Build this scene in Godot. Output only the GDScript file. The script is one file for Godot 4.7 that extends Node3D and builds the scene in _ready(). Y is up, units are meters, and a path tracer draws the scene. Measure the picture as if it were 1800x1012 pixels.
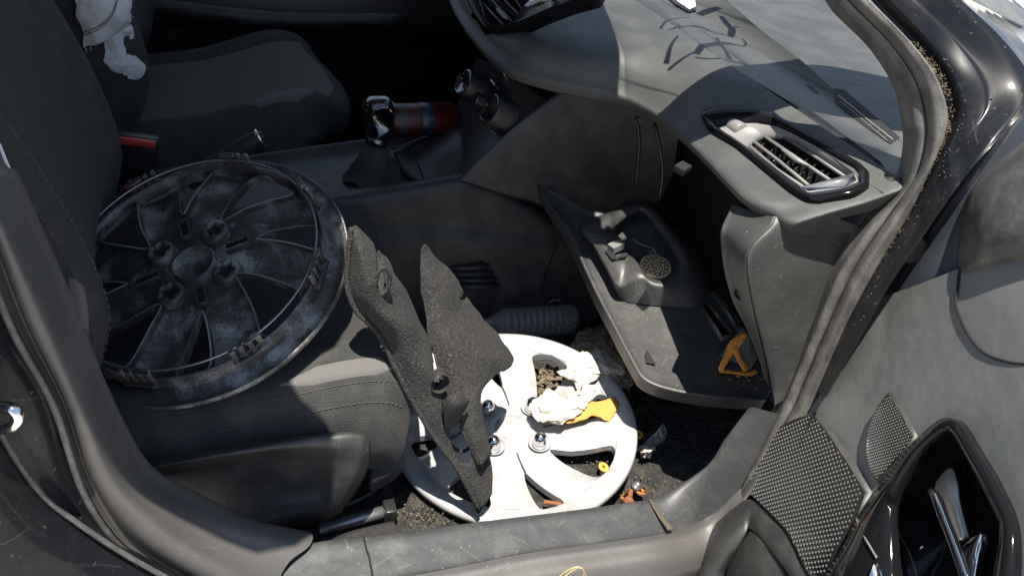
extends Node3D
# Cabin of a wrecked car. x runs to the car's front, y up, z to its right side (the open door); metres.

var M := {}
var rng := RandomNumberGenerator.new()

# ---------------------------------------------------------------- naming
func thing(called: String, label: String, category: String, at: Vector3, group := "") -> Node3D:
	var o := Node3D.new()
	o.name = called
	add_child(o, true)
	o.position = at
	o.set_meta("label", label)
	o.set_meta("category", category)
	if group != "":
		o.set_meta("group", group)
	return o

func part_root(called: String, parent: Node3D, at: Vector3, label := "") -> Node3D:
	var o := Node3D.new()
	o.name = called
	parent.add_child(o, true)
	o.position = at - spot(parent)
	if label != "":
		o.set_meta("label", label)
	return o

func spot(n: Node) -> Vector3:
	var p := Vector3.ZERO
	while n != self and n is Node3D:
		p += n.position
		n = n.get_parent()
	return p

# st holds places in the world; the mesh keeps them whatever its parent's place is
func put(called: String, st: SurfaceTool, material: Material, parent: Node, label := "") -> MeshInstance3D:
	st.generate_normals()
	var o := MeshInstance3D.new()
	o.name = called
	o.mesh = st.commit()
	o.material_override = material
	parent.add_child(o, true)
	if parent != self:
		o.position = -spot(parent)
	if label != "":
		o.set_meta("label", label)
	return o

# one mesh that is a whole thing
func single(called: String, st: SurfaceTool, material: Material, label: String, category: String, group := "") -> MeshInstance3D:
	var o := put(called, st, material, self)
	o.set_meta("label", label)
	o.set_meta("category", category)
	if group != "":
		o.set_meta("group", group)
	return o

# a part in the parent's own axes
func put_local(called: String, st: SurfaceTool, material: Material, parent: Node, label := "") -> MeshInstance3D:
	var o := put(called, st, material, parent, label)
	o.position = Vector3.ZERO
	return o

# ---------------------------------------------------------------- shapes
func S(smooth := true) -> SurfaceTool:
	var st := SurfaceTool.new()
	st.begin(Mesh.PRIMITIVE_TRIANGLES)
	st.set_smooth_group(0 if smooth else -1)
	return st

func tri(st: SurfaceTool, a: Vector3, b: Vector3, c: Vector3) -> void:
	if (b - a).cross(c - a).length_squared() < 1e-16:
		return
	st.add_vertex(a)
	st.add_vertex(b)
	st.add_vertex(c)

func quad(st: SurfaceTool, a: Vector3, b: Vector3, c: Vector3, d: Vector3) -> void:
	tri(st, a, b, c)
	tri(st, a, c, d)

func cr1(p0, p1, p2, p3, t: float):
	return 0.5 * ((2.0 * p1) + (p2 - p0) * t + (2.0 * p0 - 5.0 * p1 + 4.0 * p2 - p3) * t * t + (3.0 * p1 - p0 - 3.0 * p2 + p3) * t * t * t)

# n places along a smooth curve through p
func cr(p: Array, n: int, closed := false) -> Array:
	var out := []
	var k := p.size()
	var spans := k if closed else k - 1
	for i in n:
		var u := float(i) / (n if closed else n - 1) * spans
		var s := mini(int(u), spans - 1)
		var t := u - s
		if closed:
			out.append(cr1(p[(s - 1 + k) % k], p[s], p[(s + 1) % k], p[(s + 2) % k], t))
		else:
			var a = p[s - 1] if s > 0 else p[s] * 2.0 - p[s + 1]
			var b = p[s + 2] if s + 2 < k else p[s + 1] * 2.0 - p[s]
			out.append(cr1(a, p[s], p[s + 1], b, t))
	return out

# evenly spaced places along straight runs
func along(p: Array, n: int, closed := false) -> Array:
	var q := p.duplicate()
	if closed:
		q.append(p[0])
	var total := 0.0
	for i in q.size() - 1:
		total += q[i].distance_to(q[i + 1])
	var out := []
	var seg := 0
	var gone := 0.0
	for i in n:
		var want := total * i / (n if closed else n - 1)
		while seg < q.size() - 2 and gone + q[seg].distance_to(q[seg + 1]) < want - 1e-9:
			gone += q[seg].distance_to(q[seg + 1])
			seg += 1
		var l: float = q[seg].distance_to(q[seg + 1])
		out.append(q[seg].lerp(q[seg + 1], clampf((want - gone) / maxf(l, 1e-9), 0, 1)))
	return out

func net(rows: Array, nu: int, nv: int) -> Array:
	var wide := []
	for r in rows:
		wide.append(cr(r, nv))
	var cols := []
	for j in nv:
		var c := []
		for r in wide:
			c.append(r[j])
		cols.append(cr(c, nu))
	var out := []
	for i in nu:
		var r := []
		for j in nv:
			r.append(cols[j][i])
		out.append(r)
	return out

func grid(st: SurfaceTool, rows: Array, round_j := false, flip := false) -> void:
	var m: int = rows[0].size()
	for i in rows.size() - 1:
		for j in (m if round_j else m - 1):
			var k := (j + 1) % m
			if flip:
				quad(st, rows[i][j], rows[i + 1][j], rows[i + 1][k], rows[i][k])
			else:
				quad(st, rows[i][j], rows[i][k], rows[i + 1][k], rows[i + 1][j])

func normals(rows: Array) -> Array:
	var out := []
	var n := rows.size()
	var m: int = rows[0].size()
	for i in n:
		var r := []
		for j in m:
			var du: Vector3 = rows[mini(i + 1, n - 1)][j] - rows[maxi(i - 1, 0)][j]
			var dv: Vector3 = rows[i][mini(j + 1, m - 1)] - rows[i][maxi(j - 1, 0)]
			r.append(du.cross(dv).normalized())
		out.append(r)
	return out

# a sheet of thickness t
func sheet(st: SurfaceTool, rows: Array, t: float) -> void:
	var nn := normals(rows)
	var back := []
	var n := rows.size()
	var m: int = rows[0].size()
	for i in n:
		var r := []
		for j in m:
			r.append(rows[i][j] - nn[i][j] * t)
		back.append(r)
	grid(st, rows)
	grid(st, back, false, true)
	for i in n - 1:
		quad(st, rows[i][0], rows[i + 1][0], back[i + 1][0], back[i][0])
		quad(st, rows[i][m - 1], back[i][m - 1], back[i + 1][m - 1], rows[i + 1][m - 1])
	for j in m - 1:
		quad(st, rows[0][j], back[0][j], back[0][j + 1], rows[0][j + 1])
		quad(st, rows[n - 1][j], rows[n - 1][j + 1], back[n - 1][j + 1], back[n - 1][j])

func tube(st: SurfaceTool, p: Array, r, sides := 8, squash := 1.0, closed := false) -> void:
	var rows := []
	var n := p.size()
	var up := Vector3.UP
	for i in n:
		var d: Vector3
		if closed:
			d = (p[(i + 1) % n] - p[(i - 1 + n) % n]).normalized()
		else:
			d = (p[mini(i + 1, n - 1)] - p[maxi(i - 1, 0)]).normalized()
		if i == 0:
			up = Vector3.UP if absf(d.y) < 0.9 else Vector3.RIGHT
		var a := d.cross(up).normalized()
		up = a.cross(d).normalized()
		var rr: float = r if (r is float or r is int) else r[mini(i, r.size() - 1)]
		var row := []
		for k in sides:
			var an := TAU * k / sides
			row.append(p[i] + (a * cos(an) + up * sin(an) * squash) * rr)
		rows.append(row)
	if closed:
		rows.append(rows[0])
	grid(st, rows, true)
	if not closed:
		for k in sides:
			tri(st, p[0], rows[0][(k + 1) % sides], rows[0][k])
			tri(st, p[n - 1], rows[n - 1][k], rows[n - 1][(k + 1) % sides])

# block with rounded edges: half sizes h, edge radius r
func block(st: SurfaceTool, b: Basis, at: Vector3, h: Vector3, r: float, fine := 2) -> void:
	for axis in 3:
		for sgn in [-1.0, 1.0]:
			var a1: int = (axis + 1) % 3
			var a2: int = (axis + 2) % 3
			var s1 := steps(h[a1], r, fine)
			var s2 := steps(h[a2], r, fine)
			var rows := []
			for u in s1:
				var row := []
				for v in s2:
					var p := Vector3.ZERO
					p[axis] = sgn * h[axis]
					p[a1] = u
					p[a2] = v
					var q := Vector3(clampf(p.x, -h.x + r, h.x - r), clampf(p.y, -h.y + r, h.y - r), clampf(p.z, -h.z + r, h.z - r))
					row.append(at + b * (q + (p - q).normalized() * r))
				rows.append(row)
			grid(st, rows, false, sgn < 0.0)

func steps(h: float, r: float, fine: int) -> Array:
	var out := []
	for i in fine + 1:
		out.append(-h + r * (1.0 - cos(PI / 2 * i / fine)) if fine > 1 else -h + r * i)
	for i in fine + 1:
		out.append(-out[fine - i])
	return out

# a plate whose outline is p, thick along d, with rounded top edge
func plate(st: SurfaceTool, p: Array, d: Vector3, bevel := 0.0) -> void:
	var n := d.normalized()
	var a := (p[1] - p[0]).normalized() as Vector3
	a = (a - n * a.dot(n)).normalized()
	var b := n.cross(a)
	var flat := PackedVector2Array()
	for q in p:
		flat.append(Vector2(q.dot(a), q.dot(b)))
	var turn := 1.0
	var area := 0.0
	for i in flat.size():
		area += flat[i].cross(flat[(i + 1) % flat.size()])
	if area < 0:
		turn = -1.0
	var rings := [p]
	if bevel > 0.0:
		var top := []
		var mid := []
		var k := p.size()
		for i in k:
			var e0: Vector2 = (flat[i] - flat[(i - 1 + k) % k]).normalized()
			var e1: Vector2 = (flat[(i + 1) % k] - flat[i]).normalized()
			var nn := (Vector2(-e0.y, e0.x) + Vector2(-e1.y, e1.x)) * turn
			nn = nn / maxf(nn.length_squared() * 0.5, 0.4)
			var inw := (a * nn.x + b * nn.y)
			mid.append(p[i] + d - n * bevel)
			top.append(p[i] + d + inw * bevel)
		rings.append(mid)
		rings.append(top)
	else:
		var top := []
		for q in p:
			top.append(q + d)
		rings.append(top)
	grid(st, rings, true, turn > 0)
	var idx := Geometry2D.triangulate_polygon(flat)
	var last: Array = rings[-1]
	for i in range(0, idx.size(), 3):
		tri(st, last[idx[i]], last[idx[i + 1]], last[idx[i + 2]])
		tri(st, p[idx[i]], p[idx[i + 2]], p[idx[i + 1]])

# turned shape: profile of (radius, height) about y of xf
func lathe(st: SurfaceTool, prof: Array, xf: Transform3D, n := 24, from := 0.0, to := TAU) -> void:
	var rows := []
	var whole := absf(to - from - TAU) < 1e-6
	for q in prof:
		var row := []
		for k in (n if whole else n + 1):
			var an := from + (to - from) * k / n
			row.append(xf * Vector3(q.x * cos(an), q.y, q.x * sin(an)))
		rows.append(row)
	grid(st, rows, whole)

func ribbon(st: SurfaceTool, p: Array, w, nrm: Vector3, t: float) -> void:
	var rows := []
	for i in p.size():
		var d: Vector3 = (p[mini(i + 1, p.size() - 1)] - p[maxi(i - 1, 0)]).normalized()
		var s := d.cross(nrm).normalized()
		var ww: float = w if w is float else w[mini(i, w.size() - 1)]
		rows.append([p[i] - s * ww, p[i] + s * ww])
	sheet(st, rows, t)

func stitches(st: SurfaceTool, p: Array, n: int, r := 0.00055) -> void:
	var q := along(p, n * 3)
	for i in n:
		tube(st, [q[i * 3], q[i * 3 + 1], q[i * 3 + 2]], r, 4)

func axis_frame(y: Vector3, at: Vector3) -> Transform3D:
	y = y.normalized()
	var x := Vector3.RIGHT - y * y.x
	if x.length() < 0.1:
		x = Vector3.BACK - y * y.z
	x = x.normalized()
	return Transform3D(Basis(x, y, x.cross(y)), at)

# ---------------------------------------------------------------- materials
func lin(r: float, g: float, b: float) -> Color:
	return Color(r, g, b).linear_to_srgb()

func noise(seed_: int, freq: float, kind := FastNoiseLite.TYPE_SIMPLEX_SMOOTH, oct := 4) -> FastNoiseLite:
	var n := FastNoiseLite.new()
	n.seed = seed_
	n.frequency = freq
	n.noise_type = kind
	n.fractal_octaves = oct
	return n

# colour sheet: base mixed with dust by two noises, plus specks and scratches
func sheet_texture(base: Color, dust: Color, seed_: int, low: float, high: float, freq: float, specks: int, scratches: int, speck_color := Color(0.3, 0.29, 0.26), sz := 512) -> ImageTexture:
	var a := noise(seed_, freq).get_seamless_image(sz, sz).get_data()
	var b := noise(seed_ + 7, 0.12, FastNoiseLite.TYPE_SIMPLEX, 2).get_seamless_image(sz, sz).get_data()
	var bytes := PackedByteArray()
	bytes.resize(sz * sz * 3)
	var ramp := PackedByteArray()
	for i in 256:
		var t := smoothstep(low, high, i / 255.0)
		var c := base.lerp(dust, t).linear_to_srgb()
		ramp.append(int(clampf(c.r, 0, 1) * 255))
		ramp.append(int(clampf(c.g, 0, 1) * 255))
		ramp.append(int(clampf(c.b, 0, 1) * 255))
	for i in sz * sz:
		var v := clampi(int(a[i] * 0.75 + b[i] * 0.25), 0, 255) * 3
		bytes[i * 3] = ramp[v]
		bytes[i * 3 + 1] = ramp[v + 1]
		bytes[i * 3 + 2] = ramp[v + 2]
	var img := Image.create_from_data(sz, sz, false, Image.FORMAT_RGB8, bytes)
	var r := RandomNumberGenerator.new()
	r.seed = seed_ * 31 + 5
	for i in specks:
		var x := r.randi() % sz
		var y := r.randi() % sz
		var c := base.lerp(speck_color, r.randf_range(0.25, 1.0)).linear_to_srgb()
		img.set_pixel(x, y, c)
		if r.randf() < 0.4:
			img.set_pixel((x + 1) % sz, y, c)
			img.set_pixel(x, (y + 1) % sz, c)
	for i in scratches:
		var x := r.randf() * sz
		var y := r.randf() * sz
		var an := r.randf() * TAU
		var c := base.lerp(speck_color, r.randf_range(0.08, 0.4)).linear_to_srgb()
		for k in r.randi_range(6, 46):
			img.set_pixel(posmod(int(x), sz), posmod(int(y), sz), c)
			an += r.randf_range(-0.1, 0.1)
			x += cos(an)
			y += sin(an)
	img.generate_mipmaps()
	return ImageTexture.create_from_image(img)

func bump_texture(seed_: int, freq: float, kind := FastNoiseLite.TYPE_CELLULAR, strength := 3.0, sz := 256) -> ImageTexture:
	var n := noise(seed_, freq, kind, 2)
	var img := n.get_seamless_image(sz, sz)
	img.convert(Image.FORMAT_RGBA8)
	img.bump_map_to_normal_map(strength)
	return ImageTexture.create_from_image(img)

func weave_texture(step: int, deep: float, dots := false) -> ImageTexture:
	var sz := 256
	var img := Image.create(sz, sz, false, Image.FORMAT_RGBA8)
	for y in sz:
		for x in sz:
			var v := 0.5
			if dots:
				var cx := posmod(x + (step / 2 if (y / step) % 2 else 0), step) - step * 0.5
				var cy := posmod(y, step) - step * 0.5
				v = 1.0 - 0.8 * smoothstep(step * 0.18, step * 0.3, sqrt(cx * cx + cy * cy))
			else:
				var a := absf(sin(PI * x / step))
				var b := absf(sin(PI * y / step))
				v = maxf(a if ((x / step + y / step) % 2) else a * 0.6, b * 0.8)
			img.set_pixel(x, y, Color(v, v, v))
	img.bump_map_to_normal_map(deep)
	return ImageTexture.create_from_image(img)

func mat(called: String, color: Color, rough: float, tex: Texture2D = null, per_m := 3.0, bump: Texture2D = null, bump_scale := 0.4, bump_per_m := 0.0, local := false) -> StandardMaterial3D:
	var m := StandardMaterial3D.new()
	m.resource_name = called
	m.albedo_color = color.linear_to_srgb()
	m.roughness = rough
	m.uv1_triplanar = true
	m.uv1_world_triplanar = not local
	m.uv1_scale = Vector3.ONE * per_m
	if tex:
		m.albedo_texture = tex
		m.albedo_color = Color.WHITE
	if bump:
		m.normal_enabled = true
		m.normal_texture = bump
		m.normal_scale = bump_scale
		if not tex:
			m.uv1_scale = Vector3.ONE * bump_per_m if bump_per_m > 0.0 else m.uv1_scale
	M[called] = m
	return m

func glossy(m: StandardMaterial3D, amount := 1.0, rough := 0.04) -> void:
	m.clearcoat_enabled = true
	m.clearcoat = amount
	m.clearcoat_roughness = rough

func make_materials() -> void:
	var grain := bump_texture(3, 0.055, FastNoiseLite.TYPE_CELLULAR, 2.0)
	var fuzz := bump_texture(5, 0.11, FastNoiseLite.TYPE_SIMPLEX, 6.0)
	var lumps := bump_texture(6, 0.02, FastNoiseLite.TYPE_SIMPLEX, 5.0)
	var weave := weave_texture(4, 2.0)
	var black_tex := sheet_texture(Color(0.020, 0.020, 0.021), Color(0.050, 0.048, 0.044), 11, 0.35, 0.85, 0.008, 260, 30)
	var dash_tex := sheet_texture(Color(0.048, 0.050, 0.049), Color(0.070, 0.072, 0.068), 12, 0.3, 0.75, 0.006, 160, 8)
	var door_tex := sheet_texture(Color(0.130, 0.134, 0.131), Color(0.160, 0.160, 0.153), 13, 0.35, 0.8, 0.009, 700, 60)
	var sill_tex := sheet_texture(Color(0.036, 0.037, 0.039), Color(0.066, 0.065, 0.062), 14, 0.42, 0.85, 0.012, 420, 90)
	var dirt_tex := sheet_texture(Color(0.036, 0.035, 0.033), Color(0.34, 0.33, 0.32), 15, 0.46, 0.85, 0.010, 500, 120)
	var carpet_tex := sheet_texture(Color(0.020, 0.0195, 0.019), Color(0.050, 0.045, 0.037), 16, 0.4, 0.8, 0.02, 2600, 0, Color(0.22, 0.18, 0.12))
	var felt_tex := sheet_texture(Color(0.018, 0.0175, 0.017), Color(0.060, 0.055, 0.048), 17, 0.45, 0.85, 0.03, 1600, 420, Color(0.2, 0.19, 0.17))
	var cloth_tex := sheet_texture(Color(0.023, 0.023, 0.0226), Color(0.044, 0.042, 0.038), 18, 0.35, 0.8, 0.01, 260, 14, Color(0.12, 0.11, 0.1))
	var rubber_tex := sheet_texture(Color(0.055, 0.052, 0.050), Color(0.110, 0.104, 0.097), 19, 0.4, 0.75, 0.02, 500, 40)
	var paint_tex := sheet_texture(Color(0.010, 0.011, 0.014), Color(0.030, 0.029, 0.028), 20, 0.45, 0.9, 0.01, 500, 20)
	var ground_tex := sheet_texture(Color(0.30, 0.28, 0.25), Color(0.55, 0.53, 0.49), 21, 0.25, 0.75, 0.03, 2000, 700, Color(0.75, 0.72, 0.66))
	var white_tex := sheet_texture(Color(0.37, 0.37, 0.37), Color(0.22, 0.20, 0.17), 22, 0.52, 0.95, 0.01, 500, 60, Color(0.2, 0.17, 0.12))
	mat("black_plastic", Color.WHITE, 0.5, black_tex, 3.1, grain, 0.25)
	mat("dash_pad", Color.WHITE, 0.6, dash_tex, 2.7, grain, 0.35)
	mat("door_plastic", Color.WHITE, 0.55, door_tex, 2.9, grain, 0.25)
	mat("sill_plastic", Color.WHITE, 0.5, sill_tex, 2.3, grain, 0.25)
	mat("dirty_hub", Color.WHITE, 0.42, dirt_tex, 3.0, lumps, 0.3, 0.0, true)
	mat("carpet", Color.WHITE, 0.95, carpet_tex, 2.6, fuzz, 1.0)
	mat("felt", Color.WHITE, 0.98, felt_tex, 9.0, fuzz, 0.7)
	mat("seat_cloth", Color.WHITE, 0.92, cloth_tex, 3.7, weave, 0.3)
	var seat_dots := mat("seat_mesh_cloth", Color(0.029, 0.028, 0.026), 0.9, null, 9.0, weave_texture(16, 5.0, true), 1.0)
	seat_dots.uv1_scale = Vector3.ONE * 9.0
	mat("window_lit_cloth", Color(0.085, 0.081, 0.070), 0.9, null, 12.0, weave, 0.5)  # window light on the driver seat insert put into a paler cloth colour
	mat("grey_cloth", Color(0.105, 0.099, 0.094), 0.9, null, 12.0, weave, 0.6)
	mat("pillar_grey", Color.WHITE, 0.5, sheet_texture(Color(0.072, 0.068, 0.064), Color(0.096, 0.090, 0.084), 23, 0.3, 0.8, 0.005, 200, 12), 2.1, grain, 0.12)
	mat("seal_grey", Color.WHITE, 0.6, sheet_texture(Color(0.070, 0.066, 0.062), Color(0.155, 0.147, 0.136), 24, 0.35, 0.8, 0.012, 700, 40), 3.1, grain, 0.15)
	mat("panel_grey", Color.WHITE, 0.5, sheet_texture(Color(0.040, 0.0395, 0.038), Color(0.056, 0.055, 0.052), 25, 0.3, 0.8, 0.007, 260, 20), 2.4, grain, 0.3)
	mat("lid_grey", Color.WHITE, 0.45, sheet_texture(Color(0.036, 0.036, 0.036), Color(0.060, 0.058, 0.054), 26, 0.35, 0.8, 0.009, 900, 50, Color(0.4, 0.38, 0.33)), 2.6, grain, 0.25)
	mat("mud_light", Color(0.22, 0.195, 0.155), 0.9)
	var bs := mat("bright_silver", Color(0.42, 0.42, 0.41), 0.35)
	bs.metallic = 0.3
	var dc := mat("dark_chrome", Color(0.20, 0.20, 0.21), 0.18)
	dc.metallic = 1.0
	mat("crease_dark", Color(0.06, 0.052, 0.042), 0.9)
	mat("hub_edge", Color(0.17, 0.168, 0.165), 0.4)
	mat("bump_glint_grey", Color(0.11, 0.108, 0.104), 0.4)  # glints on the bumps put into a grey paler than their panel
	var gp := mat("sky_tinted_paint", Color(0.10, 0.115, 0.14), 0.35)  # sky reflection on the door edge put into a grey-blue base colour
	gp.metallic = 0.3
	glossy(gp, 0.8, 0.1)
	var pd := mat("piano_dark", Color(0.007, 0.007, 0.008), 0.10)
	pd.metallic_specular = 0.28
	var ls := mat("lever_silver", Color(0.42, 0.39, 0.36), 0.38)
	ls.metallic = 0.6
	mat("stitch", Color(0.10, 0.098, 0.094), 0.8)
	mat("rubber", Color.WHITE, 0.55, rubber_tex, 3.3, grain, 0.15)
	var paint := mat("paint", Color.WHITE, 0.35, paint_tex, 1.7)
	glossy(paint, 0.2, 0.10)
	paint.metallic_specular = 0.22
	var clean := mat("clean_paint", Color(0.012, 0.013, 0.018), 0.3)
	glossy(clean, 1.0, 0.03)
	var piano := mat("piano_black", Color(0.008, 0.008, 0.009), 0.12)
	glossy(piano, 1.0, 0.02)
	var chrome := mat("chrome", Color(0.72, 0.72, 0.74), 0.10)
	chrome.metallic = 1.0
	var satin := mat("satin_silver", Color(0.50, 0.49, 0.48), 0.32)
	satin.metallic = 0.9
	mat("grey_plastic", Color(0.17, 0.165, 0.16), 0.45)
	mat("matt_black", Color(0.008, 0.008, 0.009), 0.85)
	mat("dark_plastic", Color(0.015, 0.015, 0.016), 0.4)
	mat("slat", Color(0.13, 0.125, 0.118), 0.5)
	var white := mat("white_paint", Color.WHITE, 0.3, white_tex, 3.0, null, 0.4, 0.0, true)
	glossy(white, 0.5, 0.1)
	mat("ground", Color.WHITE, 0.9, ground_tex, 0.8, lumps, 0.6)
	mat("red_plastic", Color(0.55, 0.05, 0.035), 0.35)
	mat("can_red", Color(0.060, 0.004, 0.004), 0.35)
	mat("can_blue", Color(0.008, 0.022, 0.04), 0.35)
	mat("can_grey", Color(0.03, 0.03, 0.032), 0.4)
	mat("pale_blue_letter", Color(0.05, 0.09, 0.13), 0.5)
	var bag := mat("airbag_cloth", Color(0.62, 0.64, 0.66), 0.85, null, 16.0, weave, 0.5)
	bag.backlight_enabled = true
	bag.backlight = Color(0.25, 0.25, 0.27)
	mat("brown_thread", Color(0.12, 0.08, 0.06), 0.8)
	mat("white_cloth", Color(0.52, 0.47, 0.39), 0.9, null, 9.0, fuzz, 0.5)
	mat("white_label", Color(0.78, 0.80, 0.84), 0.5)
	mat("rust_orange", Color(0.66, 0.24, 0.03), 0.75, null, 9.0, fuzz, 0.8)
	mat("rust_brown", Color(0.22, 0.085, 0.03), 0.8, null, 9.0, fuzz, 0.8)
	mat("yellow_plastic", Color(0.72, 0.42, 0.06), 0.5)
	mat("tan_card", Color(0.62, 0.27, 0.06), 0.8, null, 6.0, fuzz, 0.4)
	mat("straw", Color(0.45, 0.36, 0.17), 0.8)
	mat("leaf_dirt", Color(0.13, 0.10, 0.062), 0.95)
	mat("mud", Color(0.085, 0.068, 0.046), 0.95)
	mat("cream", Color(0.70, 0.52, 0.30), 0.55)
	mat("dark_ink", Color(0.035, 0.025, 0.018), 0.6)
	var clear := mat("clear_plastic", Color(0.85, 0.88, 0.88, 1.0), 0.12)
	clear.albedo_color.a = 0.10
	clear.transparency = BaseMaterial3D.TRANSPARENCY_ALPHA
	var bt := mat("bottle_plastic", Color(0.34, 0.35, 0.34), 0.27)
	bt.albedo_color.a = 0.30
	bt.transparency = BaseMaterial3D.TRANSPARENCY_ALPHA
	bt.metallic_specular = 0.8
	var film := mat("stained_film", Color(0.60, 0.50, 0.36), 0.3)
	film.albedo_color.a = 0.36
	film.transparency = BaseMaterial3D.TRANSPARENCY_ALPHA
	var glass := mat("glass", Color(0.9, 0.95, 0.93), 0.02)
	glass.albedo_color.a = 0.06
	glass.transparency = BaseMaterial3D.TRANSPARENCY_ALPHA
	mat("marker_ink", Color(0.03, 0.03, 0.04), 0.6)
	mat("headliner", Color(0.22, 0.21, 0.20), 0.95)
	var metal := mat("dull_metal", Color(0.28, 0.28, 0.29), 0.4)
	metal.metallic = 0.8

func _ready() -> void:
	rng.seed = 4711
	var cam := Camera3D.new()
	cam.name = "camera"
	cam.transform = Transform3D(Basis(Vector3(0.9359, 0.1552, 0.3163), Vector3(0.0479, 0.8332, -0.5508), Vector3(-0.349, 0.5307, 0.7724)), Vector3(0.2146, 1.269, 1.4473))
	cam.fov = 37.73
	cam.near = 0.05
	cam.far = 400.0
	add_child(cam)
	var env := Environment.new()
	env.background_mode = Environment.BG_SKY
	var sky := Sky.new()
	var sm := ProceduralSkyMaterial.new()
	sm.sky_top_color = Color(0.46, 0.55, 0.68)
	sm.sky_horizon_color = Color(0.76, 0.78, 0.79)
	sm.ground_bottom_color = Color(0.3, 0.28, 0.25)
	sm.ground_horizon_color = Color(0.6, 0.6, 0.58)
	sm.sky_curve = 0.12
	sm.sky_energy_multiplier = 1.0
	sm.ground_energy_multiplier = 1.0
	sky.sky_material = sm
	env.sky = sky
	env.tonemap_mode = Environment.TONE_MAPPER_LINEAR
	env.tonemap_exposure = 2.15
	env.sdfgi_enabled = true
	env.ssao_enabled = true
	env.ssil_enabled = true
	var we := WorldEnvironment.new()
	we.name = "world_environment"
	we.environment = env
	add_child(we)
	var sun := DirectionalLight3D.new()
	sun.name = "sun"
	sun.light_energy = 1.6
	sun.light_color = Color(1.0, 0.975, 0.93)
	sun.light_angular_distance = 0.5
	sun.shadow_enabled = true
	add_child(sun)
	sun.look_at_from_position(Vector3(-0.136, 0.9715, 0.1943) * 10.0, Vector3.ZERO, Vector3.BACK)
	make_materials()
	make_ground()
	var car := thing("car", "wrecked black hatchback with its front passenger door open on a littered cabin", "car", Vector3(0.4, 0, 0))
	make_shell(car)
	make_body_side(car)
	make_dashboard(car)
	make_console(car)
	make_seats(car)
	make_glovebox(car)
	make_door(car)
	make_loose_things()



# ================================================================ ground and shell
func make_ground() -> void:
	var st := S()
	var rows := []
	for i in 41:
		var r := []
		for j in 41:
			var x := (i - 20) / 20.0
			var z := (j - 20) / 20.0
			r.append(Vector3(signf(x) * x * x * 200.0, 0, signf(z) * z * z * 200.0))
		rows.append(r)
	grid(st, rows, false, true)
	var o := put("ground", st, M.ground, self)
	o.set_meta("kind", "structure")
	o.set_meta("label", "pale dusty concrete ground beside the sill")

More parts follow.
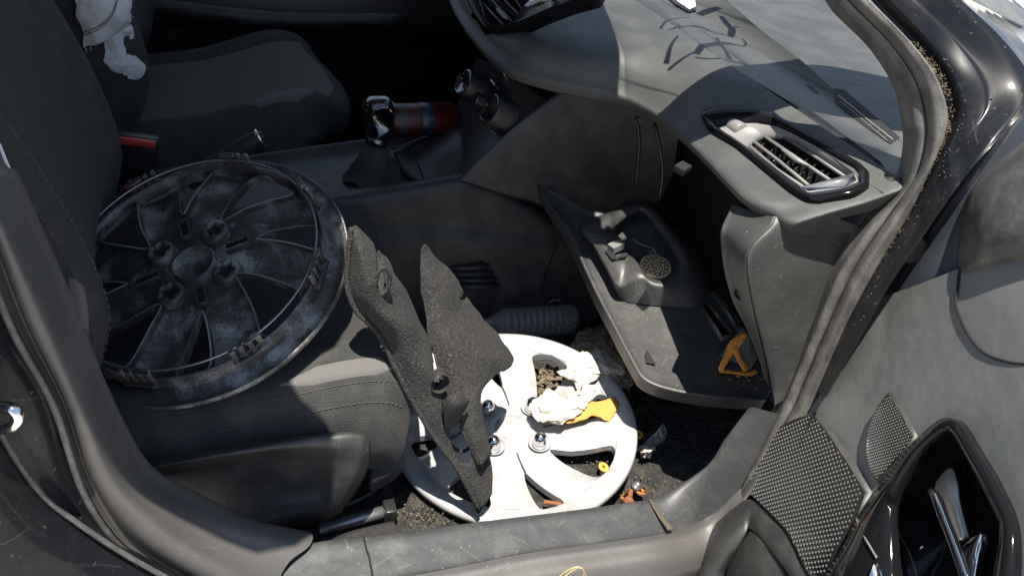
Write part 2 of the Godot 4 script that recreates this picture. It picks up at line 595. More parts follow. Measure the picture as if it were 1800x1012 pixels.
func make_shell(car: Node3D) -> void:
	# floor, rising to the toe board
	var st := S()
	var n := noise(71, 3.0)
	var rows := []
	for i in 60:
		var x := -1.1 + 2.55 * i / 59.0
		var r := []
		for j in 40:
			var z := -0.74 + 1.47 * j / 39.0
			var y := 0.298 + 0.35 * pow(clampf((x - 1.05) / 0.4, 0, 1), 1.4) + 0.006 * n.get_noise_2d(x * 3.0, z * 3.0)
			r.append(Vector3(x, y, z))
		rows.append(r)
	grid(st, rows, false, true)
	put("floor_carpet", st, M.carpet, car)
	# roof: headlining below, paint above; out of view, right edge shaped to shade the cabin
	var edge := [Vector3(-1.5, 1.37, 0.55), Vector3(-0.3, 1.39, 0.58), Vector3(0.30, 1.39, 0.57), Vector3(0.355, 1.385, 0.44), Vector3(0.6, 1.375, 0.45), Vector3(0.76, 1.367, 0.50), Vector3(0.8196, 1.362, 0.5586), Vector3(0.7676, 1.362, 0.4644), Vector3(0.8931, 1.37, 0.0515), Vector3(0.90, 1.38, -0.12), Vector3(0.88, 1.38, -0.32), Vector3(0.74, 1.37, -0.56), Vector3(0.3, 1.39, -0.58), Vector3(-0.3, 1.39, -0.59), Vector3(-1.5, 1.37, -0.55)]
	st = S(false)
	plate(st, edge, Vector3(0, 0.035, 0), 0.0)
	put("unseen_roof", st, M.headliner, car)
	# flap out of view, outline cut to cast rounded shade on seat and sill
	st = S(false)
	var flap := [Vector3(-1.3, 1.375, 0.54), Vector3(0.31, 1.375, 0.56), Vector3(0.30, 1.39, 0.638), Vector3(0.267, 1.39, 0.714), Vector3(0.215, 1.39, 0.742), Vector3(0.202, 1.39, 0.76), Vector3(0.21, 1.39, 0.78), Vector3(0.235, 1.39, 0.80), Vector3(0.248, 1.39, 0.82), Vector3(0.236, 1.39, 0.845), Vector3(0.21, 1.39, 0.90), Vector3(0.175, 1.39, 0.935), Vector3(0.13, 1.39, 0.945), Vector3(0.08, 1.39, 0.930), Vector3(-0.06, 1.39, 0.922), Vector3(-0.10, 1.39, 0.80), Vector3(-1.3, 1.38, 0.76)]
	plate(st, flap, Vector3(0, 0.006, 0), 0.0)
	put("unseen_shade_flap", st, M.headliner, car, "flap out of view over the door opening, shaped to shade the seat and sill")
	# right front pillar, out of view, widened to cast the band across the dashboard
	var inner := [Vector3(0.7679, 1.36, 0.464), Vector3(0.797, 1.32, 0.463), Vector3(1.0387, 1.22, 0.3784), Vector3(1.2026, 1.17, 0.3169), Vector3(1.3261, 1.13, 0.3655)]
	var outer := [Vector3(0.8199, 1.36, 0.5582), Vector3(0.8472, 1.32, 0.5627), Vector3(0.9783, 1.22, 0.5562), Vector3(1.0454, 1.17, 0.5799), Vector3(1.1741, 1.13, 0.5957)]
	st = S()
	rows = []
	for i in 5:
		rows.append([inner[i], (inner[i] + outer[i]) / 2 + Vector3(0, 0.012, 0), outer[i]])
	sheet(st, net(rows, 16, 7), 0.02)
	put("unseen_windscreen_pillar", st, M.clean_paint, car)
	# left front pillar
	st = S()
	tube(st, [Vector3(0.72, 1.37, -0.56), Vector3(1.05, 1.19, -0.63), Vector3(1.42, 1.0, -0.72)], 0.045, 10, 0.7)
	put("unseen_windscreen_pillar", st, M.clean_paint, car)
	# windscreen
	st = S()
	sheet(st, net([[Vector3(0.75, 1.372, -0.54), Vector3(0.86, 1.375, 0), Vector3(0.78, 1.36, 0.53)], [Vector3(1.12, 1.19, -0.62), Vector3(1.22, 1.19, 0), Vector3(1.13, 1.18, 0.45)], [Vector3(1.45, 1.0, -0.7), Vector3(1.6, 1.0, 0), Vector3(1.45, 1.0, 0.7)]], 10, 14), 0.004)
	var pane := put("windscreen", st, M.glass, car)
	# marker writing on the windscreen, out of view, placed to cast the dashboard scribble
	var wn := Vector3(0.46, 0.89, 0)
	for s in [
		[[Vector3(0.941, 1.2867, 0.2161), Vector3(0.981, 1.2659, 0.1654), Vector3(1.0181, 1.2466, 0.1374), Vector3(1.0601, 1.2248, 0.1178)], [0.003, 0.002, 0.002, 0.001]],
		[[Vector3(0.9542, 1.2798, 0.222), Vector3(0.9902, 1.2611, 0.1991), Vector3(1.0209, 1.2451, 0.1805)], [0.002, 0.003, 0.002]],
		[[Vector3(0.9988, 1.2566, 0.1769), Vector3(0.9902, 1.2611, 0.1991)], [0.002, 0.002]],
		[[Vector3(1.0187, 1.2463, 0.1845), Vector3(1.044, 1.2331, 0.1806), Vector3(1.0538, 1.228, 0.2072), Vector3(1.0742, 1.2174, 0.2177)], [0.005, 0.006, 0.004, 0.003]],
		[[Vector3(0.8837, 1.3165, 0.3551), Vector3(0.9182, 1.2986, 0.3014), Vector3(0.9574, 1.2782, 0.2523)], [0.005, 0.003, 0.002]],
		[[Vector3(0.8798, 1.3185, 0.3723), Vector3(0.9112, 1.3022, 0.3539), Vector3(0.952, 1.281, 0.3301)], [0.003, 0.003, 0.002]],
		[[Vector3(0.9433, 1.2855, 0.3435), Vector3(0.9786, 1.2671, 0.3035), Vector3(1.019, 1.2461, 0.2815), Vector3(1.0474, 1.2314, 0.2713), Vector3(1.074, 1.2175, 0.2795)], [0.006, 0.007, 0.008, 0.007, 0.002]],
		[[Vector3(1.0428, 1.2338, 0.2419), Vector3(1.0317, 1.2395, 0.2663), Vector3(1.0171, 1.2471, 0.3113), Vector3(0.9942, 1.259, 0.3671)], [0.005, 0.003, 0.003, 0.005]],
		[[Vector3(0.9347, 1.29, 0.3565), Vector3(0.9507, 1.2816, 0.3664), Vector3(0.9858, 1.2634, 0.3717), Vector3(1.0164, 1.2475, 0.3862)], [0.003, 0.003, 0.003, 0.006]],
		[[Vector3(1.0914, 1.2085, 0.094), Vector3(1.1291, 1.1889, 0.0604), Vector3(1.1847, 1.1599, 0.0162)], [0.008, 0.010, 0.008]],
		[[Vector3(1.1477, 1.1792, 0.0842), Vector3(1.1255, 1.1907, 0.1438), Vector3(1.115, 1.1962, 0.1772), Vector3(1.0793, 1.2148, 0.229)], [0.006, 0.008, 0.008, 0.006]],
		[[Vector3(1.1281, 1.1894, 0.1601), Vector3(1.1477, 1.1792, 0.1512)], [0.003, 0.003]],
		[[Vector3(1.1027, 1.2026, 0.2323), Vector3(1.0949, 1.2067, 0.2561), Vector3(1.0746, 1.2172, 0.2824)], [0.002, 0.002, 0.002]],
		[[Vector3(1.0499, 1.23, 0.0097), Vector3(1.0543, 1.2277, 0.0428), Vector3(1.0788, 1.215, 0.0687), Vector3(1.0943, 1.207, 0.0823)], [0.0015, 0.0015, 0.0015, 0.0015]],
		[[Vector3(0.7991, 1.3605, 0.3431), Vector3(0.8282, 1.3453, 0.3686), Vector3(0.8587, 1.3295, 0.4112), Vector3(0.8734, 1.3218, 0.4529)], [0.0006, 0.001, 0.001, 0.001]],
	]:
		st = S()
		ribbon(st, cr(s[0], 14), cr(s[1], 14) , wn, 0.001)
		put("marker_stroke", st, M.marker_ink, pane)
	# far side: driver's door, its sill and what stands in the dark
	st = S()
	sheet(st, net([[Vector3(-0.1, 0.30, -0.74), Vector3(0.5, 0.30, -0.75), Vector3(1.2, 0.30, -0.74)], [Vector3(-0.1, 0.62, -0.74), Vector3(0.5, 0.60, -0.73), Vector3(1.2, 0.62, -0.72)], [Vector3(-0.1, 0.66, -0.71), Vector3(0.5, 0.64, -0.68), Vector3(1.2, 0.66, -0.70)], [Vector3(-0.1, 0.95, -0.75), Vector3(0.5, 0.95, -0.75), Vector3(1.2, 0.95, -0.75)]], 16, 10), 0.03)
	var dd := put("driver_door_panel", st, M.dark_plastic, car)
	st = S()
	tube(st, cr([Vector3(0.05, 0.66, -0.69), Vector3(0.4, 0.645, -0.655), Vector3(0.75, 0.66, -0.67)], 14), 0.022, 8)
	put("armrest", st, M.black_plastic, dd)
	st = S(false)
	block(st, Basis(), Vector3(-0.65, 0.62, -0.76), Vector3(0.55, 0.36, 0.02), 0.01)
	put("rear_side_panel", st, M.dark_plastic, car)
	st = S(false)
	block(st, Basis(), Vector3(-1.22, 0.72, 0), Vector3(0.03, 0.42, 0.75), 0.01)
	put("unseen_rear_wall", st, M.matt_black, car)  # out of view, closes the cabin rear to limit light
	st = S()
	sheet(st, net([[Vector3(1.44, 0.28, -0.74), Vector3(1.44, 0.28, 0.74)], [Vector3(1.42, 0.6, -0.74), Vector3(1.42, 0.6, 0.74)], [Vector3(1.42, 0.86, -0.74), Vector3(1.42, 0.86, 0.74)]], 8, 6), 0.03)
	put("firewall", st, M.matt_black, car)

# ================================================================ right body side round the door opening
func make_body_side(car: Node3D) -> void:
	var st := S()
	var inner := [Vector3(0.2196, 0.4, 0.7303), Vector3(0.2862, 0.4, 0.7279), Vector3(0.3562, 0.4, 0.7244), Vector3(0.4463, 0.4, 0.7296), Vector3(0.5485, 0.4, 0.7316), Vector3(0.6837, 0.4, 0.7364), Vector3(0.7723, 0.4, 0.7378), Vector3(0.83, 0.4, 0.734), Vector3(0.893, 0.449, 0.735), Vector3(0.9087, 0.5025, 0.735), Vector3(0.9277, 0.5567, 0.735)]
	var ridge := [Vector3(0.2358, 0.392, 0.7859), Vector3(0.2939, 0.392, 0.7853), Vector3(0.3609, 0.392, 0.7876), Vector3(0.4545, 0.392, 0.7914), Vector3(0.5324, 0.392, 0.7893), Vector3(0.612, 0.392, 0.7875), Vector3(0.7142, 0.392, 0.7912), Vector3(0.8018, 0.392, 0.7931), Vector3(0.8954, 0.3733, 0.77), Vector3(0.9331, 0.4347, 0.77), Vector3(0.9465, 0.5735, 0.77)]
	var rows := []
	for i in inner.size():
		var a: Vector3 = inner[i]
		var b: Vector3 = ridge[i]
		var w := (b - a)
		rows.append([a + Vector3(0.01, -0.11, -0.012), a + Vector3(0.004, -0.02, -0.006), a + w * 0.06 + Vector3(0, 0.001, 0), a + w * 0.5 + Vector3(0, 0.001, 0), b - w * 0.05, b + Vector3(0, 0.002, 0.003)])
	grid(st, net(rows, 90, 22), false, true)
	var sill := put("door_sill", st, M.sill_plastic, car)
	# painted lip and rocker below the trim
	st = S()
	rows = []
	for i in ridge.size() - 1:
		var b: Vector3 = ridge[i]
		rows.append([b + Vector3(0, 0.002, 0.003), b + Vector3(0, -0.006, 0.010), b + Vector3(0, -0.012, 0.030), b + Vector3(0, -0.03, 0.042), b + Vector3(0, -0.06, 0.044), b + Vector3(0, -0.20, 0.02)])
	grid(st, net(rows, 60, 22), false, true)
	put("rocker_panel", st, M.pillar_grey, car)
	# seam across the sill trim
	st = S()
	tube(st, [Vector3(0.3976, 0.402, 0.7314), Vector3(0.3976, 0.402, 0.7471), Vector3(0.399, 0.402, 0.7591), Vector3(0.3979, 0.402, 0.7913)], 0.0012, 6)
	put("seam", st, M.matt_black, sill)
	# dried mud running over the sill
	st = S()
	ribbon(st, cr([Vector3(0.8099, 0.4015, 0.7395), Vector3(0.8101, 0.4015, 0.7591), Vector3(0.8117, 0.4015, 0.7775), Vector3(0.8152, 0.4015, 0.7969)], 12), [0.002, 0.002, 0.0025, 0.003, 0.003, 0.003, 0.0035, 0.004, 0.004, 0.0045, 0.005, 0.006], Vector3.UP, 0.0005)
	put("mud_streak", st, M.mud, sill)

	# seal and pillar trim along the front edge of the opening
	var L := [Vector3(0.9534, 1.0975, 0.56), Vector3(0.9589, 1.0749, 0.6), Vector3(0.9925, 1.0464, 0.645), Vector3(1.0094, 1.0144, 0.69), Vector3(1.0092, 0.9826, 0.725), Vector3(1.0139, 0.9519, 0.74), Vector3(1.0179, 0.904, 0.746), Vector3(0.9952, 0.8537, 0.745), Vector3(0.976, 0.7842, 0.745), Vector3(0.9767, 0.6847, 0.745), Vector3(0.9766, 0.5871, 0.746), Vector3(0.97, 0.5545, 0.752), Vector3(0.95, 0.4616, 0.762), Vector3(0.9335, 0.3883, 0.762)]
	var R := [Vector3(0.9606, 1.1084, 0.6), Vector3(0.9672, 1.0922, 0.635), Vector3(0.9969, 1.0631, 0.685), Vector3(1.0072, 1.0394, 0.73), Vector3(1.0194, 1.0092, 0.755), Vector3(1.0206, 0.9859, 0.765), Vector3(1.0181, 0.9529, 0.77), Vector3(1.0184, 0.8813, 0.77), Vector3(1.0072, 0.8144, 0.77), Vector3(0.9955, 0.7213, 0.772), Vector3(0.9976, 0.6082, 0.774), Vector3(0.9906, 0.5612, 0.778), Vector3(0.9542, 0.4703, 0.785), Vector3(0.923, 0.4005, 0.79)]
	var trim := []
	var seal := []
	var channel := []
	for i in L.size():
		var a: Vector3 = L[i]
		var b: Vector3 = R[i]
		var w := b - a
		var out := Vector3(-0.5, 0.35, 0.79)
		trim.append([a - out * 0.05, a - out * 0.012, a, a + w * 0.2 + out * 0.002, a + w * 0.36 - out * 0.002, a + w * 0.42 - out * 0.012])
		seal.append([a + w * 0.40 - out * 0.012, a + w * 0.43 + out * 0.004, a + w * 0.58 + out * 0.010, a + w * 0.8 + out * 0.006, a + w * 0.94 + out * 0.003, b - out * 0.004, b - out * 0.02])
	st = S()
	grid(st, net(trim, 70, 14))
	put("pillar_trim", st, M.seal_grey, car)
	st = S()
	grid(st, net(seal, 70, 16))
	put("door_seal", st, M.seal_grey, car, "grey dusty rubber seal along the front of the door opening")
	# painted post outside the seal
	var P := [Vector3(1.0183, 1.1285, 0.66), Vector3(1.0416, 1.113, 0.69), Vector3(1.079, 1.084, 0.735), Vector3(1.1001, 1.0532, 0.775), Vector3(1.0821, 1.0326, 0.8), Vector3(1.0326, 0.9969, 0.82), Vector3(0.9985, 0.9541, 0.83), Vector3(0.9741, 0.8861, 0.835), Vector3(0.9535, 0.8296, 0.84), Vector3(0.9404, 0.7534, 0.845), Vector3(0.9223, 0.6722, 0.85)]
	rows = []
	for i in P.size():
		var a: Vector3 = R[i]
		var b: Vector3 = P[i]
		rows.append([a - Vector3(-0.5, 0.35, 0.79) * 0.018, a.lerp(b, 0.13) - Vector3(-0.5, 0.35, 0.79) * 0.016, a.lerp(b, 0.2), a.lerp(b, 0.42) + Vector3(0, 0.003, 0.004), a.lerp(b, 0.5), a.lerp(b, 0.8) + Vector3(0, 0.004, 0.004), b])
	st = S()
	grid(st, net(rows, 60, 30))
	var post := put("painted_door_post", st, M.paint, car, "black painted door post with dry leaf dirt in its joints")
	st = S()
	var plug := Vector3(1.0271, 0.8415, 0.785)
	lathe(st, [Vector2(0.0, 0.002), Vector2(0.016, 0.002), Vector2(0.018, 0.0), Vector2(0.018, -0.004)], axis_frame(Vector3(-0.5, 0.3, 0.8), plug), 24)
	put("plug", st, M.black_plastic, post)
	# bonnet beyond the post
	st = S()
	plate(st, [Vector3(2.2481, 0.955, -0.5695), Vector3(1.8789, 0.955, -0.0767), Vector3(1.6822, 0.955, 0.238), Vector3(1.497, 0.955, 0.4746), Vector3(1.295, 0.955, 0.737), Vector3(1.4404, 0.955, 0.696), Vector3(1.5374, 0.955, 0.5865), Vector3(1.7451, 0.955, 0.3255), Vector3(1.9143, 0.955, 0.0851), Vector3(2.1222, 0.955, -0.1966), Vector3(2.4921, 0.955, -0.6551)], Vector3(0, 0.02, 0), 0.01)
	put("bonnet", st, M.clean_paint, car)
	# dry leaf dirt in the joints of the post
	st = S()
	for k in 1700:
		var i := rng.randi_range(2, 8)
		var t := rng.randf()
		var cl := sin(i * 2.3 + t * 5.0) * 0.5 + 0.5
		if rng.randf() > 0.25 + 0.75 * cl:
			continue
		var a: Vector3 = R[i].lerp(R[i + 1], t)
		var b: Vector3 = P[i].lerp(P[i + 1], t)
		var f := absf(rng.randfn()) * (0.06 if rng.randf() < 0.8 else 0.25) + 0.02
		var r := rng.randf_range(0.0002, 0.0007)
		var b3 := Basis(Vector3(-0.5, 0.35, 0.79).normalized(), rng.randf() * TAU)
		block(st, b3 * Basis(Vector3.RIGHT, rng.randfn() * 0.4), a.lerp(b, clampf(f, 0.02, 0.8)) + Vector3(-0.5, 0.35, 0.79) * (0.0012 if f > 0.2 else -0.010), Vector3(r * 2.0, r * 0.5, r), r * 0.2, 1)
	put("leaf_dirt", st, M.leaf_dirt, post).set_meta("kind", "stuff")

	# pillar behind the door opening
	var c := [
		[Vector3(0.0419, 0.9876, 0.78), Vector3(0.045, 0.9836, 0.77), Vector3(0.0523, 0.99, 0.785), Vector3(0.0593, 0.9902, 0.785), Vector3(0.0597, 0.9819, 0.765), Vector3(0.0578, 0.9715, 0.74), Vector3(0.0562, 0.961, 0.715)],
		[Vector3(0.0526, 0.9284, 0.78), Vector3(0.0562, 0.9232, 0.77), Vector3(0.0627, 0.9309, 0.785), Vector3(0.0672, 0.9308, 0.785), Vector3(0.0682, 0.9206, 0.765), Vector3(0.07, 0.9078, 0.74), Vector3(0.0717, 0.8949, 0.715)],
		[Vector3(0.0672, 0.8052, 0.78), Vector3(0.0726, 0.7977, 0.77), Vector3(0.0791, 0.8079, 0.785), Vector3(0.09, 0.8071, 0.785), Vector3(0.095, 0.7925, 0.765), Vector3(0.097, 0.7745, 0.74), Vector3(0.1004, 0.7565, 0.715)],
		[Vector3(0.0892, 0.7092, 0.78), Vector3(0.0929, 0.7001, 0.77), Vector3(0.0988, 0.7123, 0.785), Vector3(0.1075, 0.7112, 0.785), Vector3(0.1128, 0.6933, 0.765), Vector3(0.1161, 0.6713, 0.74), Vector3(0.1199, 0.6493, 0.715)],
		[Vector3(0.1012, 0.5976, 0.78), Vector3(0.1062, 0.5879, 0.77), Vector3(0.1132, 0.6037, 0.785), Vector3(0.1266, 0.606, 0.785), Vector3(0.1358, 0.588, 0.765), Vector3(0.1429, 0.5646, 0.74), Vector3(0.1508, 0.5405, 0.715)],
		[Vector3(0.1265, 0.5135, 0.78), Vector3(0.1331, 0.5049, 0.77), Vector3(0.1413, 0.5274, 0.785), Vector3(0.1584, 0.5376, 0.785), Vector3(0.1697, 0.5235, 0.765), Vector3(0.185, 0.5038, 0.74), Vector3(0.2038, 0.4803, 0.715)],
		[Vector3(0.1713, 0.4523, 0.785), Vector3(0.1792, 0.4436, 0.775), Vector3(0.187, 0.4623, 0.787), Vector3(0.2051, 0.4725, 0.785), Vector3(0.2198, 0.4585, 0.765), Vector3(0.2361, 0.4489, 0.745), Vector3(0.2627, 0.4407, 0.73)],
		[Vector3(0.2479, 0.3686, 0.79), Vector3(0.2551, 0.3617, 0.78), Vector3(0.261, 0.3841, 0.79), Vector3(0.2743, 0.397, 0.785), Vector3(0.2888, 0.4002, 0.77), Vector3(0.3036, 0.4094, 0.755), Vector3(0.3299, 0.4087, 0.735)],
	]
	var above := []
	for q in c[0]:
		above.append(q + Vector3(-0.04, 0.36, -0.15))
	c.push_front(above)
	for r in c:
		r.append(r[6] + Vector3(0.0, -0.01, -0.03))
		r.append(r[6] + Vector3(-0.06, -0.03, -0.06))
	st = S()
	grid(st, net(c, 60, 36), false, true)
	var bp := put("pillar_behind_door", st, M.pillar_grey, car, "broad brownish grey seal and trim of the pillar behind the seat")
	st = S()
	var line := []
	for r in c:
		line.append(r[0] + Vector3(-0.002, 0, 0.006))
	tube(st, cr(line, 50), 0.0035, 8)
	put("seal_piping", st, M.rubber, bp)
	# painted flange and rear door
	var f := [
		[Vector3(0.0406, 0.9855, 0.775), Vector3(0.0264, 0.9388, 0.8), Vector3(0.0275, 0.9135, 0.83), Vector3(0.0018, 0.9318, 0.86)],
		[Vector3(0.0514, 0.9258, 0.775), Vector3(0.0311, 0.8858, 0.8), Vector3(0.0218, 0.8442, 0.83), Vector3(-0.012, 0.868, 0.86)],
		[Vector3(0.0661, 0.8017, 0.775), Vector3(0.0398, 0.7749, 0.8), Vector3(0.0185, 0.7337, 0.835), Vector3(-0.0267, 0.7725, 0.87)],
		[Vector3(0.0883, 0.705, 0.775), Vector3(0.0451, 0.6983, 0.8), Vector3(0.0351, 0.6803, 0.84), Vector3(-0.022, 0.697, 0.88)],
		[Vector3(0.1003, 0.5926, 0.775), Vector3(0.067, 0.6179, 0.8), Vector3(0.0523, 0.6197, 0.84), Vector3(-0.0058, 0.6179, 0.88)],
		[Vector3(0.1258, 0.5078, 0.775), Vector3(0.0972, 0.5651, 0.8), Vector3(0.0688, 0.5694, 0.84), Vector3(0.0153, 0.5423, 0.88)],
		[Vector3(0.171, 0.4461, 0.78), Vector3(0.141, 0.5034, 0.8), Vector3(0.0952, 0.499, 0.84), Vector3(0.0452, 0.4629, 0.88)],
		[Vector3(0.2482, 0.3618, 0.785), Vector3(0.2169, 0.425, 0.81), Vector3(0.1577, 0.4141, 0.84), Vector3(0.1, 0.3635, 0.88)],
	]
	above = []
	for q in f[0]:
		above.append(q + Vector3(-0.04, 0.36, -0.15))
	f.push_front(above)
	rows = []
	for r in f:
		rows.append([r[0] + Vector3(0, 0, -0.01), r[0].lerp(r[1], 0.15) + Vector3(0, 0, -0.008), r[0].lerp(r[1], 0.6) + Vector3(0, 0, -0.004), r[1], r[1].lerp(r[2], 0.12) + Vector3(0, 0, -0.012), r[1].lerp(r[2], 0.6), r[2], r[2].lerp(r[3], 0.4) + Vector3(0, 0, 0.008), r[3]])
	st = S()
	grid(st, net(rows, 50, 40), false, true)
	var fl := put("rear_door_edge", st, M.paint, car, "glossy black painted rear door edge and flange")
	st = S()
	line = []
	for r in f:
		line.append(r[1] + Vector3(0, 0, 0.001))
	tube(st, cr(line, 50), 0.003, 8)
	put("seal_piping", st, M.rubber, fl)
	# striker loop
	var sk := part_root("striker", car, Vector3(0.0516, 0.7134, 0.8))
	st = S()
	block(st, Basis(Vector3.UP, 0.2), Vector3(0.0398, 0.6996, 0.785), Vector3(0.02, 0.035, 0.004), 0.004)
	put("striker_plate", st, M.dull_metal, sk)
	st = S()
	tube(st, cr([Vector3(0.0381, 0.719, 0.79), Vector3(0.0518, 0.7353, 0.81), Vector3(0.063, 0.7394, 0.82), Vector3(0.0655, 0.7312, 0.822), Vector3(0.0586, 0.72, 0.82), Vector3(0.0467, 0.7119, 0.81), Vector3(0.0341, 0.6982, 0.79)], 26), 0.0055, 10)
	put("striker_loop", st, M.chrome, sk)
	# body side behind the opening, out of the light
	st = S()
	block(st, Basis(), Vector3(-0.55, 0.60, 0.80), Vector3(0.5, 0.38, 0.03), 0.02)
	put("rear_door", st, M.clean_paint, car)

# ================================================================ dashboard
func in_plan(p: Vector3, poly: PackedVector2Array) -> bool:
	return Geometry2D.is_point_in_polygon(Vector2(p.x, p.z), poly)

func plan(p: Array) -> PackedVector2Array:
	var o := PackedVector2Array()
	for q in p:
		o.append(Vector2(q.x, q.z))
	return o

func grid_but(st: SurfaceTool, rows: Array, holes: Array, flip := false) -> void:
	for i in rows.size() - 1:
		for j in rows[0].size() - 1:
			var a: Vector3 = rows[i][j]
			var b: Vector3 = rows[i][j + 1]
			var c: Vector3 = rows[i + 1][j + 1]
			var d: Vector3 = rows[i + 1][j]
			var mid := (a + b + c + d) / 4
			var drop := false
			for h in holes:
				if mid.y > 0.838 and mid.z < 0.712 and in_plan(mid, h):
					drop = true
			if drop:
				continue
			if flip:
				quad(st, a, d, c, b)
			else:
				quad(st, a, b, c, d)

# rings of one outline each, joined one to the next
func rings(st: SurfaceTool, loops: Array, n: int, flip := false) -> void:
	var rows := []
	for l in loops:
		rows.append(along(l, n, true))
	grid(st, rows, true, flip)

func off(p: Array, d: Vector3) -> Array:
	var o := []
	for q in p:
		o.append(q + d)
	return o

func fill(st: SurfaceTool, p: Array) -> void:
	var m := Vector3.ZERO
	for q in p:
		m += q
	m /= p.size()
	for i in p.size():
		tri(st, m, p[i], p[(i + 1) % p.size()])

func make_dashboard(car: Node3D) -> void:
	var vo := [Vector3(0.9297, 0.8589, 0.4258), Vector3(0.9401, 0.8637, 0.4171), Vector3(0.9595, 0.8727, 0.4267), Vector3(0.9835, 0.8838, 0.4544), Vector3(0.9975, 0.8902, 0.4903), Vector3(1.0006, 0.8917, 0.5283), Vector3(1.0049, 0.8937, 0.5715), Vector3(1.0105, 0.8962, 0.6297), Vector3(1.013, 0.8974, 0.673), Vector3(1.0095, 0.8958, 0.6973), Vector3(0.9945, 0.8888, 0.7176), Vector3(0.9731, 0.879, 0.7193), Vector3(0.9369, 0.8622, 0.7032), Vector3(0.9291, 0.8586, 0.6872), Vector3(0.9271, 0.8577, 0.6607), Vector3(0.9278, 0.8581, 0.5955), Vector3(0.9283, 0.8583, 0.5292), Vector3(0.9251, 0.8568, 0.4932), Vector3(0.9227, 0.8557, 0.4585)]
	var vi := [Vector3(0.9313, 0.8597, 0.4714), Vector3(0.9412, 0.8643, 0.4734), Vector3(0.9576, 0.8718, 0.482), Vector3(0.9744, 0.8796, 0.4972), Vector3(0.9884, 0.8861, 0.5237), Vector3(0.9937, 0.8885, 0.5525), Vector3(0.9976, 0.8903, 0.5902), Vector3(1.0023, 0.8924, 0.6391), Vector3(1.0052, 0.8938, 0.6722), Vector3(1.0028, 0.8927, 0.6862), Vector3(0.9916, 0.8875, 0.701), Vector3(0.9742, 0.8795, 0.7006), Vector3(0.9406, 0.864, 0.6839), Vector3(0.9374, 0.8625, 0.6733), Vector3(0.9365, 0.8621, 0.6535), Vector3(0.9361, 0.8619, 0.5947), Vector3(0.9349, 0.8613, 0.5394), Vector3(0.9329, 0.8604, 0.505), Vector3(0.9309, 0.8595, 0.4851)]
	var vp := [Vector3(0.9411, 0.8642, 0.5324), Vector3(0.9485, 0.8676, 0.5264), Vector3(0.9582, 0.8721, 0.5206), Vector3(0.9687, 0.8769, 0.5194), Vector3(0.9894, 0.8865, 0.5405), Vector3(0.9931, 0.8882, 0.5577), Vector3(0.9955, 0.8893, 0.5936), Vector3(0.9978, 0.8904, 0.6365), Vector3(0.9997, 0.8912, 0.6669), Vector3(0.9997, 0.8912, 0.6784), Vector3(0.9937, 0.8885, 0.6808), Vector3(0.9786, 0.8815, 0.6764), Vector3(0.948, 0.8674, 0.6656), Vector3(0.9404, 0.8639, 0.6634), Vector3(0.9366, 0.8621, 0.6471), Vector3(0.9367, 0.8622, 0.6004), Vector3(0.9387, 0.8631, 0.5689), Vector3(0.9399, 0.8636, 0.548), Vector3(0.94, 0.8637, 0.5389)]
	var vn := Vector3(-0.4191, 0.908, 0)
	var hole := []
	for i in vo.size():
		hole.append(vo[i].lerp(vi[i], 0.8))
	var co := [Vector3(0.7057, 0.8859, -0.1032), Vector3(0.7047, 0.8715, -0.0511), Vector3(0.7054, 0.8625, -0.0123), Vector3(0.7091, 0.8559, 0.0314), Vector3(0.7149, 0.8554, 0.0605), Vector3(0.723, 0.8598, 0.082), Vector3(0.7401, 0.8756, 0.1008), Vector3(0.7764, 0.911, 0.134), Vector3(0.8045, 0.9374, 0.1636), Vector3(0.8305, 0.9599, 0.1983), Vector3(0.8457, 0.9824, 0.1818), Vector3(0.7995, 0.9593, 0.0537), Vector3(0.7555, 0.9333, -0.0536)]
	var ci := [Vector3(0.7205, 0.8957, -0.0713), Vector3(0.7197, 0.8854, -0.0347), Vector3(0.7177, 0.8745, -0.0017), Vector3(0.7156, 0.8649, 0.0267), Vector3(0.7176, 0.8626, 0.045), Vector3(0.7213, 0.8634, 0.0595), Vector3(0.736, 0.8762, 0.0788), Vector3(0.7469, 0.8882, 0.0837), Vector3(0.7549, 0.8981, 0.0828), Vector3(0.7584, 0.904, 0.0759), Vector3(0.7587, 0.917, 0.0259), Vector3(0.7494, 0.9195, -0.0281), Vector3(0.7357, 0.913, -0.0678)]
	var cn := Vector3(-0.76, 0.63, 0.16)
	var chole := []
	for i in co.size():
		chole.append(co[i].lerp(ci[i], 0.8))
	# padded top and rolled front edge
	var rows := []
	for s in [[-0.74, 0.80], [-0.45, 0.76], [-0.22, 0.72], [-0.08, 0.705], [0.03, 0.702], [0.10, 0.706], [0.16, 0.72], [0.21, 0.78], [0.25, 0.86], [0.31, 0.898], [0.38, 0.905], [0.46, 0.902], [0.54, 0.893], [0.61, 0.885], [0.655, 0.885], [0.69, 0.889], [0.715, 0.901]]:
		var z: float = s[0]
		var x: float = s[1]
		var low := 0.802 + 0.008 * smoothstep(0.2, 0.66, z)
		var under := 0.16 if z < 0.22 else 0.12
		var e := smoothstep(0.34, 0.5, z)
		var g := 1.03
		var gy := 0.906
		var slope := func(xx: float) -> float: return 0.857 + 0.4615 * (xx - 0.932)
		rows.append([Vector3(x + under + 0.06, low - 0.005, z), Vector3(x + under * 0.5, low - 0.003, z), Vector3(x + 0.020, low + 0.004, z), Vector3(x + 0.004, low + 0.014, z), Vector3(x, low + 0.024, z), Vector3(x + 0.010, low + 0.034, z), Vector3(x + 0.040, lerpf(0.870, slope.call(x + 0.040), e), z), Vector3(lerpf(x, g, 0.62), lerpf(0.896, slope.call(lerpf(x, g, 0.62)), e), z), Vector3(g - 0.014, lerpf(gy, 0.902, e), z), Vector3(g - 0.002, gy - 0.002, z), Vector3(g, 0.872, z)])
	var top: Array = rows[-1]
	var mid := Vector3(0.965, 0.848, 0.0)
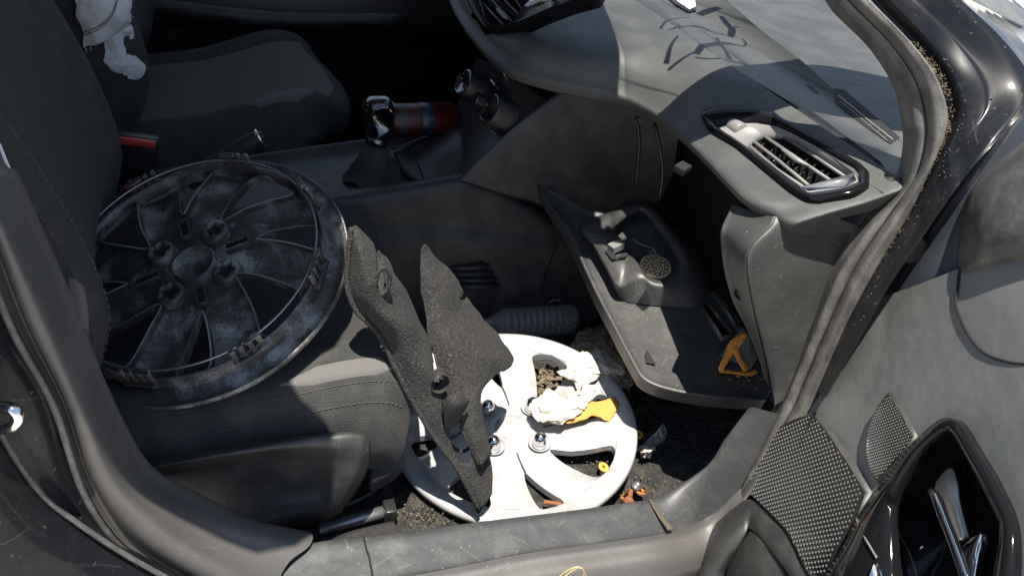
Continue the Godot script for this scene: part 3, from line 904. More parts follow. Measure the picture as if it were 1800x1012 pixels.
	for e in [[0.732, 0.975, 0.0], [0.741, 0.92, 0.0], [0.7455, 0.80, 0.0], [0.747, 0.4, 0.0], [0.747, 0.0, 0.0]]:
		var r := []
		for q in top:
			var w: Vector3 = mid + (Vector3(q.x, q.y, 0) - mid) * e[1]
			r.append(Vector3(w.x, w.y, e[0]))
		rows.append(r)
	# the end leans: its lower edge lies further in than its upper one
	for r in rows:
		for k in r.size():
			r[k].z -= smoothstep(0.60, 0.715, r[k].z) * maxf(0.0, 0.903 - r[k].y) * 0.50
	var st := S()
	grid_but(st, net(rows, 300, 140), [plan(hole), plan(chole)], true)
	var dash := put("dashboard", st, M.dash_pad, car, "dusty black dashboard pad with a shadow across it")
	# deck below the windscreen and the raised strip before it
	st = S()
	rows = []
	for i in 12:
		var r := []
		for j in 30:
			var x := 1.0 + 0.8 * i / 11.0
			r.append(Vector3(x, 0.892 + 0.02 * pow((x - 1.0) / 0.8, 2.0), -0.72 + 1.455 * j / 29.0))
		rows.append(r)
	grid(st, rows, false, true)
	put("dashboard_deck", st, M.dash_pad, car)
	st = S()
	var strip := cr([Vector3(1.0465, 0.906, -0.1146), Vector3(1.0273, 0.906, 0.2228), Vector3(1.0238, 0.906, 0.3565), Vector3(1.0336, 0.906, 0.4968), Vector3(1.0386, 0.906, 0.5962), Vector3(1.0327, 0.906, 0.6742), Vector3(1.0164, 0.906, 0.7069), Vector3(1.0176, 0.906, 0.7287), Vector3(1.0432, 0.906, 0.7242), Vector3(1.0814, 0.906, 0.6937), Vector3(1.1135, 0.906, 0.6523), Vector3(1.1376, 0.906, 0.6021), Vector3(1.1475, 0.906, 0.5606), Vector3(1.1634, 0.906, 0.435), Vector3(1.2115, 0.906, 0.2446), Vector3(1.2312, 0.906, 0.1151), Vector3(1.274, 0.906, -0.067), Vector3(1.3524, 0.906, -0.4043)], 72, true)
	strip = off(strip, Vector3(0, -0.022, 0))
	plate(st, strip, Vector3(0, 0.022, 0), 0.005)
	var sp := put("windscreen_strip", st, M.dash_pad, car)
	st = S(false)
	plate(st, [Vector3(1.1637, 0.9063, 0.4142), Vector3(1.1814, 0.9063, 0.4174), Vector3(1.1562, 0.9063, 0.5172), Vector3(1.1354, 0.9063, 0.601), Vector3(1.0991, 0.9063, 0.6245), Vector3(1.1048, 0.9063, 0.5573), Vector3(1.1191, 0.9063, 0.4783)], Vector3(0, 0.001, 0))
	var slot := put("demister_vent", st, M.matt_black, car)
	for k in 2:
		st = S()
		var a := [[Vector3(1.1454, 0.908, 0.4487), Vector3(1.126, 0.908, 0.5378), Vector3(1.112, 0.908, 0.6131)], [Vector3(1.1312, 0.908, 0.4727), Vector3(1.1144, 0.908, 0.5507), Vector3(1.1001, 0.908, 0.6154)]]
		tube(st, a[k], 0.0016 if k == 0 else 0.0008, 6)
		put("slat", st, M.slat, slot)
	for k in 6:
		var q: Vector3 = [Vector3(1.1293, 0.9075, 0.485), Vector3(1.1262, 0.9075, 0.5091), Vector3(1.1218, 0.9075, 0.5368), Vector3(1.1188, 0.9075, 0.5594), Vector3(1.1139, 0.9075, 0.5814), Vector3(1.1087, 0.9075, 0.6008)][k]
		st = S(false)
		block(st, Basis(Vector3.UP, 0.3), q, Vector3(0.006, 0.0006, 0.0005), 0.0003, 1)
		put("vane", st, M.slat, slot)
	# raised lettering on the strip
	var tm := TextMesh.new()
	var fnt := SystemFont.new()
	fnt.font_names = PackedStringArray(["Droid Sans"])
	tm.font = fnt
	tm.text = "AIRBAG"
	tm.font_size = 24
	tm.pixel_size = 0.00042
	tm.depth = 0.0008
	var tmi := MeshInstance3D.new()
	tmi.name = "lettering"
	tmi.mesh = tm
	tmi.material_override = M.dash_pad
	sp.add_child(tmi, true)
	var ta: Vector3 = Vector3(1.1201, 0.906, 0.4199)
	var tb: Vector3 = Vector3(1.1263, 0.906, 0.3902)
	var tx := (ta - tb).normalized()
	tmi.transform = Transform3D(Basis(tx, Vector3.UP.cross(tx), Vector3.UP), ta - spot(sp) + Vector3(0, 0.0007, 0))

	# right air vent
	var vent := part_root("side_air_vent", car, vo[9])
	st = S()
	rings(st, [off(vo, vn * -0.012), off(vo, vn * 0.001), off(vo, vn * 0.005)], 76)
	var inset := []
	for i in vo.size():
		inset.append(vo[i].lerp(vi[i], 0.16) + vn * 0.0068)
	rings(st, [off(vo, vn * 0.005), inset, off(vi, vn * 0.004), off(vi, vn * -0.006)], 76)
	put("gloss_frame", st, M.piano_dark, vent)
	st = S()
	rings(st, [off(vi, vn * 0.001), off(vp, vn * -0.003), off(vp, vn * -0.012)], 76)
	put("silver_bezel", st, M.grey_plastic, vent)
	st = S()
	rings(st, [off(vp, vn * -0.012), off(vp, vn * -0.06)], 76)
	fill(st, off(along(vp, 76, true), vn * -0.06))
	put("duct", st, M.matt_black, vent)
	st = S()
	plate(st, [Vector3(0.9353, 0.8637, 0.6693), Vector3(0.9968, 0.8921, 0.685), Vector3(0.9897, 0.8888, 0.7037), Vector3(0.9718, 0.8806, 0.7042), Vector3(0.9355, 0.8638, 0.685)], vn * 0.004, 0.002)
	put("chrome_bar", st, M.bright_silver, vent)
	for s in [[Vector3(0.9609, 0.8623, 0.516), Vector3(0.961, 0.8624, 0.5849), Vector3(0.9588, 0.8613, 0.6555)], [Vector3(0.9769, 0.8697, 0.5125), Vector3(0.9802, 0.8712, 0.5927), Vector3(0.9828, 0.8724, 0.6631)], [Vector3(0.9943, 0.8777, 0.5242), Vector3(0.9978, 0.8794, 0.6027), Vector3(0.9995, 0.8801, 0.6689)], [Vector3(0.9494, 0.8592, 0.5268), Vector3(0.9472, 0.8582, 0.6008), Vector3(0.9503, 0.8597, 0.6569)]]:
		st = S()
		tube(st, s, [0.0032, 0.0028, 0.0034], 8, 0.8)
		put("slat", st, M.slat, vent)
	for k in 9:
		var a: Vector3 = [Vector3(0.9935, 0.8642, 0.4993), Vector3(0.9998, 0.867, 0.5136), Vector3(1.0042, 0.8691, 0.5318), Vector3(1.0084, 0.8711, 0.5513), Vector3(1.0113, 0.8724, 0.571), Vector3(1.0134, 0.8734, 0.5914), Vector3(1.015, 0.8741, 0.6107), Vector3(1.017, 0.875, 0.63), Vector3(1.0198, 0.8763, 0.6463)][k]
		var b: Vector3 = [Vector3(0.9646, 0.8508, 0.5138), Vector3(0.9641, 0.8506, 0.5342), Vector3(0.9634, 0.8503, 0.5558), Vector3(0.9641, 0.8506, 0.5745), Vector3(0.9641, 0.8506, 0.5939), Vector3(0.9643, 0.8507, 0.6112), Vector3(0.9659, 0.8514, 0.6244), Vector3(0.9729, 0.8547, 0.6359), Vector3(0.9864, 0.8609, 0.6418)][k]
		st = S(false)
		ribbon(st, [a, b], 0.006, (b - a).cross(vn), 0.001)
		put("vane", st, M.black_plastic, vent)
	st = S()
	tube(st, cr([Vector3(0.9704, 0.8733, 0.5703), Vector3(0.9647, 0.8773, 0.5952), Vector3(0.965, 0.8775, 0.6131), Vector3(0.9753, 0.8756, 0.6281)], 14), cr([0.0012, 0.0042, 0.0046, 0.0014], 14), 10, 0.8)
	put("slider", st, M.grey_plastic, vent)
	st = S()
	lathe(st, [Vector2(0.0, 0.012), Vector2(0.011, 0.012), Vector2(0.012, 0.010), Vector2(0.012, -0.010), Vector2(0.011, -0.012), Vector2(0, -0.012)], axis_frame(Vector3(0.1, 0.1, 1), Vector3(0.9537, 0.8656, 0.4841)), 22)
	put("thumbwheel", st, M.grey_plastic, vent)
	st = S()
	for k in 40:
		var q: Vector3 = [Vector3(0.9792, 0.8487, 0.5688), Vector3(0.9898, 0.8536, 0.5824), Vector3(0.9888, 0.8532, 0.6043), Vector3(0.9942, 0.8557, 0.6214)][k % 4] + Vector3(rng.randfn() * 0.006, 0, rng.randfn() * 0.010)
		block(st, Basis(Vector3(1, 1, 0).normalized(), rng.randf() * 3.0), q, Vector3(0.0016, 0.0005, 0.0006) * rng.randf_range(0.4, 1.3), 0.0002, 1)
	put("glass_crumbs", st, M.clear_plastic, vent).set_meta("kind", "stuff")

	# centre air vent in its gloss surround
	var cv := part_root("centre_air_vent", car, co[5])
	st = S()
	rings(st, [off(co, cn * -0.02), off(co, cn * 0.002), off(co, cn * 0.006)], 60)
	var cin := []
	for i in co.size():
		cin.append(co[i].lerp(ci[i], 0.2) + cn * 0.008)
	rings(st, [off(co, cn * 0.006), cin, off(ci, cn * 0.004), off(ci, cn * -0.05)], 60)
	fill(st, off(along(ci, 60, true), cn * -0.05))
	put("gloss_frame", st, M.piano_dark, cv)
	for s in [[Vector3(0.7226, 0.8813, -0.0424), Vector3(0.7286, 0.875, 0.011), Vector3(0.7349, 0.8694, 0.0633)], [Vector3(0.7343, 0.8921, -0.029), Vector3(0.74, 0.8855, 0.0238), Vector3(0.7457, 0.8799, 0.0729)], [Vector3(0.7459, 0.9026, -0.0158), Vector3(0.7512, 0.8968, 0.0327), Vector3(0.7567, 0.8919, 0.0779)], [Vector3(0.7572, 0.912, 0.001), Vector3(0.7595, 0.9079, 0.0281), Vector3(0.7616, 0.9011, 0.0652)]]:
		st = S()
		tube(st, s, 0.0022, 8, 0.7)
		put("slat", st, M.slat, cv)
	st = S()
	tube(st, cr([Vector3(0.7319, 0.8874, 0.0151), Vector3(0.731, 0.887, 0.0376), Vector3(0.7335, 0.8851, 0.0569), Vector3(0.7377, 0.8818, 0.0648)], 10), cr([0.001, 0.004, 0.004, 0.001], 10), 8)
	put("slider", st, M.grey_plastic, cv)
	st = S()
	plate(st, [Vector3(0.7549, 0.9119, 0.0907), Vector3(0.7651, 0.9241, 0.091), Vector3(0.7826, 0.9394, 0.1141), Vector3(0.7883, 0.9414, 0.1331), Vector3(0.7726, 0.9274, 0.1139), Vector3(0.7577, 0.9129, 0.1)], cn * 0.003, 0.001)
	put("chrome_bar", st, M.satin_silver, cv)

	# end of the dashboard
	var lc := [Vector3(0.9043, 0.8042, 0.6), Vector3(0.8736, 0.787, 0.632), Vector3(0.879, 0.7632, 0.635), Vector3(0.9023, 0.714, 0.635), Vector3(0.9315, 0.665, 0.64), Vector3(0.9581, 0.6302, 0.65), Vector3(0.9874, 0.5805, 0.67), Vector3(0.9942, 0.5575, 0.685)]
	var sc := [Vector3(0.8998, 0.8321, 0.682), Vector3(0.8914, 0.822, 0.69), Vector3(0.8671, 0.794, 0.696), Vector3(0.8718, 0.7604, 0.701), Vector3(0.8971, 0.707, 0.707), Vector3(0.922, 0.6622, 0.711), Vector3(0.9503, 0.609, 0.717), Vector3(0.9654, 0.577, 0.72)]
	var rc := [Vector3(1.0517, 0.8502, 0.69), Vector3(1.03, 0.8275, 0.7), Vector3(1.0195, 0.7918, 0.706), Vector3(1.0115, 0.7578, 0.712), Vector3(1.0006, 0.7031, 0.721), Vector3(0.9936, 0.6451, 0.729), Vector3(0.9876, 0.5721, 0.736), Vector3(0.9702, 0.5551, 0.737)]
	st = S()
	rows = []
	for i in lc.size():
		rows.append([lc[i] + Vector3(0.14, 0.0, -0.02), lc[i] + Vector3(0.006, 0, -0.004), lc[i].lerp(sc[i], 0.1) + Vector3(-0.004, 0, 0), lc[i].lerp(sc[i], 0.6) + Vector3(-0.004, 0, 0.004), sc[i] + Vector3(-0.0012, 0, 0.0), sc[i] + Vector3(0.003, 0, -0.006)])
	grid(st, net(rows, 50, 24))
	var cover := put("glovebox_side_cover", st, M.panel_grey, car)
	st = S()
	rows = []
	for i in lc.size():
		rows.append([sc[i] + Vector3(0.004, 0, -0.006), sc[i] + Vector3(0.0015, 0, 0.001), sc[i].lerp(rc[i], 0.12) + Vector3(0, 0, 0.004), sc[i].lerp(rc[i], 0.6) + Vector3(0, 0, 0.004), rc[i], rc[i] + Vector3(0.004, 0, -0.02)])
	grid(st, net(rows, 50, 30))
	put("dashboard_end_panel", st, M.panel_grey, car)
	for k in 2:
		var q: Vector3 = [Vector3(0.8922, 0.7597, 0.655), Vector3(0.9091, 0.7052, 0.662)][k]
		var fr := axis_frame(Vector3(-0.75, 0.12, 0.65), q + Vector3(-0.006, 0, 0.006))
		st = S()
		lathe(st, [Vector2(0.0105, 0.0), Vector2(0.0095, 0.002), Vector2(0.008, 0.0015), Vector2(0.0075, -0.006), Vector2(0, -0.006)], fr, 20)
		put("screw_recess", st, M.dark_plastic, cover)
		st = S()
		lathe(st, [Vector2(0.0, 0.001), Vector2(0.004, 0.0005), Vector2(0.0055, -0.002), Vector2(0.0055, -0.005)], fr, 14)
		put("screw", st, M.dull_metal if k == 0 else M.rust_brown, cover)
	st = S(false)
	block(st, Basis(), Vector3(1.16, 0.62, -0.10), Vector3(0.20, 0.19, 0.235), 0.01)
	put("added_light_block", st, M.matt_black, car)  # added dark block, closes a light leak under the dashboard pad
	# glovebox opening: back, roof and what hangs in it
	st = S()
	sheet(st, net([[Vector3(1.16, 0.30, 0.13), Vector3(1.16, 0.30, 0.69)], [Vector3(1.14, 0.55, 0.13), Vector3(1.14, 0.55, 0.69)], [Vector3(1.06, 0.80, 0.13), Vector3(1.06, 0.80, 0.69)]], 8, 4), 0.01)
	var cav := put("glovebox_cavity", st, M.matt_black, car)
	st = S()
	block(st, Basis(Vector3(0.2, 1, 0.3).normalized(), 0.5), Vector3(0.8717, 0.8099, 0.5), Vector3(0.010, 0.006, 0.009), 0.002)
	put("connector", st, M.matt_black, cav)
	for s in [[Vector3(0.9184, 0.7893, 0.26), Vector3(0.9312, 0.7474, 0.27), Vector3(0.9412, 0.6659, 0.28)], [Vector3(0.931, 0.7964, 0.3), Vector3(0.9494, 0.7337, 0.33), Vector3(0.9555, 0.675, 0.34)]]:
		st = S()
		tube(st, cr(s, 12), 0.003, 6)
		put("wire", st, M.dark_plastic, cav)
	st = S()
	lathe(st, [Vector2(0, 0.004), Vector2(0.006, 0.003), Vector2(0.007, -0.004)], axis_frame(Vector3(-1, 0, 0.4), Vector3(0.9284, 0.7781, 0.25)), 12)
	put("bump_stop", st, M.grey_plastic, cav)

# ================================================================ centre console
func make_console(car: Node3D) -> void:
	var st := S()
	var rows := []
	for s in [[-0.10, 0.46, 0.42], [0.10, 0.50, 0.44], [0.28, 0.535, 0.465], [0.40, 0.556, 0.482], [0.46, 0.566, 0.49], [0.57, 0.583, 0.496], [0.66, 0.600, 0.497], [0.70, 0.600, 0.493], [0.80, 0.556, 0.478], [0.91, 0.498, 0.456], [1.05, 0.44, 0.42]]:
		var x: float = s[0]
		var t: float = s[1]
		var r: float = s[2]
		rows.append([Vector3(x, 0.29, 0.165), Vector3(x, r - 0.09, 0.150), Vector3(x, r - 0.022, 0.145), Vector3(x, r, 0.139), Vector3(x, r + 0.02, 0.131), Vector3(x, lerpf(r, t, 0.7), 0.126), Vector3(x, t - 0.008, 0.121), Vector3(x, t, 0.108), Vector3(x, t - 0.004, 0.085), Vector3(x, t - 0.02, 0.07), Vector3(x, t - 0.02, -0.07), Vector3(x, t, -0.108), Vector3(x, t - 0.03, -0.125), Vector3(x, r, -0.14), Vector3(x, 0.29, -0.165)])
	grid(st, net(rows, 70, 60), false, true)
	var con := put("centre_console", st, M.black_plastic, car)
	# cheek of the console running up to the dashboard
	st = S()
	rows = [
		[Vector3(0.6754, 0.6002, 0.123), Vector3(0.7105, 0.6458, 0.123), Vector3(0.7615, 0.7031, 0.123), Vector3(0.8129, 0.7531, 0.123), Vector3(0.8574, 0.796, 0.123), Vector3(0.8758, 0.8239, 0.123)],
		[Vector3(0.7508, 0.5796, 0.132), Vector3(0.7965, 0.6371, 0.135), Vector3(0.8516, 0.698, 0.138), Vector3(0.8852, 0.7492, 0.14), Vector3(0.899, 0.7977, 0.14), Vector3(0.9111, 0.8316, 0.14)],
		[Vector3(0.8278, 0.5602, 0.138), Vector3(0.8791, 0.6187, 0.145), Vector3(0.9221, 0.6795, 0.15), Vector3(0.9454, 0.7383, 0.155), Vector3(0.9487, 0.7894, 0.155), Vector3(0.9479, 0.8366, 0.155)],
		[Vector3(0.9068, 0.5159, 0.142), Vector3(0.9595, 0.5624, 0.155), Vector3(1.0028, 0.6163, 0.165), Vector3(1.0173, 0.6804, 0.175), Vector3(1.0164, 0.7305, 0.18), Vector3(0.9979, 0.8167, 0.18)],
		[Vector3(0.9657, 0.4691, 0.145), Vector3(1.0169, 0.513, 0.16), Vector3(1.0574, 0.5716, 0.175), Vector3(1.0675, 0.6406, 0.19), Vector3(1.055, 0.7061, 0.2), Vector3(1.0372, 0.8047, 0.2)],
	]
	var wrap := []
	for q in rows[0]:
		wrap.append(q + Vector3(0.004, -0.002, -0.014))
	rows.push_front(wrap)
	grid(st, net(rows, 40, 40))
	put("console_cheek", st, M.black_plastic, car)
	# seam lines
	st = S()
	tube(st, cr([Vector3(0.6744, 0.6017, 0.126), Vector3(0.7498, 0.58, 0.135), Vector3(0.8267, 0.5606, 0.141), Vector3(0.8979, 0.5198, 0.144)], 30), 0.0012, 6)
	put("seam", st, M.matt_black, con)
	st = S()
	tube(st, cr([Vector3(0.8982, 0.5156, 0.1455), Vector3(0.8833, 0.4793, 0.1465), Vector3(0.8694, 0.4166, 0.151), Vector3(0.8636, 0.3607, 0.155)], 20), 0.0012, 6)
	put("seam", st, M.matt_black, con)
	# footwell grille
	var gr := part_root("footwell_grille", car, Vector3(0.7185, 0.4128, 0.15))
	st = S()
	plate(st, [Vector3(0.6667, 0.4343, 0.1495), Vector3(0.7294, 0.4441, 0.149), Vector3(0.7395, 0.4385, 0.149), Vector3(0.7698, 0.3864, 0.1525), Vector3(0.7632, 0.3817, 0.153), Vector3(0.6879, 0.3847, 0.153)], Vector3(0, 0, 0.002), 0.0008)
	put("grille_back", st, M.matt_black, gr)
	for s in [[Vector3(0.6642, 0.429, 0.153), Vector3(0.7459, 0.4342, 0.153)], [Vector3(0.6699, 0.4165, 0.154), Vector3(0.7549, 0.4187, 0.154)], [Vector3(0.6758, 0.4038, 0.155), Vector3(0.7629, 0.4031, 0.155)], [Vector3(0.6815, 0.3914, 0.1565), Vector3(0.7707, 0.3877, 0.1565)]]:
		st = S()
		ribbon(st, s, 0.004, Vector3(0.2, 0.75, 0.6), 0.002)
		put("slat", st, M.black_plastic, gr)
	# heater controls
	var stack := S()
	rows = [
		[Vector3(0.6489, 0.5227, -0.08), Vector3(0.6879, 0.6048, -0.08), Vector3(0.7239, 0.6959, -0.08), Vector3(0.7413, 0.7655, -0.08)],
		[Vector3(0.6663, 0.5655, 0.02), Vector3(0.7031, 0.6374, 0.02), Vector3(0.7371, 0.7184, 0.02), Vector3(0.7558, 0.7795, 0.02)],
		[Vector3(0.6767, 0.6011, 0.118), Vector3(0.7118, 0.6468, 0.118), Vector3(0.763, 0.7043, 0.118), Vector3(0.8164, 0.7566, 0.118)],
	]
	grid(stack, net(rows, 16, 20))
	var hc := put("heater_panel", stack, M.dark_plastic, car)
	for k in 3:
		var q: Vector3 = [Vector3(0.6977, 0.7484, 0.03), Vector3(0.735, 0.7214, 0.085), Vector3(0.715, 0.7283, 0.055)][k]
		var sc: float = [1.0, 1.15, 0.5][k]
		var fr := axis_frame(Vector3(-0.86, 0.42, 0.12), q)
		st = S()
		lathe(st, [Vector2(0.027 * sc, -0.03), Vector2(0.0255 * sc, 0.012), Vector2(0.024 * sc, 0.016)], fr, 28)
		put("knob", st, M.black_plastic if k == 1 else M.dark_plastic, hc)
		st = S()
		lathe(st, [Vector2(0.024 * sc, 0.016), Vector2(0.0215 * sc, 0.019), Vector2(0.0195 * sc, 0.016), Vector2(0.0, 0.0150)], fr, 28)
		put("knob_face", st, M.piano_black, hc)
	for k in 4:
		st = S()
		block(st, Basis(Vector3(0, 0, 1), 0.6), [Vector3(0.7513, 0.781, 0.06), Vector3(0.7366, 0.7594, 0.055), Vector3(0.7162, 0.7106, 0.03), Vector3(0.7422, 0.675, 0.085)][k], Vector3(0.004, 0.011, 0.008), 0.002)
		put("button", st, M.piano_black, hc)
	# gear lever
	var gear := part_root("gear_lever", car, Vector3(0.55, 0.57, 0))
	st = S()
	var foot := Vector3(0.5396, 0.5501, 0.02)
	rows = []
	for i in 9:
		var t := i / 8.0
		var r := []
		for k in 24:
			var an := TAU * k / 24
			var rad := lerpf(0.062, 0.019, pow(t, 0.7)) * (1.0 + 0.16 * (1 - t) * sin(an * 4.0 + t * 3.0) + 0.10 * sin(an * 7.0 + t * 9.0) * (1 - t))
			var c: Vector3 = foot.lerp(Vector3(0.5385, 0.6203, 0), t)
			r.append(c + Vector3(cos(an) * rad, 0.008 * sin(an * 3 + t * 6) * (1 - t), sin(an) * rad * 0.9))
		rows.append(r)
	grid(st, net(rows, 18, 24), true, true)
	put("boot", st, M.seat_cloth, gear)
	st = S()
	tube(st, [Vector3(0.5398, 0.618, 0), Vector3(0.542, 0.6318, 0)], 0.021, 20)
	put("collar", st, M.dark_chrome, gear)
	st = S()
	rows = []
	var kc: Vector3 = Vector3(0.5416, 0.6679, 0)
	for i in 18:
		var v := -PI / 2 + PI * i / 17
		var r := []
		for k in 28:
			var an := TAU * k / 28
			var yy := signf(sin(v)) * pow(absf(sin(v)), 0.75) * 0.042
			var rr := pow(cos(v), 0.55)
			var sx := signf(cos(an)) * pow(absf(cos(an)), 0.8) * 0.029 * (1.0 + 0.12 * yy / 0.042)
			var sz := signf(sin(an)) * pow(absf(sin(an)), 0.8) * 0.024 * (1.0 + 0.10 * yy / 0.042)
			r.append(kc + Basis(Vector3(0, 0, 1), 0.10) * Vector3(sx * rr, yy, sz * rr))
		rows.append(r)
	grid(st, rows, true, true)
	put("knob", st, M.piano_black, gear)
	st = S()
	plate(st, cr([Vector3(0.523, 0.6885, 0.024), Vector3(0.5364, 0.7001, 0.025), Vector3(0.5531, 0.6984, 0.025), Vector3(0.5609, 0.6818, 0.024), Vector3(0.5572, 0.6513, 0.023), Vector3(0.5412, 0.6398, 0.023), Vector3(0.5266, 0.653, 0.023)], 28, true), Vector3(0.1, 0.1, 1).normalized() * 0.003, 0.002)
	put("knob_insert", st, M.dark_chrome, gear)
	# tray beside the lever
	st = S()
	sheet(st, net([[Vector3(0.585, 0.5767, -0.05), Vector3(0.6616, 0.614, -0.05), Vector3(0.7048, 0.6424, -0.05)], [Vector3(0.5846, 0.5764, 0.03), Vector3(0.6528, 0.6121, 0.03), Vector3(0.7004, 0.636, 0.03)], [Vector3(0.6026, 0.585, 0.09), Vector3(0.6615, 0.5918, 0.09), Vector3(0.6855, 0.5941, 0.09)]], 12, 12), 0.004)
	var tray := put("console_tray", st, M.black_plastic, car)
	st = S()
	tube(st, cr([Vector3(0.5821, 0.5839, -0.05), Vector3(0.6281, 0.6038, -0.05), Vector3(0.67, 0.6213, -0.05)], 12), 0.003, 6)
	put("tray_rim", st, M.black_plastic, tray)
	st = S()
	tube(st, cr([Vector3(0.6018, 0.6163, 0.02), Vector3(0.6108, 0.5979, 0.05), Vector3(0.6168, 0.5826, 0.09)], 12), 0.002, 6)
	put("seam", st, M.matt_black, tray)
	# handbrake
	var hb := part_root("handbrake", car, Vector3(0.2552, 0.5823, 0.02))
	st = S()
	tube(st, cr([Vector3(0.2068, 0.547, 0.02), Vector3(0.2534, 0.5845, 0.02), Vector3(0.2986, 0.6153, 0.02), Vector3(0.3275, 0.6341, 0.02)], 20), cr([0.014, 0.016, 0.0175, 0.0165], 20), 16)
	put("grip", st, M.black_plastic, hb)
	st = S()
	tube(st, [Vector3(0.3275, 0.6341, 0.02), Vector3(0.3313, 0.6368, 0.02)], 0.0172, 18)
	put("end_ring", st, M.chrome, hb)
	st = S()
	tube(st, [Vector3(0.3313, 0.6368, 0.02), Vector3(0.3352, 0.6396, 0.02)], [0.011, 0.010], 14)
	put("button", st, M.dark_plastic, hb)
	# rear end of the console: ribbed grey tray
	var rt := part_root("cup_tray", car, Vector3(0.1196, 0.5441, 0.02))
	st = S()
	plate(st, cr([Vector3(0.0651, 0.5216, 0.02), Vector3(0.094, 0.5583, 0.02), Vector3(0.1184, 0.5647, 0.02), Vector3(0.1449, 0.5582, 0.02), Vector3(0.17, 0.5516, 0.02), Vector3(0.1781, 0.5315, 0.02), Vector3(0.1425, 0.5218, 0.02), Vector3(0.0996, 0.519, 0.02)], 32, true), Vector3(0, -0.02, 0.0), 0.0)
	put("tray_base", st, M.grey_plastic, rt)
	for k in 5:
		st = S()
		tube(st, [[Vector3(0.0858, 0.5539, 0.024), Vector3(0.1019, 0.556, 0.024)], [Vector3(0.0819, 0.5485, 0.024), Vector3(0.1059, 0.5506, 0.024)], [Vector3(0.0778, 0.5421, 0.024), Vector3(0.1089, 0.544, 0.024)], [Vector3(0.0736, 0.5356, 0.024), Vector3(0.1093, 0.5375, 0.024)], [Vector3(0.0695, 0.5291, 0.024), Vector3(0.1052, 0.5309, 0.024)]][k], 0.0022, 6)
		put("rib", st, M.dark_plastic, rt)
	st = S()
	tube(st, cr([Vector3(0.0656, 0.5236, 0.026), Vector3(0.0912, 0.5233, 0.026), Vector3(0.1108, 0.533, 0.026), Vector3(0.1138, 0.5483, 0.026), Vector3(0.1024, 0.5613, 0.026)], 20), 0.0026, 6)
	put("tray_rim", st, M.grey_plastic, rt)
	# seat belt buckles
	var b1 := part_root("driver_belt_buckle", car, Vector3(0.128, 0.5978, 0.02))
	st = S()
	var up := Vector3(0.15, 1, 0).normalized()
	var bx: Vector3 = (Vector3(0.1545, 0.6221, 0.02) - Vector3(0.1094, 0.6277, 0.02)).normalized()
	var bb := Basis(bx, up, bx.cross(up)).orthonormalized()
	block(st, bb, Vector3(0.1277, 0.5925, 0.02), Vector3(0.032, 0.045, 0.011), 0.004)
	put("buckle_body", st, M.dark_plastic, b1)
	st = S()
	block(st, bb, Vector3(0.1317, 0.6302, 0.034), Vector3(0.028, 0.006, 0.004), 0.002)
	put("release_button", st, M.red_plastic, b1)
	var b2 := part_root("passenger_belt_buckle", car, Vector3(0.135, 0.5534, 0.08))
	bx = (Vector3(0.1551, 0.5625, 0.1) - Vector3(0.1209, 0.5879, 0.1)).normalized()
	bb = Basis(bx, up, bx.cross(up)).orthonormalized()
	st = S()
	block(st, bb, Vector3(0.142, 0.5511, 0.09), Vector3(0.034, 0.018, 0.011), 0.004)
	put("buckle_body", st, M.dark_plastic, b2)
	st = S()
	block(st, bb, Vector3(0.135, 0.5722, 0.1), Vector3(0.026, 0.007, 0.006), 0.002)
	put("release_button", st, M.red_plastic, b2)

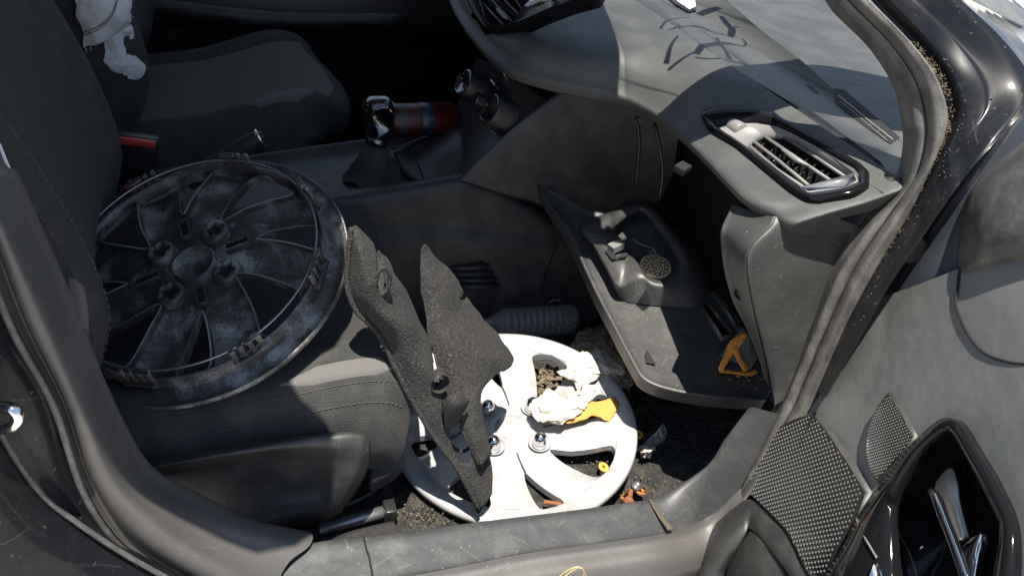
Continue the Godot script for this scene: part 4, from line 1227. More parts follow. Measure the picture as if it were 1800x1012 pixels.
# ================================================================ seats
func seat(car: Node3D, called: String, label: String, to: Callable, driver: bool) -> void:
	var root := part_root(called, car, to.call(Vector3(0.2, 0.3, 0.36)), label)
	var prof := [[0.075, -0.17], [0.080, -0.08], [0.092, -0.02], [0.120, 0.022], [0.165, 0.034], [0.215, 0.022], [0.29, 0.012], [0.36, 0.010], [0.44, 0.012], [0.505, 0.022], [0.55, 0.034], [0.588, 0.024], [0.612, 0.0], [0.630, -0.045], [0.634, -0.085], [0.622, -0.13]]
	var rows := []
	for s in [[-0.10, 0.0, 1.0], [0.0, 0.0, 1.0], [0.12, 0.0, 1.0], [0.24, 0.0, 1.0], [0.34, 0.0, 1.0], [0.41, 0.002, 1.0], [0.46, -0.002, 1.0], [0.495, -0.014, 0.995], [0.517, -0.036, 0.98], [0.525, -0.066, 0.97], [0.515, -0.10, 0.96], [0.48, -0.12, 0.95]]:
		var x: float = s[0]
		var r := []
		var yb: float = 0.50 + (x - 0.12) * 0.13 + s[1]
		for q in prof:
			var e := pow(absf(q[0] - 0.355) / 0.28, 3.0 if not driver else 2.2)
			r.append(to.call(Vector3(x - (0.15 if driver else 0.055) * e * clampf(x / 0.5, 0, 1), yb + q[1] * (1.0 if s[1] > -0.05 else 0.6) + (0.022 * smoothstep(0.018, 0.034, q[1]) if driver else 0.0) + (0.03 * smoothstep(0.2, 0.45, x) if driver else 0.0), 0.355 + (q[0] - 0.355) * s[2])))
		rows.append(r)
	var d := net(rows, 90, 90)
	var st := S()
	grid(st, d, false, not driver)
	var cushion := put("seat_cushion", st, M.seat_cloth, root)
	var nn := normals(d)
	var sgn := 1.0 if nn[40][45].y > 0 else -1.0
	var sub := func(i0: int, i1: int, j0: int, j1: int, up: float) -> Array:
		var out := []
		for i in range(i0, i1 + 1):
			var r := []
			for j in range(j0, j1 + 1):
				var edge := 1.0 if (i == i0 or i == i1 or j == j0 or j == j1) else 0.0
				r.append(d[i][j] + nn[i][j] * sgn * (up * (1.0 - edge) - 0.001 * edge))
			out.append(r)
		return out
	st = S()
	grid(st, (sub as Callable).call(8, 54, 31, 56, 0.003), false, not driver)
	put("seat_insert", st, M.seat_mesh_cloth if not driver else M.window_lit_cloth, cushion)
	for jj in [[63, 68]] + ([[20, 25]] if driver else []):
		st = S()
		var band := []
		var full: Array = (sub as Callable).call(31, 54, jj[0], jj[1], 0.002)
		for i in full.size():
			var taper := clampf(minf(i, full.size() - 1 - i) / 5.0, 0.12, 1.0)
			var r := []
			for j in full[i].size():
				r.append(full[i][full[i].size() / 2].lerp(full[i][j], taper))
			band.append(r)
		grid(st, band, false, not driver)
		put("bolster_patch", st, M.grey_cloth, cushion)
	for j in [69, 73, 22]:
		st = S()
		var line := []
		for i in range(4, 62):
			line.append(d[i][j] + nn[i][j] * sgn * 0.0012)
		stitches(st, line, 70)
		put("stitching", st, M.stitch, cushion)
	st = S()
	var cross := []
	for j in range(24, 66):
		cross.append(d[55][j] + nn[55][j] * sgn * 0.0015)
	stitches(st, cross, 40)
	put("stitching", st, M.stitch, cushion)
	# backrest
	rows = []
	for s in [[0.44, 0.00], [0.50, 0.035], [0.56, 0.078], [0.62, 0.100], [0.68, 0.106], [0.78, 0.082], [0.88, 0.042], [1.0, -0.02], [1.10, -0.075], [1.14, -0.12]]:
		var r := []
		for q in [[0.085, -0.15], [0.088, -0.06], [0.105, -0.012], [0.14, 0.008], [0.20, -0.004], [0.28, -0.016], [0.36, -0.018], [0.44, -0.016], [0.52, -0.004], [0.575, 0.010], [0.612, -0.012], [0.634, -0.06], [0.638, -0.15]]:
			var pinch := 1.0 - 0.25 * smoothstep(1.0, 1.14, s[0])
			r.append(to.call(Vector3(s[1] + q[1], s[0], 0.36 + (q[0] - 0.36) * pinch)))
		rows.append(r)
	var bd := net(rows, 70, 60)
	st = S()
	grid(st, bd, false, driver)
	var back := put("backrest", st, M.seat_cloth, root)
	var bn := normals(bd)
	var bs := 1.0 if bn[30][30].x > 0 else -1.0
	st = S()
	var ins := []
	for i in range(6, 62):
		var r := []
		for j in range(20, 41):
			r.append(bd[i][j] + bn[i][j] * bs * (0.003 if j > 20 and j < 40 else -0.001))
		ins.append(r)
	grid(st, ins, false, driver)
	put("backrest_insert", st, M.seat_mesh_cloth, back)
	for j in [10, 44, 48]:
		st = S()
		var line := []
		for i in range(3, 64):
			line.append(bd[i][j] + bn[i][j] * bs * 0.0012)
		stitches(st, line, 70)
		put("stitching", st, M.stitch, back)
	st = S()
	block(st, Basis(Vector3.BACK, 0.25), to.call(Vector3(-0.16, 1.22, 0.36)), Vector3(0.045, 0.09, 0.13), 0.04, 4)
	put("headrest", st, M.seat_cloth, root)
	# plinth
	st = S()
	block(st, Basis(), to.call(Vector3(0.18, 0.37, 0.36)), Vector3(0.27, 0.075, 0.20), 0.02)
	put("seat_frame", st, M.matt_black, root)

func make_seats(car: Node3D) -> void:
	seat(car, "passenger_seat", "black cloth passenger seat with the blackened wheel cover on it", func(p: Vector3) -> Vector3: return p, false)
	seat(car, "driver_seat", "black cloth driver's seat on the far side of the console", func(p: Vector3) -> Vector3: return Vector3(p.x + 0.035, p.y + 0.005, -p.z - 0.055), true)
	var ps := car.get_node("passenger_seat")
	# grey flank of the backrest near the pillar
	var st := S()
	sheet(st, net([[Vector3(0.0911, 0.7534, 0.64), Vector3(0.1009, 0.7488, 0.64), Vector3(0.1044, 0.737, 0.632)], [Vector3(0.0869, 0.7056, 0.642), Vector3(0.1011, 0.7104, 0.64), Vector3(0.1044, 0.6957, 0.63)], [Vector3(0.0857, 0.6454, 0.642), Vector3(0.0954, 0.6545, 0.64), Vector3(0.0992, 0.6597, 0.632)]], 14, 10), 0.004)
	put("bolster_patch", st, M.grey_cloth, ps)
	st = S()
	block(st, Basis(Vector3(0, 0, 1), 0.18), Vector3(0.0529, 0.885, 0.648), Vector3(0.0055, 0.020, 0.001), 0.0008, 1)
	put("seat_label", st, M.white_label, ps)
	# side cover: rim, hollow and rounded front
	st = S()
	var c := [
		[Vector3(0.0968, 0.4676, 0.64), Vector3(0.0979, 0.4721, 0.652), Vector3(0.0973, 0.4639, 0.655), Vector3(0.1058, 0.4289, 0.64), Vector3(0.1272, 0.3731, 0.64), Vector3(0.1642, 0.3162, 0.65), Vector3(0.1777, 0.3074, 0.652), Vector3(0.1766, 0.2837, 0.64)],
		[Vector3(0.1421, 0.4883, 0.64), Vector3(0.1427, 0.4926, 0.654), Vector3(0.1423, 0.4863, 0.657), Vector3(0.1426, 0.4516, 0.64), Vector3(0.1616, 0.39, 0.638), Vector3(0.1933, 0.3428, 0.65), Vector3(0.2012, 0.3335, 0.654), Vector3(0.2028, 0.3097, 0.64)],
		[Vector3(0.2131, 0.4958, 0.64), Vector3(0.2128, 0.5017, 0.654), Vector3(0.2126, 0.4981, 0.658), Vector3(0.2132, 0.4638, 0.64), Vector3(0.2202, 0.4023, 0.636), Vector3(0.2326, 0.367, 0.65), Vector3(0.2355, 0.3534, 0.655), Vector3(0.2393, 0.3263, 0.64)],
		[Vector3(0.2871, 0.5036, 0.64), Vector3(0.2858, 0.5093, 0.654), Vector3(0.2854, 0.5026, 0.659), Vector3(0.2881, 0.474, 0.644), Vector3(0.2946, 0.4114, 0.638), Vector3(0.3023, 0.3851, 0.65), Vector3(0.3062, 0.369, 0.656), Vector3(0.3098, 0.3358, 0.64)],
		[Vector3(0.3502, 0.504, 0.64), Vector3(0.348, 0.5115, 0.654), Vector3(0.3461, 0.5008, 0.66), Vector3(0.347, 0.4712, 0.65), Vector3(0.3493, 0.4192, 0.645), Vector3(0.3518, 0.3916, 0.655), Vector3(0.3537, 0.3713, 0.657), Vector3(0.358, 0.3369, 0.64)],
		[Vector3(0.3938, 0.5016, 0.64), Vector3(0.3925, 0.5088, 0.654), Vector3(0.389, 0.4961, 0.662), Vector3(0.3851, 0.4646, 0.66), Vector3(0.3792, 0.4345, 0.66), Vector3(0.3746, 0.4033, 0.66), Vector3(0.3734, 0.3773, 0.656), Vector3(0.3786, 0.3475, 0.64)],
		[Vector3(0.4113, 0.4879, 0.63), Vector3(0.4112, 0.4965, 0.648), Vector3(0.4114, 0.486, 0.655), Vector3(0.4101, 0.4586, 0.655), Vector3(0.4015, 0.4253, 0.655), Vector3(0.3911, 0.3971, 0.654), Vector3(0.3838, 0.371, 0.65), Vector3(0.3843, 0.3443, 0.635)],
		[Vector3(0.4236, 0.4532, 0.6), Vector3(0.4266, 0.4515, 0.61), Vector3(0.428, 0.4401, 0.615), Vector3(0.4266, 0.4133, 0.615), Vector3(0.4177, 0.3782, 0.615), Vector3(0.4055, 0.3453, 0.612), Vector3(0.3957, 0.3217, 0.61), Vector3(0.3949, 0.3038, 0.6)],
	]
	grid(st, net(c, 60, 50))
	put("seat_side_cover", st, M.black_plastic, ps)
	# adjusting bar and rail
	st = S()
	tube(st, cr([Vector3(0.5037, 0.436, 0.5), Vector3(0.4984, 0.4257, 0.52), Vector3(0.4831, 0.4117, 0.54), Vector3(0.473, 0.3929, 0.555), Vector3(0.4645, 0.3617, 0.575), Vector3(0.4509, 0.3441, 0.59), Vector3(0.4264, 0.3333, 0.6), Vector3(0.3922, 0.3271, 0.61)], 40), 0.0045, 8)
	put("adjusting_bar", st, M.dark_plastic, ps)
	st = S()
	tube(st, [Vector3(0.3574, 0.315, 0.6328), Vector3(0.4235, 0.315, 0.6221), Vector3(0.4647, 0.315, 0.6166)], 0.010, 8, 0.8)
	var rail := put("seat_rail", st, M.dull_metal, ps)
	st = S()
	block(st, Basis(), Vector3(0.4602, 0.318, 0.6208), Vector3(0.009, 0.013, 0.014), 0.003)
	put("rail_cap", st, M.dark_plastic, rail)
	st = S()
	sheet(st, net([[Vector3(0.3518, 0.325, 0.6707), Vector3(0.3923, 0.33, 0.6579), Vector3(0.4595, 0.325, 0.6454)], [Vector3(0.3742, 0.355, 0.7149), Vector3(0.406, 0.36, 0.7035), Vector3(0.4603, 0.35, 0.6885)], [Vector3(0.4149, 0.36, 0.7365), Vector3(0.4331, 0.36, 0.7213), Vector3(0.462, 0.35, 0.6989)]], 10, 12), 0.01)
	put("carpet_flap", st, M.felt, ps)

# ================================================================ glovebox lid, fallen open
func make_glovebox(car: Node3D) -> void:
	var n := Vector3(-0.1559, 0.9564, 0.2469)
	var lid := part_root("glovebox_lid", car, Vector3(0.8532, 0.4937, 0.5628), "black glovebox lid hanging open with a moulded cup hollow")
	var rim := [Vector3(0.8181, 0.6, 0.1286), Vector3(0.8228, 0.589, 0.1741), Vector3(0.8289, 0.579, 0.2169), Vector3(0.8356, 0.5701, 0.2556), Vector3(0.8378, 0.5575, 0.3058), Vector3(0.8384, 0.5426, 0.364), Vector3(0.8398, 0.5291, 0.4171), Vector3(0.8432, 0.5152, 0.4729), Vector3(0.8458, 0.5028, 0.5226), Vector3(0.8482, 0.4946, 0.5561), Vector3(0.8512, 0.4896, 0.5772), Vector3(0.8648, 0.4872, 0.5954), Vector3(0.8924, 0.4869, 0.6139), Vector3(0.928, 0.4882, 0.6313), Vector3(0.973, 0.4909, 0.649), Vector3(1.0239, 0.4951, 0.6652)]
	var hinge := [Vector3(0.8229, 0.6001, 0.1313), Vector3(0.8583, 0.5947, 0.1744), Vector3(0.8897, 0.5899, 0.213), Vector3(0.9219, 0.5902, 0.2321), Vector3(0.9593, 0.5949, 0.2375), Vector3(0.9905, 0.5982, 0.2446), Vector3(1.0102, 0.5889, 0.2928), Vector3(1.0197, 0.5762, 0.3483), Vector3(1.0278, 0.5632, 0.4038), Vector3(1.036, 0.554, 0.4444), Vector3(1.0467, 0.547, 0.4783), Vector3(1.0523, 0.5397, 0.5101), Vector3(1.055, 0.5324, 0.5404), Vector3(1.0586, 0.5253, 0.5701), Vector3(1.0567, 0.5164, 0.6032), Vector3(1.0498, 0.5046, 0.6447)]
	var rows := []
	for i in rim.size():
		var a: Vector3 = rim[i]
		var b: Vector3 = hinge[i]
		var w := b - a
		var s := minf(1.0, w.length() / 0.08)
		rows.append([a - n * 0.026 + w.normalized() * 0.002, a - n * 0.004, a + n * 0.003, a + w.normalized() * 0.006 * s + n * 0.004, a + w.normalized() * 0.014 * s + n * 0.001, a.lerp(b, 0.3) - n * 0.002, a.lerp(b, 0.7) - n * 0.003, b, b - n * 0.015])
	var st := S()
	sheet(st, net(rows, 80, 40), 0.004)
	put("tray", st, M.lid_grey, lid)
	# moulded hollow
	var base := [Vector3(0.8624, 0.5751, 0.2533), Vector3(0.8702, 0.5608, 0.3134), Vector3(0.8744, 0.5459, 0.3738), Vector3(0.8773, 0.5329, 0.4261), Vector3(0.9094, 0.5336, 0.4437), Vector3(0.9405, 0.5354, 0.4562), Vector3(0.9769, 0.5381, 0.4687), Vector3(1.0045, 0.5422, 0.4705), Vector3(1.0348, 0.5555, 0.4378), Vector3(1.0462, 0.5684, 0.395), Vector3(1.0456, 0.5824, 0.3405), Vector3(1.0325, 0.5957, 0.2806), Vector3(1.0159, 0.6074, 0.2248), Vector3(0.9817, 0.6058, 0.2096), Vector3(0.9281, 0.5916, 0.2305), Vector3(0.8857, 0.5823, 0.2399)]
	var top := [Vector3(0.8451, 0.5967, 0.3045), Vector3(0.8524, 0.5881, 0.3424), Vector3(0.8564, 0.5771, 0.3875), Vector3(0.8617, 0.5664, 0.4324), Vector3(0.9004, 0.5754, 0.4218), Vector3(0.9163, 0.5725, 0.443), Vector3(0.9391, 0.5739, 0.4521), Vector3(0.9703, 0.5802, 0.4472), Vector3(0.993, 0.5897, 0.4248), Vector3(0.9999, 0.5985, 0.3953), Vector3(1.0002, 0.6075, 0.3606), Vector3(0.9908, 0.6179, 0.3142), Vector3(0.9757, 0.6259, 0.2736), Vector3(0.9553, 0.6238, 0.2691), Vector3(0.9199, 0.6163, 0.2755), Vector3(0.8763, 0.606, 0.2882)]
	var lipo := [Vector3(0.8904, 0.6017, 0.3135), Vector3(0.8958, 0.6005, 0.3216), Vector3(0.9023, 0.5973, 0.338), Vector3(0.9063, 0.5909, 0.3655), Vector3(0.9093, 0.5825, 0.3999), Vector3(0.9135, 0.5754, 0.4299), Vector3(0.9369, 0.5759, 0.443), Vector3(0.9649, 0.5829, 0.4334), Vector3(0.9828, 0.5913, 0.4121), Vector3(0.9854, 0.5976, 0.3893), Vector3(0.9832, 0.6036, 0.3648), Vector3(0.9774, 0.6136, 0.3224), Vector3(0.9673, 0.622, 0.2833), Vector3(0.9537, 0.621, 0.2788), Vector3(0.9304, 0.6149, 0.2878), Vector3(0.905, 0.6068, 0.3031)]
	var inn := [Vector3(0.8954, 0.5972, 0.3099), Vector3(0.9008, 0.596, 0.318), Vector3(0.9073, 0.5928, 0.3344), Vector3(0.9113, 0.5863, 0.3621), Vector3(0.9152, 0.5787, 0.3942), Vector3(0.9195, 0.5722, 0.4219), Vector3(0.9416, 0.5728, 0.4335), Vector3(0.9684, 0.5795, 0.4247), Vector3(0.9844, 0.587, 0.4054), Vector3(0.9859, 0.5926, 0.3848), Vector3(0.9837, 0.5986, 0.3602), Vector3(0.9783, 0.6083, 0.3192), Vector3(0.9691, 0.6169, 0.2802), Vector3(0.9574, 0.616, 0.2761), Vector3(0.9351, 0.61, 0.2854), Vector3(0.9111, 0.6024, 0.2996)]
	var deep := [Vector3(0.9337, 0.5629, 0.2644), Vector3(0.9435, 0.5544, 0.2629), Vector3(0.9542, 0.5482, 0.2735), Vector3(0.9584, 0.5421, 0.2999), Vector3(0.9625, 0.5347, 0.3312), Vector3(0.9675, 0.5296, 0.354), Vector3(0.9861, 0.5298, 0.3651), Vector3(1.01, 0.536, 0.356), Vector3(1.0226, 0.5422, 0.3399), Vector3(1.0231, 0.5473, 0.3206), Vector3(1.0206, 0.5536, 0.2946), Vector3(1.0173, 0.5637, 0.2532), Vector3(1.0116, 0.5724, 0.216), Vector3(0.9973, 0.5745, 0.2192), Vector3(0.9745, 0.5726, 0.2325), Vector3(0.9501, 0.5691, 0.2509)]
	st = S()
	var loops := []
	for l in [base, top, lipo, inn, deep]:
		loops.append(cr(l, 96, true))
	var mids := []
	for k in 96:
		mids.append(loops[0][k].lerp(loops[1][k], 0.85) + (loops[1][k] - loops[2][k]).normalized() * 0.002)
	grid(st, [loops[0], mids, loops[1], loops[2], loops[3], loops[4]], true)
	fill(st, loops[4])
	put("cup_hollow", st, M.lid_grey, lid)
	# latch
	var la := part_root("latch", lid, Vector3(0.9121, 0.5669, 0.3164))
	st = S(false)
	var e1: Vector3 = (Vector3(0.8953, 0.6051, 0.3604) - Vector3(0.8637, 0.5974, 0.37)).normalized()
	var lb := Basis(e1, n, e1.cross(n)).orthonormalized()
	block(st, lb.rotated(e1, -0.25), Vector3(0.8809, 0.5979, 0.3626), Vector3(0.012, 0.0065, 0.0085), 0.0012)
	put("hook", st, M.grey_plastic, la)
	st = S(false)
	plate(st, [Vector3(0.8622, 0.5896, 0.3607), Vector3(0.8726, 0.5914, 0.3605), Vector3(0.8758, 0.5881, 0.3813), Vector3(0.8946, 0.5927, 0.3753), Vector3(0.8975, 0.5923, 0.3786), Vector3(0.89, 0.5896, 0.3846), Vector3(0.8664, 0.5858, 0.3842)], n * 0.001)
	put("latch_slot", st, M.matt_black, la)
	# ribs by the hinge
	for s in [[Vector3(0.9996, 0.5404, 0.4742), Vector3(1.0171, 0.5447, 0.4686), Vector3(1.0319, 0.5286, 0.5405), Vector3(1.0065, 0.5231, 0.5457)], [Vector3(1.0328, 0.5517, 0.4512), Vector3(1.0417, 0.5539, 0.4483), Vector3(1.0524, 0.5354, 0.5268), Vector3(1.0415, 0.5313, 0.5358)]]:
		st = S()
		plate(st, s, n * 0.008, 0.003)
		put("rib", st, M.lid_grey, lid)
	# three-cornered hole in the edge
	st = S(false)
	plate(st, [Vector3(0.8732, 0.5059, 0.5403), Vector3(0.8792, 0.5088, 0.5329), Vector3(0.8822, 0.5014, 0.5634), Vector3(0.8685, 0.5009, 0.5566)], n * 0.0012)
	put("notch", st, M.matt_black, lid)
	# hinge bracket with orange flaking on it
	var br := part_root("hinge_bracket", lid, Vector3(1.0093, 0.5089, 0.6022))
	st = S(false)
	plate(st, [Vector3(0.985, 0.5138, 0.5762), Vector3(1.0232, 0.5586, 0.5602), Vector3(1.0282, 0.5548, 0.5784), Vector3(1.0393, 0.5248, 0.6001), Vector3(1.0247, 0.5115, 0.6103), Vector3(0.9791, 0.5064, 0.6009)], n * 0.006, 0.0015)
	put("bracket_plate", st, M.lid_grey, br)
	for s in [[[Vector3(0.9715, 0.5145, 0.6056), Vector3(0.9902, 0.5299, 0.5901), Vector3(1.0041, 0.5429, 0.5808), Vector3(1.0212, 0.5612, 0.5773)], [0.004, 0.006, 0.009, 0.004]], [[Vector3(1.0012, 0.5409, 0.5867), Vector3(1.0048, 0.5299, 0.5992), Vector3(1.0122, 0.5184, 0.6159)], [0.006, 0.0045, 0.006]], [[Vector3(0.9719, 0.5121, 0.6027), Vector3(0.9938, 0.5124, 0.6116), Vector3(1.0177, 0.5141, 0.6198), Vector3(1.0293, 0.5182, 0.6193)], [0.004, 0.0025, 0.004, 0.003]]]:
		st = S()
		ribbon(st, cr(s[0], 14), cr(s[1], 14), n, 0.002)
		put("orange_flaking", st, M.rust_orange, br)
	st = S()
	for k in 46:
		var t := rng.randf()
		var q: Vector3 = (Vector3(0.9715, 0.509, 0.5945)).lerp(Vector3(1.0285, 0.5079, 0.6347), t) + Vector3(rng.randfn() * 0.012, 0, rng.randfn() * 0.012)
		q += n * (0.0035 - n.dot(q - Vector3(1.0044, 0.5057, 0.6118)))
		block(st, Basis(n, rng.randf() * 3.0), q, Vector3(1, 0.5, 0.8) * rng.randf_range(0.0004, 0.0013), 0.0002, 1)
	put("orange_crumbs", st, M.rust_orange, br).set_meta("kind", "stuff")

# ================================================================ open door
func dots(parent: Node3D, poly: Array, n: Vector3, dx: Vector3, dy: Vector3, r: float, material: Material) -> void:
	var mid := Vector3.ZERO
	for q in poly:
		mid += q
	mid /= poly.size()
	var a := dx.normalized()
	var b := n.cross(a).normalized()
	var flat := PackedVector2Array()
	for q in poly:
		flat.append(Vector2((q - mid).dot(a), (q - mid).dot(b)))
	var st := S()
	lathe(st, [Vector2(r, 0), Vector2(r * 0.75, r * 0.55), Vector2(0, r * 0.8)], axis_frame(n, Vector3.ZERO), 7)
	st.generate_normals()
	var mm := MultiMesh.new()
	mm.transform_format = MultiMesh.TRANSFORM_3D
	mm.mesh = st.commit()
	var spots := []
	var ux := dx.length()
	var uy := dy.length()
	for i in range(-60, 61):
		for j in range(-60, 61):
			var q := Vector2(i * ux + (ux * 0.5 if j % 2 else 0.0), j * uy)
			if Geometry2D.is_point_in_polygon(q, flat):
				spots.append(mid + a * q.x + b * q.y)
	mm.instance_count = spots.size()
	for i in spots.size():
		mm.set_instance_transform(i, Transform3D(Basis(), spots[i]))
	var o := MultiMeshInstance3D.new()
	o.name = "grille_bumps"
	o.multimesh = mm
	o.material_override = material
	o.set_meta("kind", "stuff")
	parent.add_child(o, true)
	o.position = -spot(parent)

func make_door(car: Node3D) -> void:
	var n := Vector3(-0.9136, 0.1697, -0.3694)
	var door := part_root("open_door", car, Vector3(0.98, 0.3, 0.87), "open front door seen from inside, dusty black trim")
	var rows := [
		[Vector3(1.1083, 0.691, 0.6747), Vector3(1.031, 0.7385, 0.7525), Vector3(1.0188, 0.7767, 0.7894), Vector3(1.0099, 0.81, 0.8211), Vector3(0.9963, 0.8755, 0.8796), Vector3(0.9928, 0.913, 0.9055), Vector3(0.9878, 0.9595, 0.9446), Vector3(0.9907, 1.0262, 0.9843)],
		[Vector3(1.093, 0.6534, 0.6954), Vector3(1.0148, 0.7047, 0.7714), Vector3(0.9978, 0.7561, 0.8264), Vector3(0.9856, 0.8023, 0.8722), Vector3(0.9727, 0.8486, 0.9201), Vector3(0.964, 0.8863, 0.9534), Vector3(0.9566, 0.9286, 0.9913), Vector3(0.9524, 1.0017, 1.0407)],
		[Vector3(1.0802, 0.5981, 0.7016), Vector3(1.0037, 0.6575, 0.7774), Vector3(0.9798, 0.7242, 0.8562), Vector3(0.9632, 0.7734, 0.9143), Vector3(0.948, 0.8276, 0.9661), Vector3(0.9376, 0.8608, 1.0016), Vector3(0.9285, 0.8973, 1.0354), Vector3(0.9224, 0.9742, 1.0913)],
		[Vector3(1.0678, 0.5363, 0.7039), Vector3(0.9918, 0.6035, 0.7819), Vector3(0.966, 0.6774, 0.8687), Vector3(0.945, 0.7377, 0.9377), Vector3(0.9275, 0.7974, 0.9974), Vector3(0.9172, 0.8369, 1.0356), Vector3(0.9064, 0.8813, 1.0774), Vector3(0.9, 0.9482, 1.1293)],
		[Vector3(1.054, 0.471, 0.7079), Vector3(0.9766, 0.5472, 0.7882), Vector3(0.9489, 0.6206, 0.8795), Vector3(0.9277, 0.6895, 0.9581), Vector3(0.905, 0.7595, 1.0357), Vector3(0.8935, 0.8032, 1.0789), Vector3(0.8842, 0.8482, 1.117), Vector3(0.8779, 0.9172, 1.1699)],
		[Vector3(1.04, 0.3874, 0.7042), Vector3(0.961, 0.4721, 0.7869), Vector3(0.9296, 0.5599, 0.8941), Vector3(0.9032, 0.6375, 0.9894), Vector3(0.88, 0.7113, 1.0755), Vector3(0.8647, 0.7623, 1.1312), Vector3(0.8571, 0.813, 1.168), Vector3(0.854, 0.8832, 1.2134)],
		[Vector3(1.0294, 0.295, 0.688), Vector3(0.9461, 0.3956, 0.7778), Vector3(0.9114, 0.487, 0.9002), Vector3(0.8801, 0.5778, 1.0139), Vector3(0.8557, 0.6647, 1.114), Vector3(0.8399, 0.727, 1.1764), Vector3(0.8333, 0.7875, 1.215), Vector3(0.8318, 0.8516, 1.2536)],
		[Vector3(1.0204, 0.1765, 0.6556), Vector3(0.9354, 0.2872, 0.7488), Vector3(0.8931, 0.3921, 0.9017), Vector3(0.8565, 0.5121, 1.042), Vector3(0.8323, 0.6195, 1.1513), Vector3(0.8184, 0.6964, 1.2155), Vector3(0.8132, 0.7666, 1.2551), Vector3(0.8112, 0.8222, 1.2911)],
		[Vector3(0.9853, 0.0713, 0.6941), Vector3(0.903, 0.1965, 0.7874), Vector3(0.8666, 0.3275, 0.9375), Vector3(0.8338, 0.4674, 1.0775), Vector3(0.8134, 0.5808, 1.1801), Vector3(0.8015, 0.6723, 1.2463), Vector3(0.7965, 0.7411, 1.2847), Vector3(0.7961, 0.7978, 1.3172)],
	]
	var st := S()
	var o1 := handle_outline()
	var o2 := [Vector3(0.8507, 0.5595, 1.024), Vector3(0.8642, 0.6054, 1.0118), Vector3(0.8736, 0.6405, 1.0047), Vector3(0.8817, 0.6805, 1.0029), Vector3(0.8895, 0.719, 1.0012), Vector3(0.8933, 0.7449, 1.0038), Vector3(0.8957, 0.7683, 1.0085), Vector3(0.8964, 0.7813, 1.0129), Vector3(0.8955, 0.7889, 1.0187), Vector3(0.8929, 0.7956, 1.0281), Vector3(0.8875, 0.7988, 1.0429), Vector3(0.8811, 0.7988, 1.0588), Vector3(0.8739, 0.7995, 1.0769), Vector3(0.867, 0.8, 1.0942), Vector3(0.8604, 0.7994, 1.1103), Vector3(0.8536, 0.7982, 1.1265), Vector3(0.8481, 0.7962, 1.1391), Vector3(0.8424, 0.7914, 1.151), Vector3(0.8355, 0.782, 1.1638), Vector3(0.8257, 0.7662, 1.1807), Vector3(0.8126, 0.7367, 1.1997), Vector3(0.8085, 0.6538, 1.1717), Vector3(0.8283, 0.5696, 1.0841)]
	var o4 := [Vector3(0.8633, 0.639, 1.0889), Vector3(0.8778, 0.6443, 1.0608), Vector3(0.8952, 0.6441, 1.034), Vector3(0.9088, 0.6491, 1.0135), Vector3(0.92, 0.6597, 1.0016), Vector3(0.9287, 0.6811, 0.9953), Vector3(0.9341, 0.7049, 0.9927), Vector3(0.935, 0.7274, 0.9956), Vector3(0.935, 0.7387, 1.0006), Vector3(0.9342, 0.7402, 1.0089), Vector3(0.9314, 0.739, 1.0205), Vector3(0.9278, 0.7366, 1.0337), Vector3(0.9208, 0.7358, 1.0507), Vector3(0.9145, 0.7357, 1.0662), Vector3(0.9063, 0.7363, 1.0815), Vector3(0.8969, 0.7388, 1.095), Vector3(0.8879, 0.7404, 1.1071), Vector3(0.8816, 0.7367, 1.1155), Vector3(0.8714, 0.7286, 1.1263), Vector3(0.8567, 0.7106, 1.1436), Vector3(0.8439, 0.6851, 1.158), Vector3(0.8414, 0.6408, 1.1438), Vector3(0.8502, 0.6224, 1.1136)]
	var cut := []
	for k in o1.size():
		cut.append(o1[k].lerp(o2[k] - n * 0.032, 0.45).lerp(o4[k], 0.34))
	cut = cr(cut, 110, true)
	grid_cut(st, net(rows, 280, 280), cut, n)
	var trim := put("door_trim", st, M.door_plastic, door)
	# metal behind the trim
	st = S(false)
	plate(st, [Vector3(1.073, 0.7558, 0.7376), Vector3(1.094, 0.9206, 0.7613), Vector3(1.1102, 1.0491, 0.7805), Vector3(1.0555, 1.1281, 0.9521), Vector3(0.8485, 0.7872, 1.3073), Vector3(0.8931, 0.2393, 0.9452), Vector3(0.9566, 0.1463, 0.7453), Vector3(0.9908, 0.3053, 0.7339), Vector3(1.0331, 0.541, 0.7375), Vector3(1.0547, 0.6658, 0.7416)], n * -0.09)
	put("door_shell", st, M.clean_paint, door)
	# painted front edge beside the trim, sky reflection put into its grey-blue colour
	st = S()
	grid(st, net([
		[Vector3(1.1259, 1.0364, 0.7493), Vector3(1.0911, 1.0436, 0.7819), Vector3(1.0752, 1.0474, 0.8066), Vector3(1.0643, 1.0545, 0.8477)],
		[Vector3(1.1188, 0.9812, 0.7416), Vector3(1.0835, 0.9906, 0.7763), Vector3(1.0636, 0.9984, 0.8073), Vector3(1.0543, 1.0121, 0.853)],
		[Vector3(1.1087, 0.9188, 0.7378), Vector3(1.0735, 0.9314, 0.7739), Vector3(1.0492, 0.9436, 0.8125), Vector3(1.0442, 0.9552, 0.8463)],
		[Vector3(1.097, 0.851, 0.7357), Vector3(1.0618, 0.8682, 0.7736), Vector3(1.0331, 0.8883, 0.8213), Vector3(1.0307, 0.8997, 0.8488)],
		[Vector3(1.0873, 0.7908, 0.7318), Vector3(1.0525, 0.8109, 0.7703), Vector3(1.0244, 0.836, 0.8189), Vector3(1.0144, 0.8676, 0.8743)],
		[Vector3(1.0779, 0.7357, 0.7298), Vector3(1.0435, 0.7586, 0.7687), Vector3(1.0218, 0.7846, 0.8127), Vector3(1.0062, 0.8381, 0.8919)],
	], 40, 16))
	put("painted_edge", st, M.sky_tinted_paint, door, "painted front edge of the open door, sky reflection put into its colour")
	# corner cover behind the mirror
	st = S()
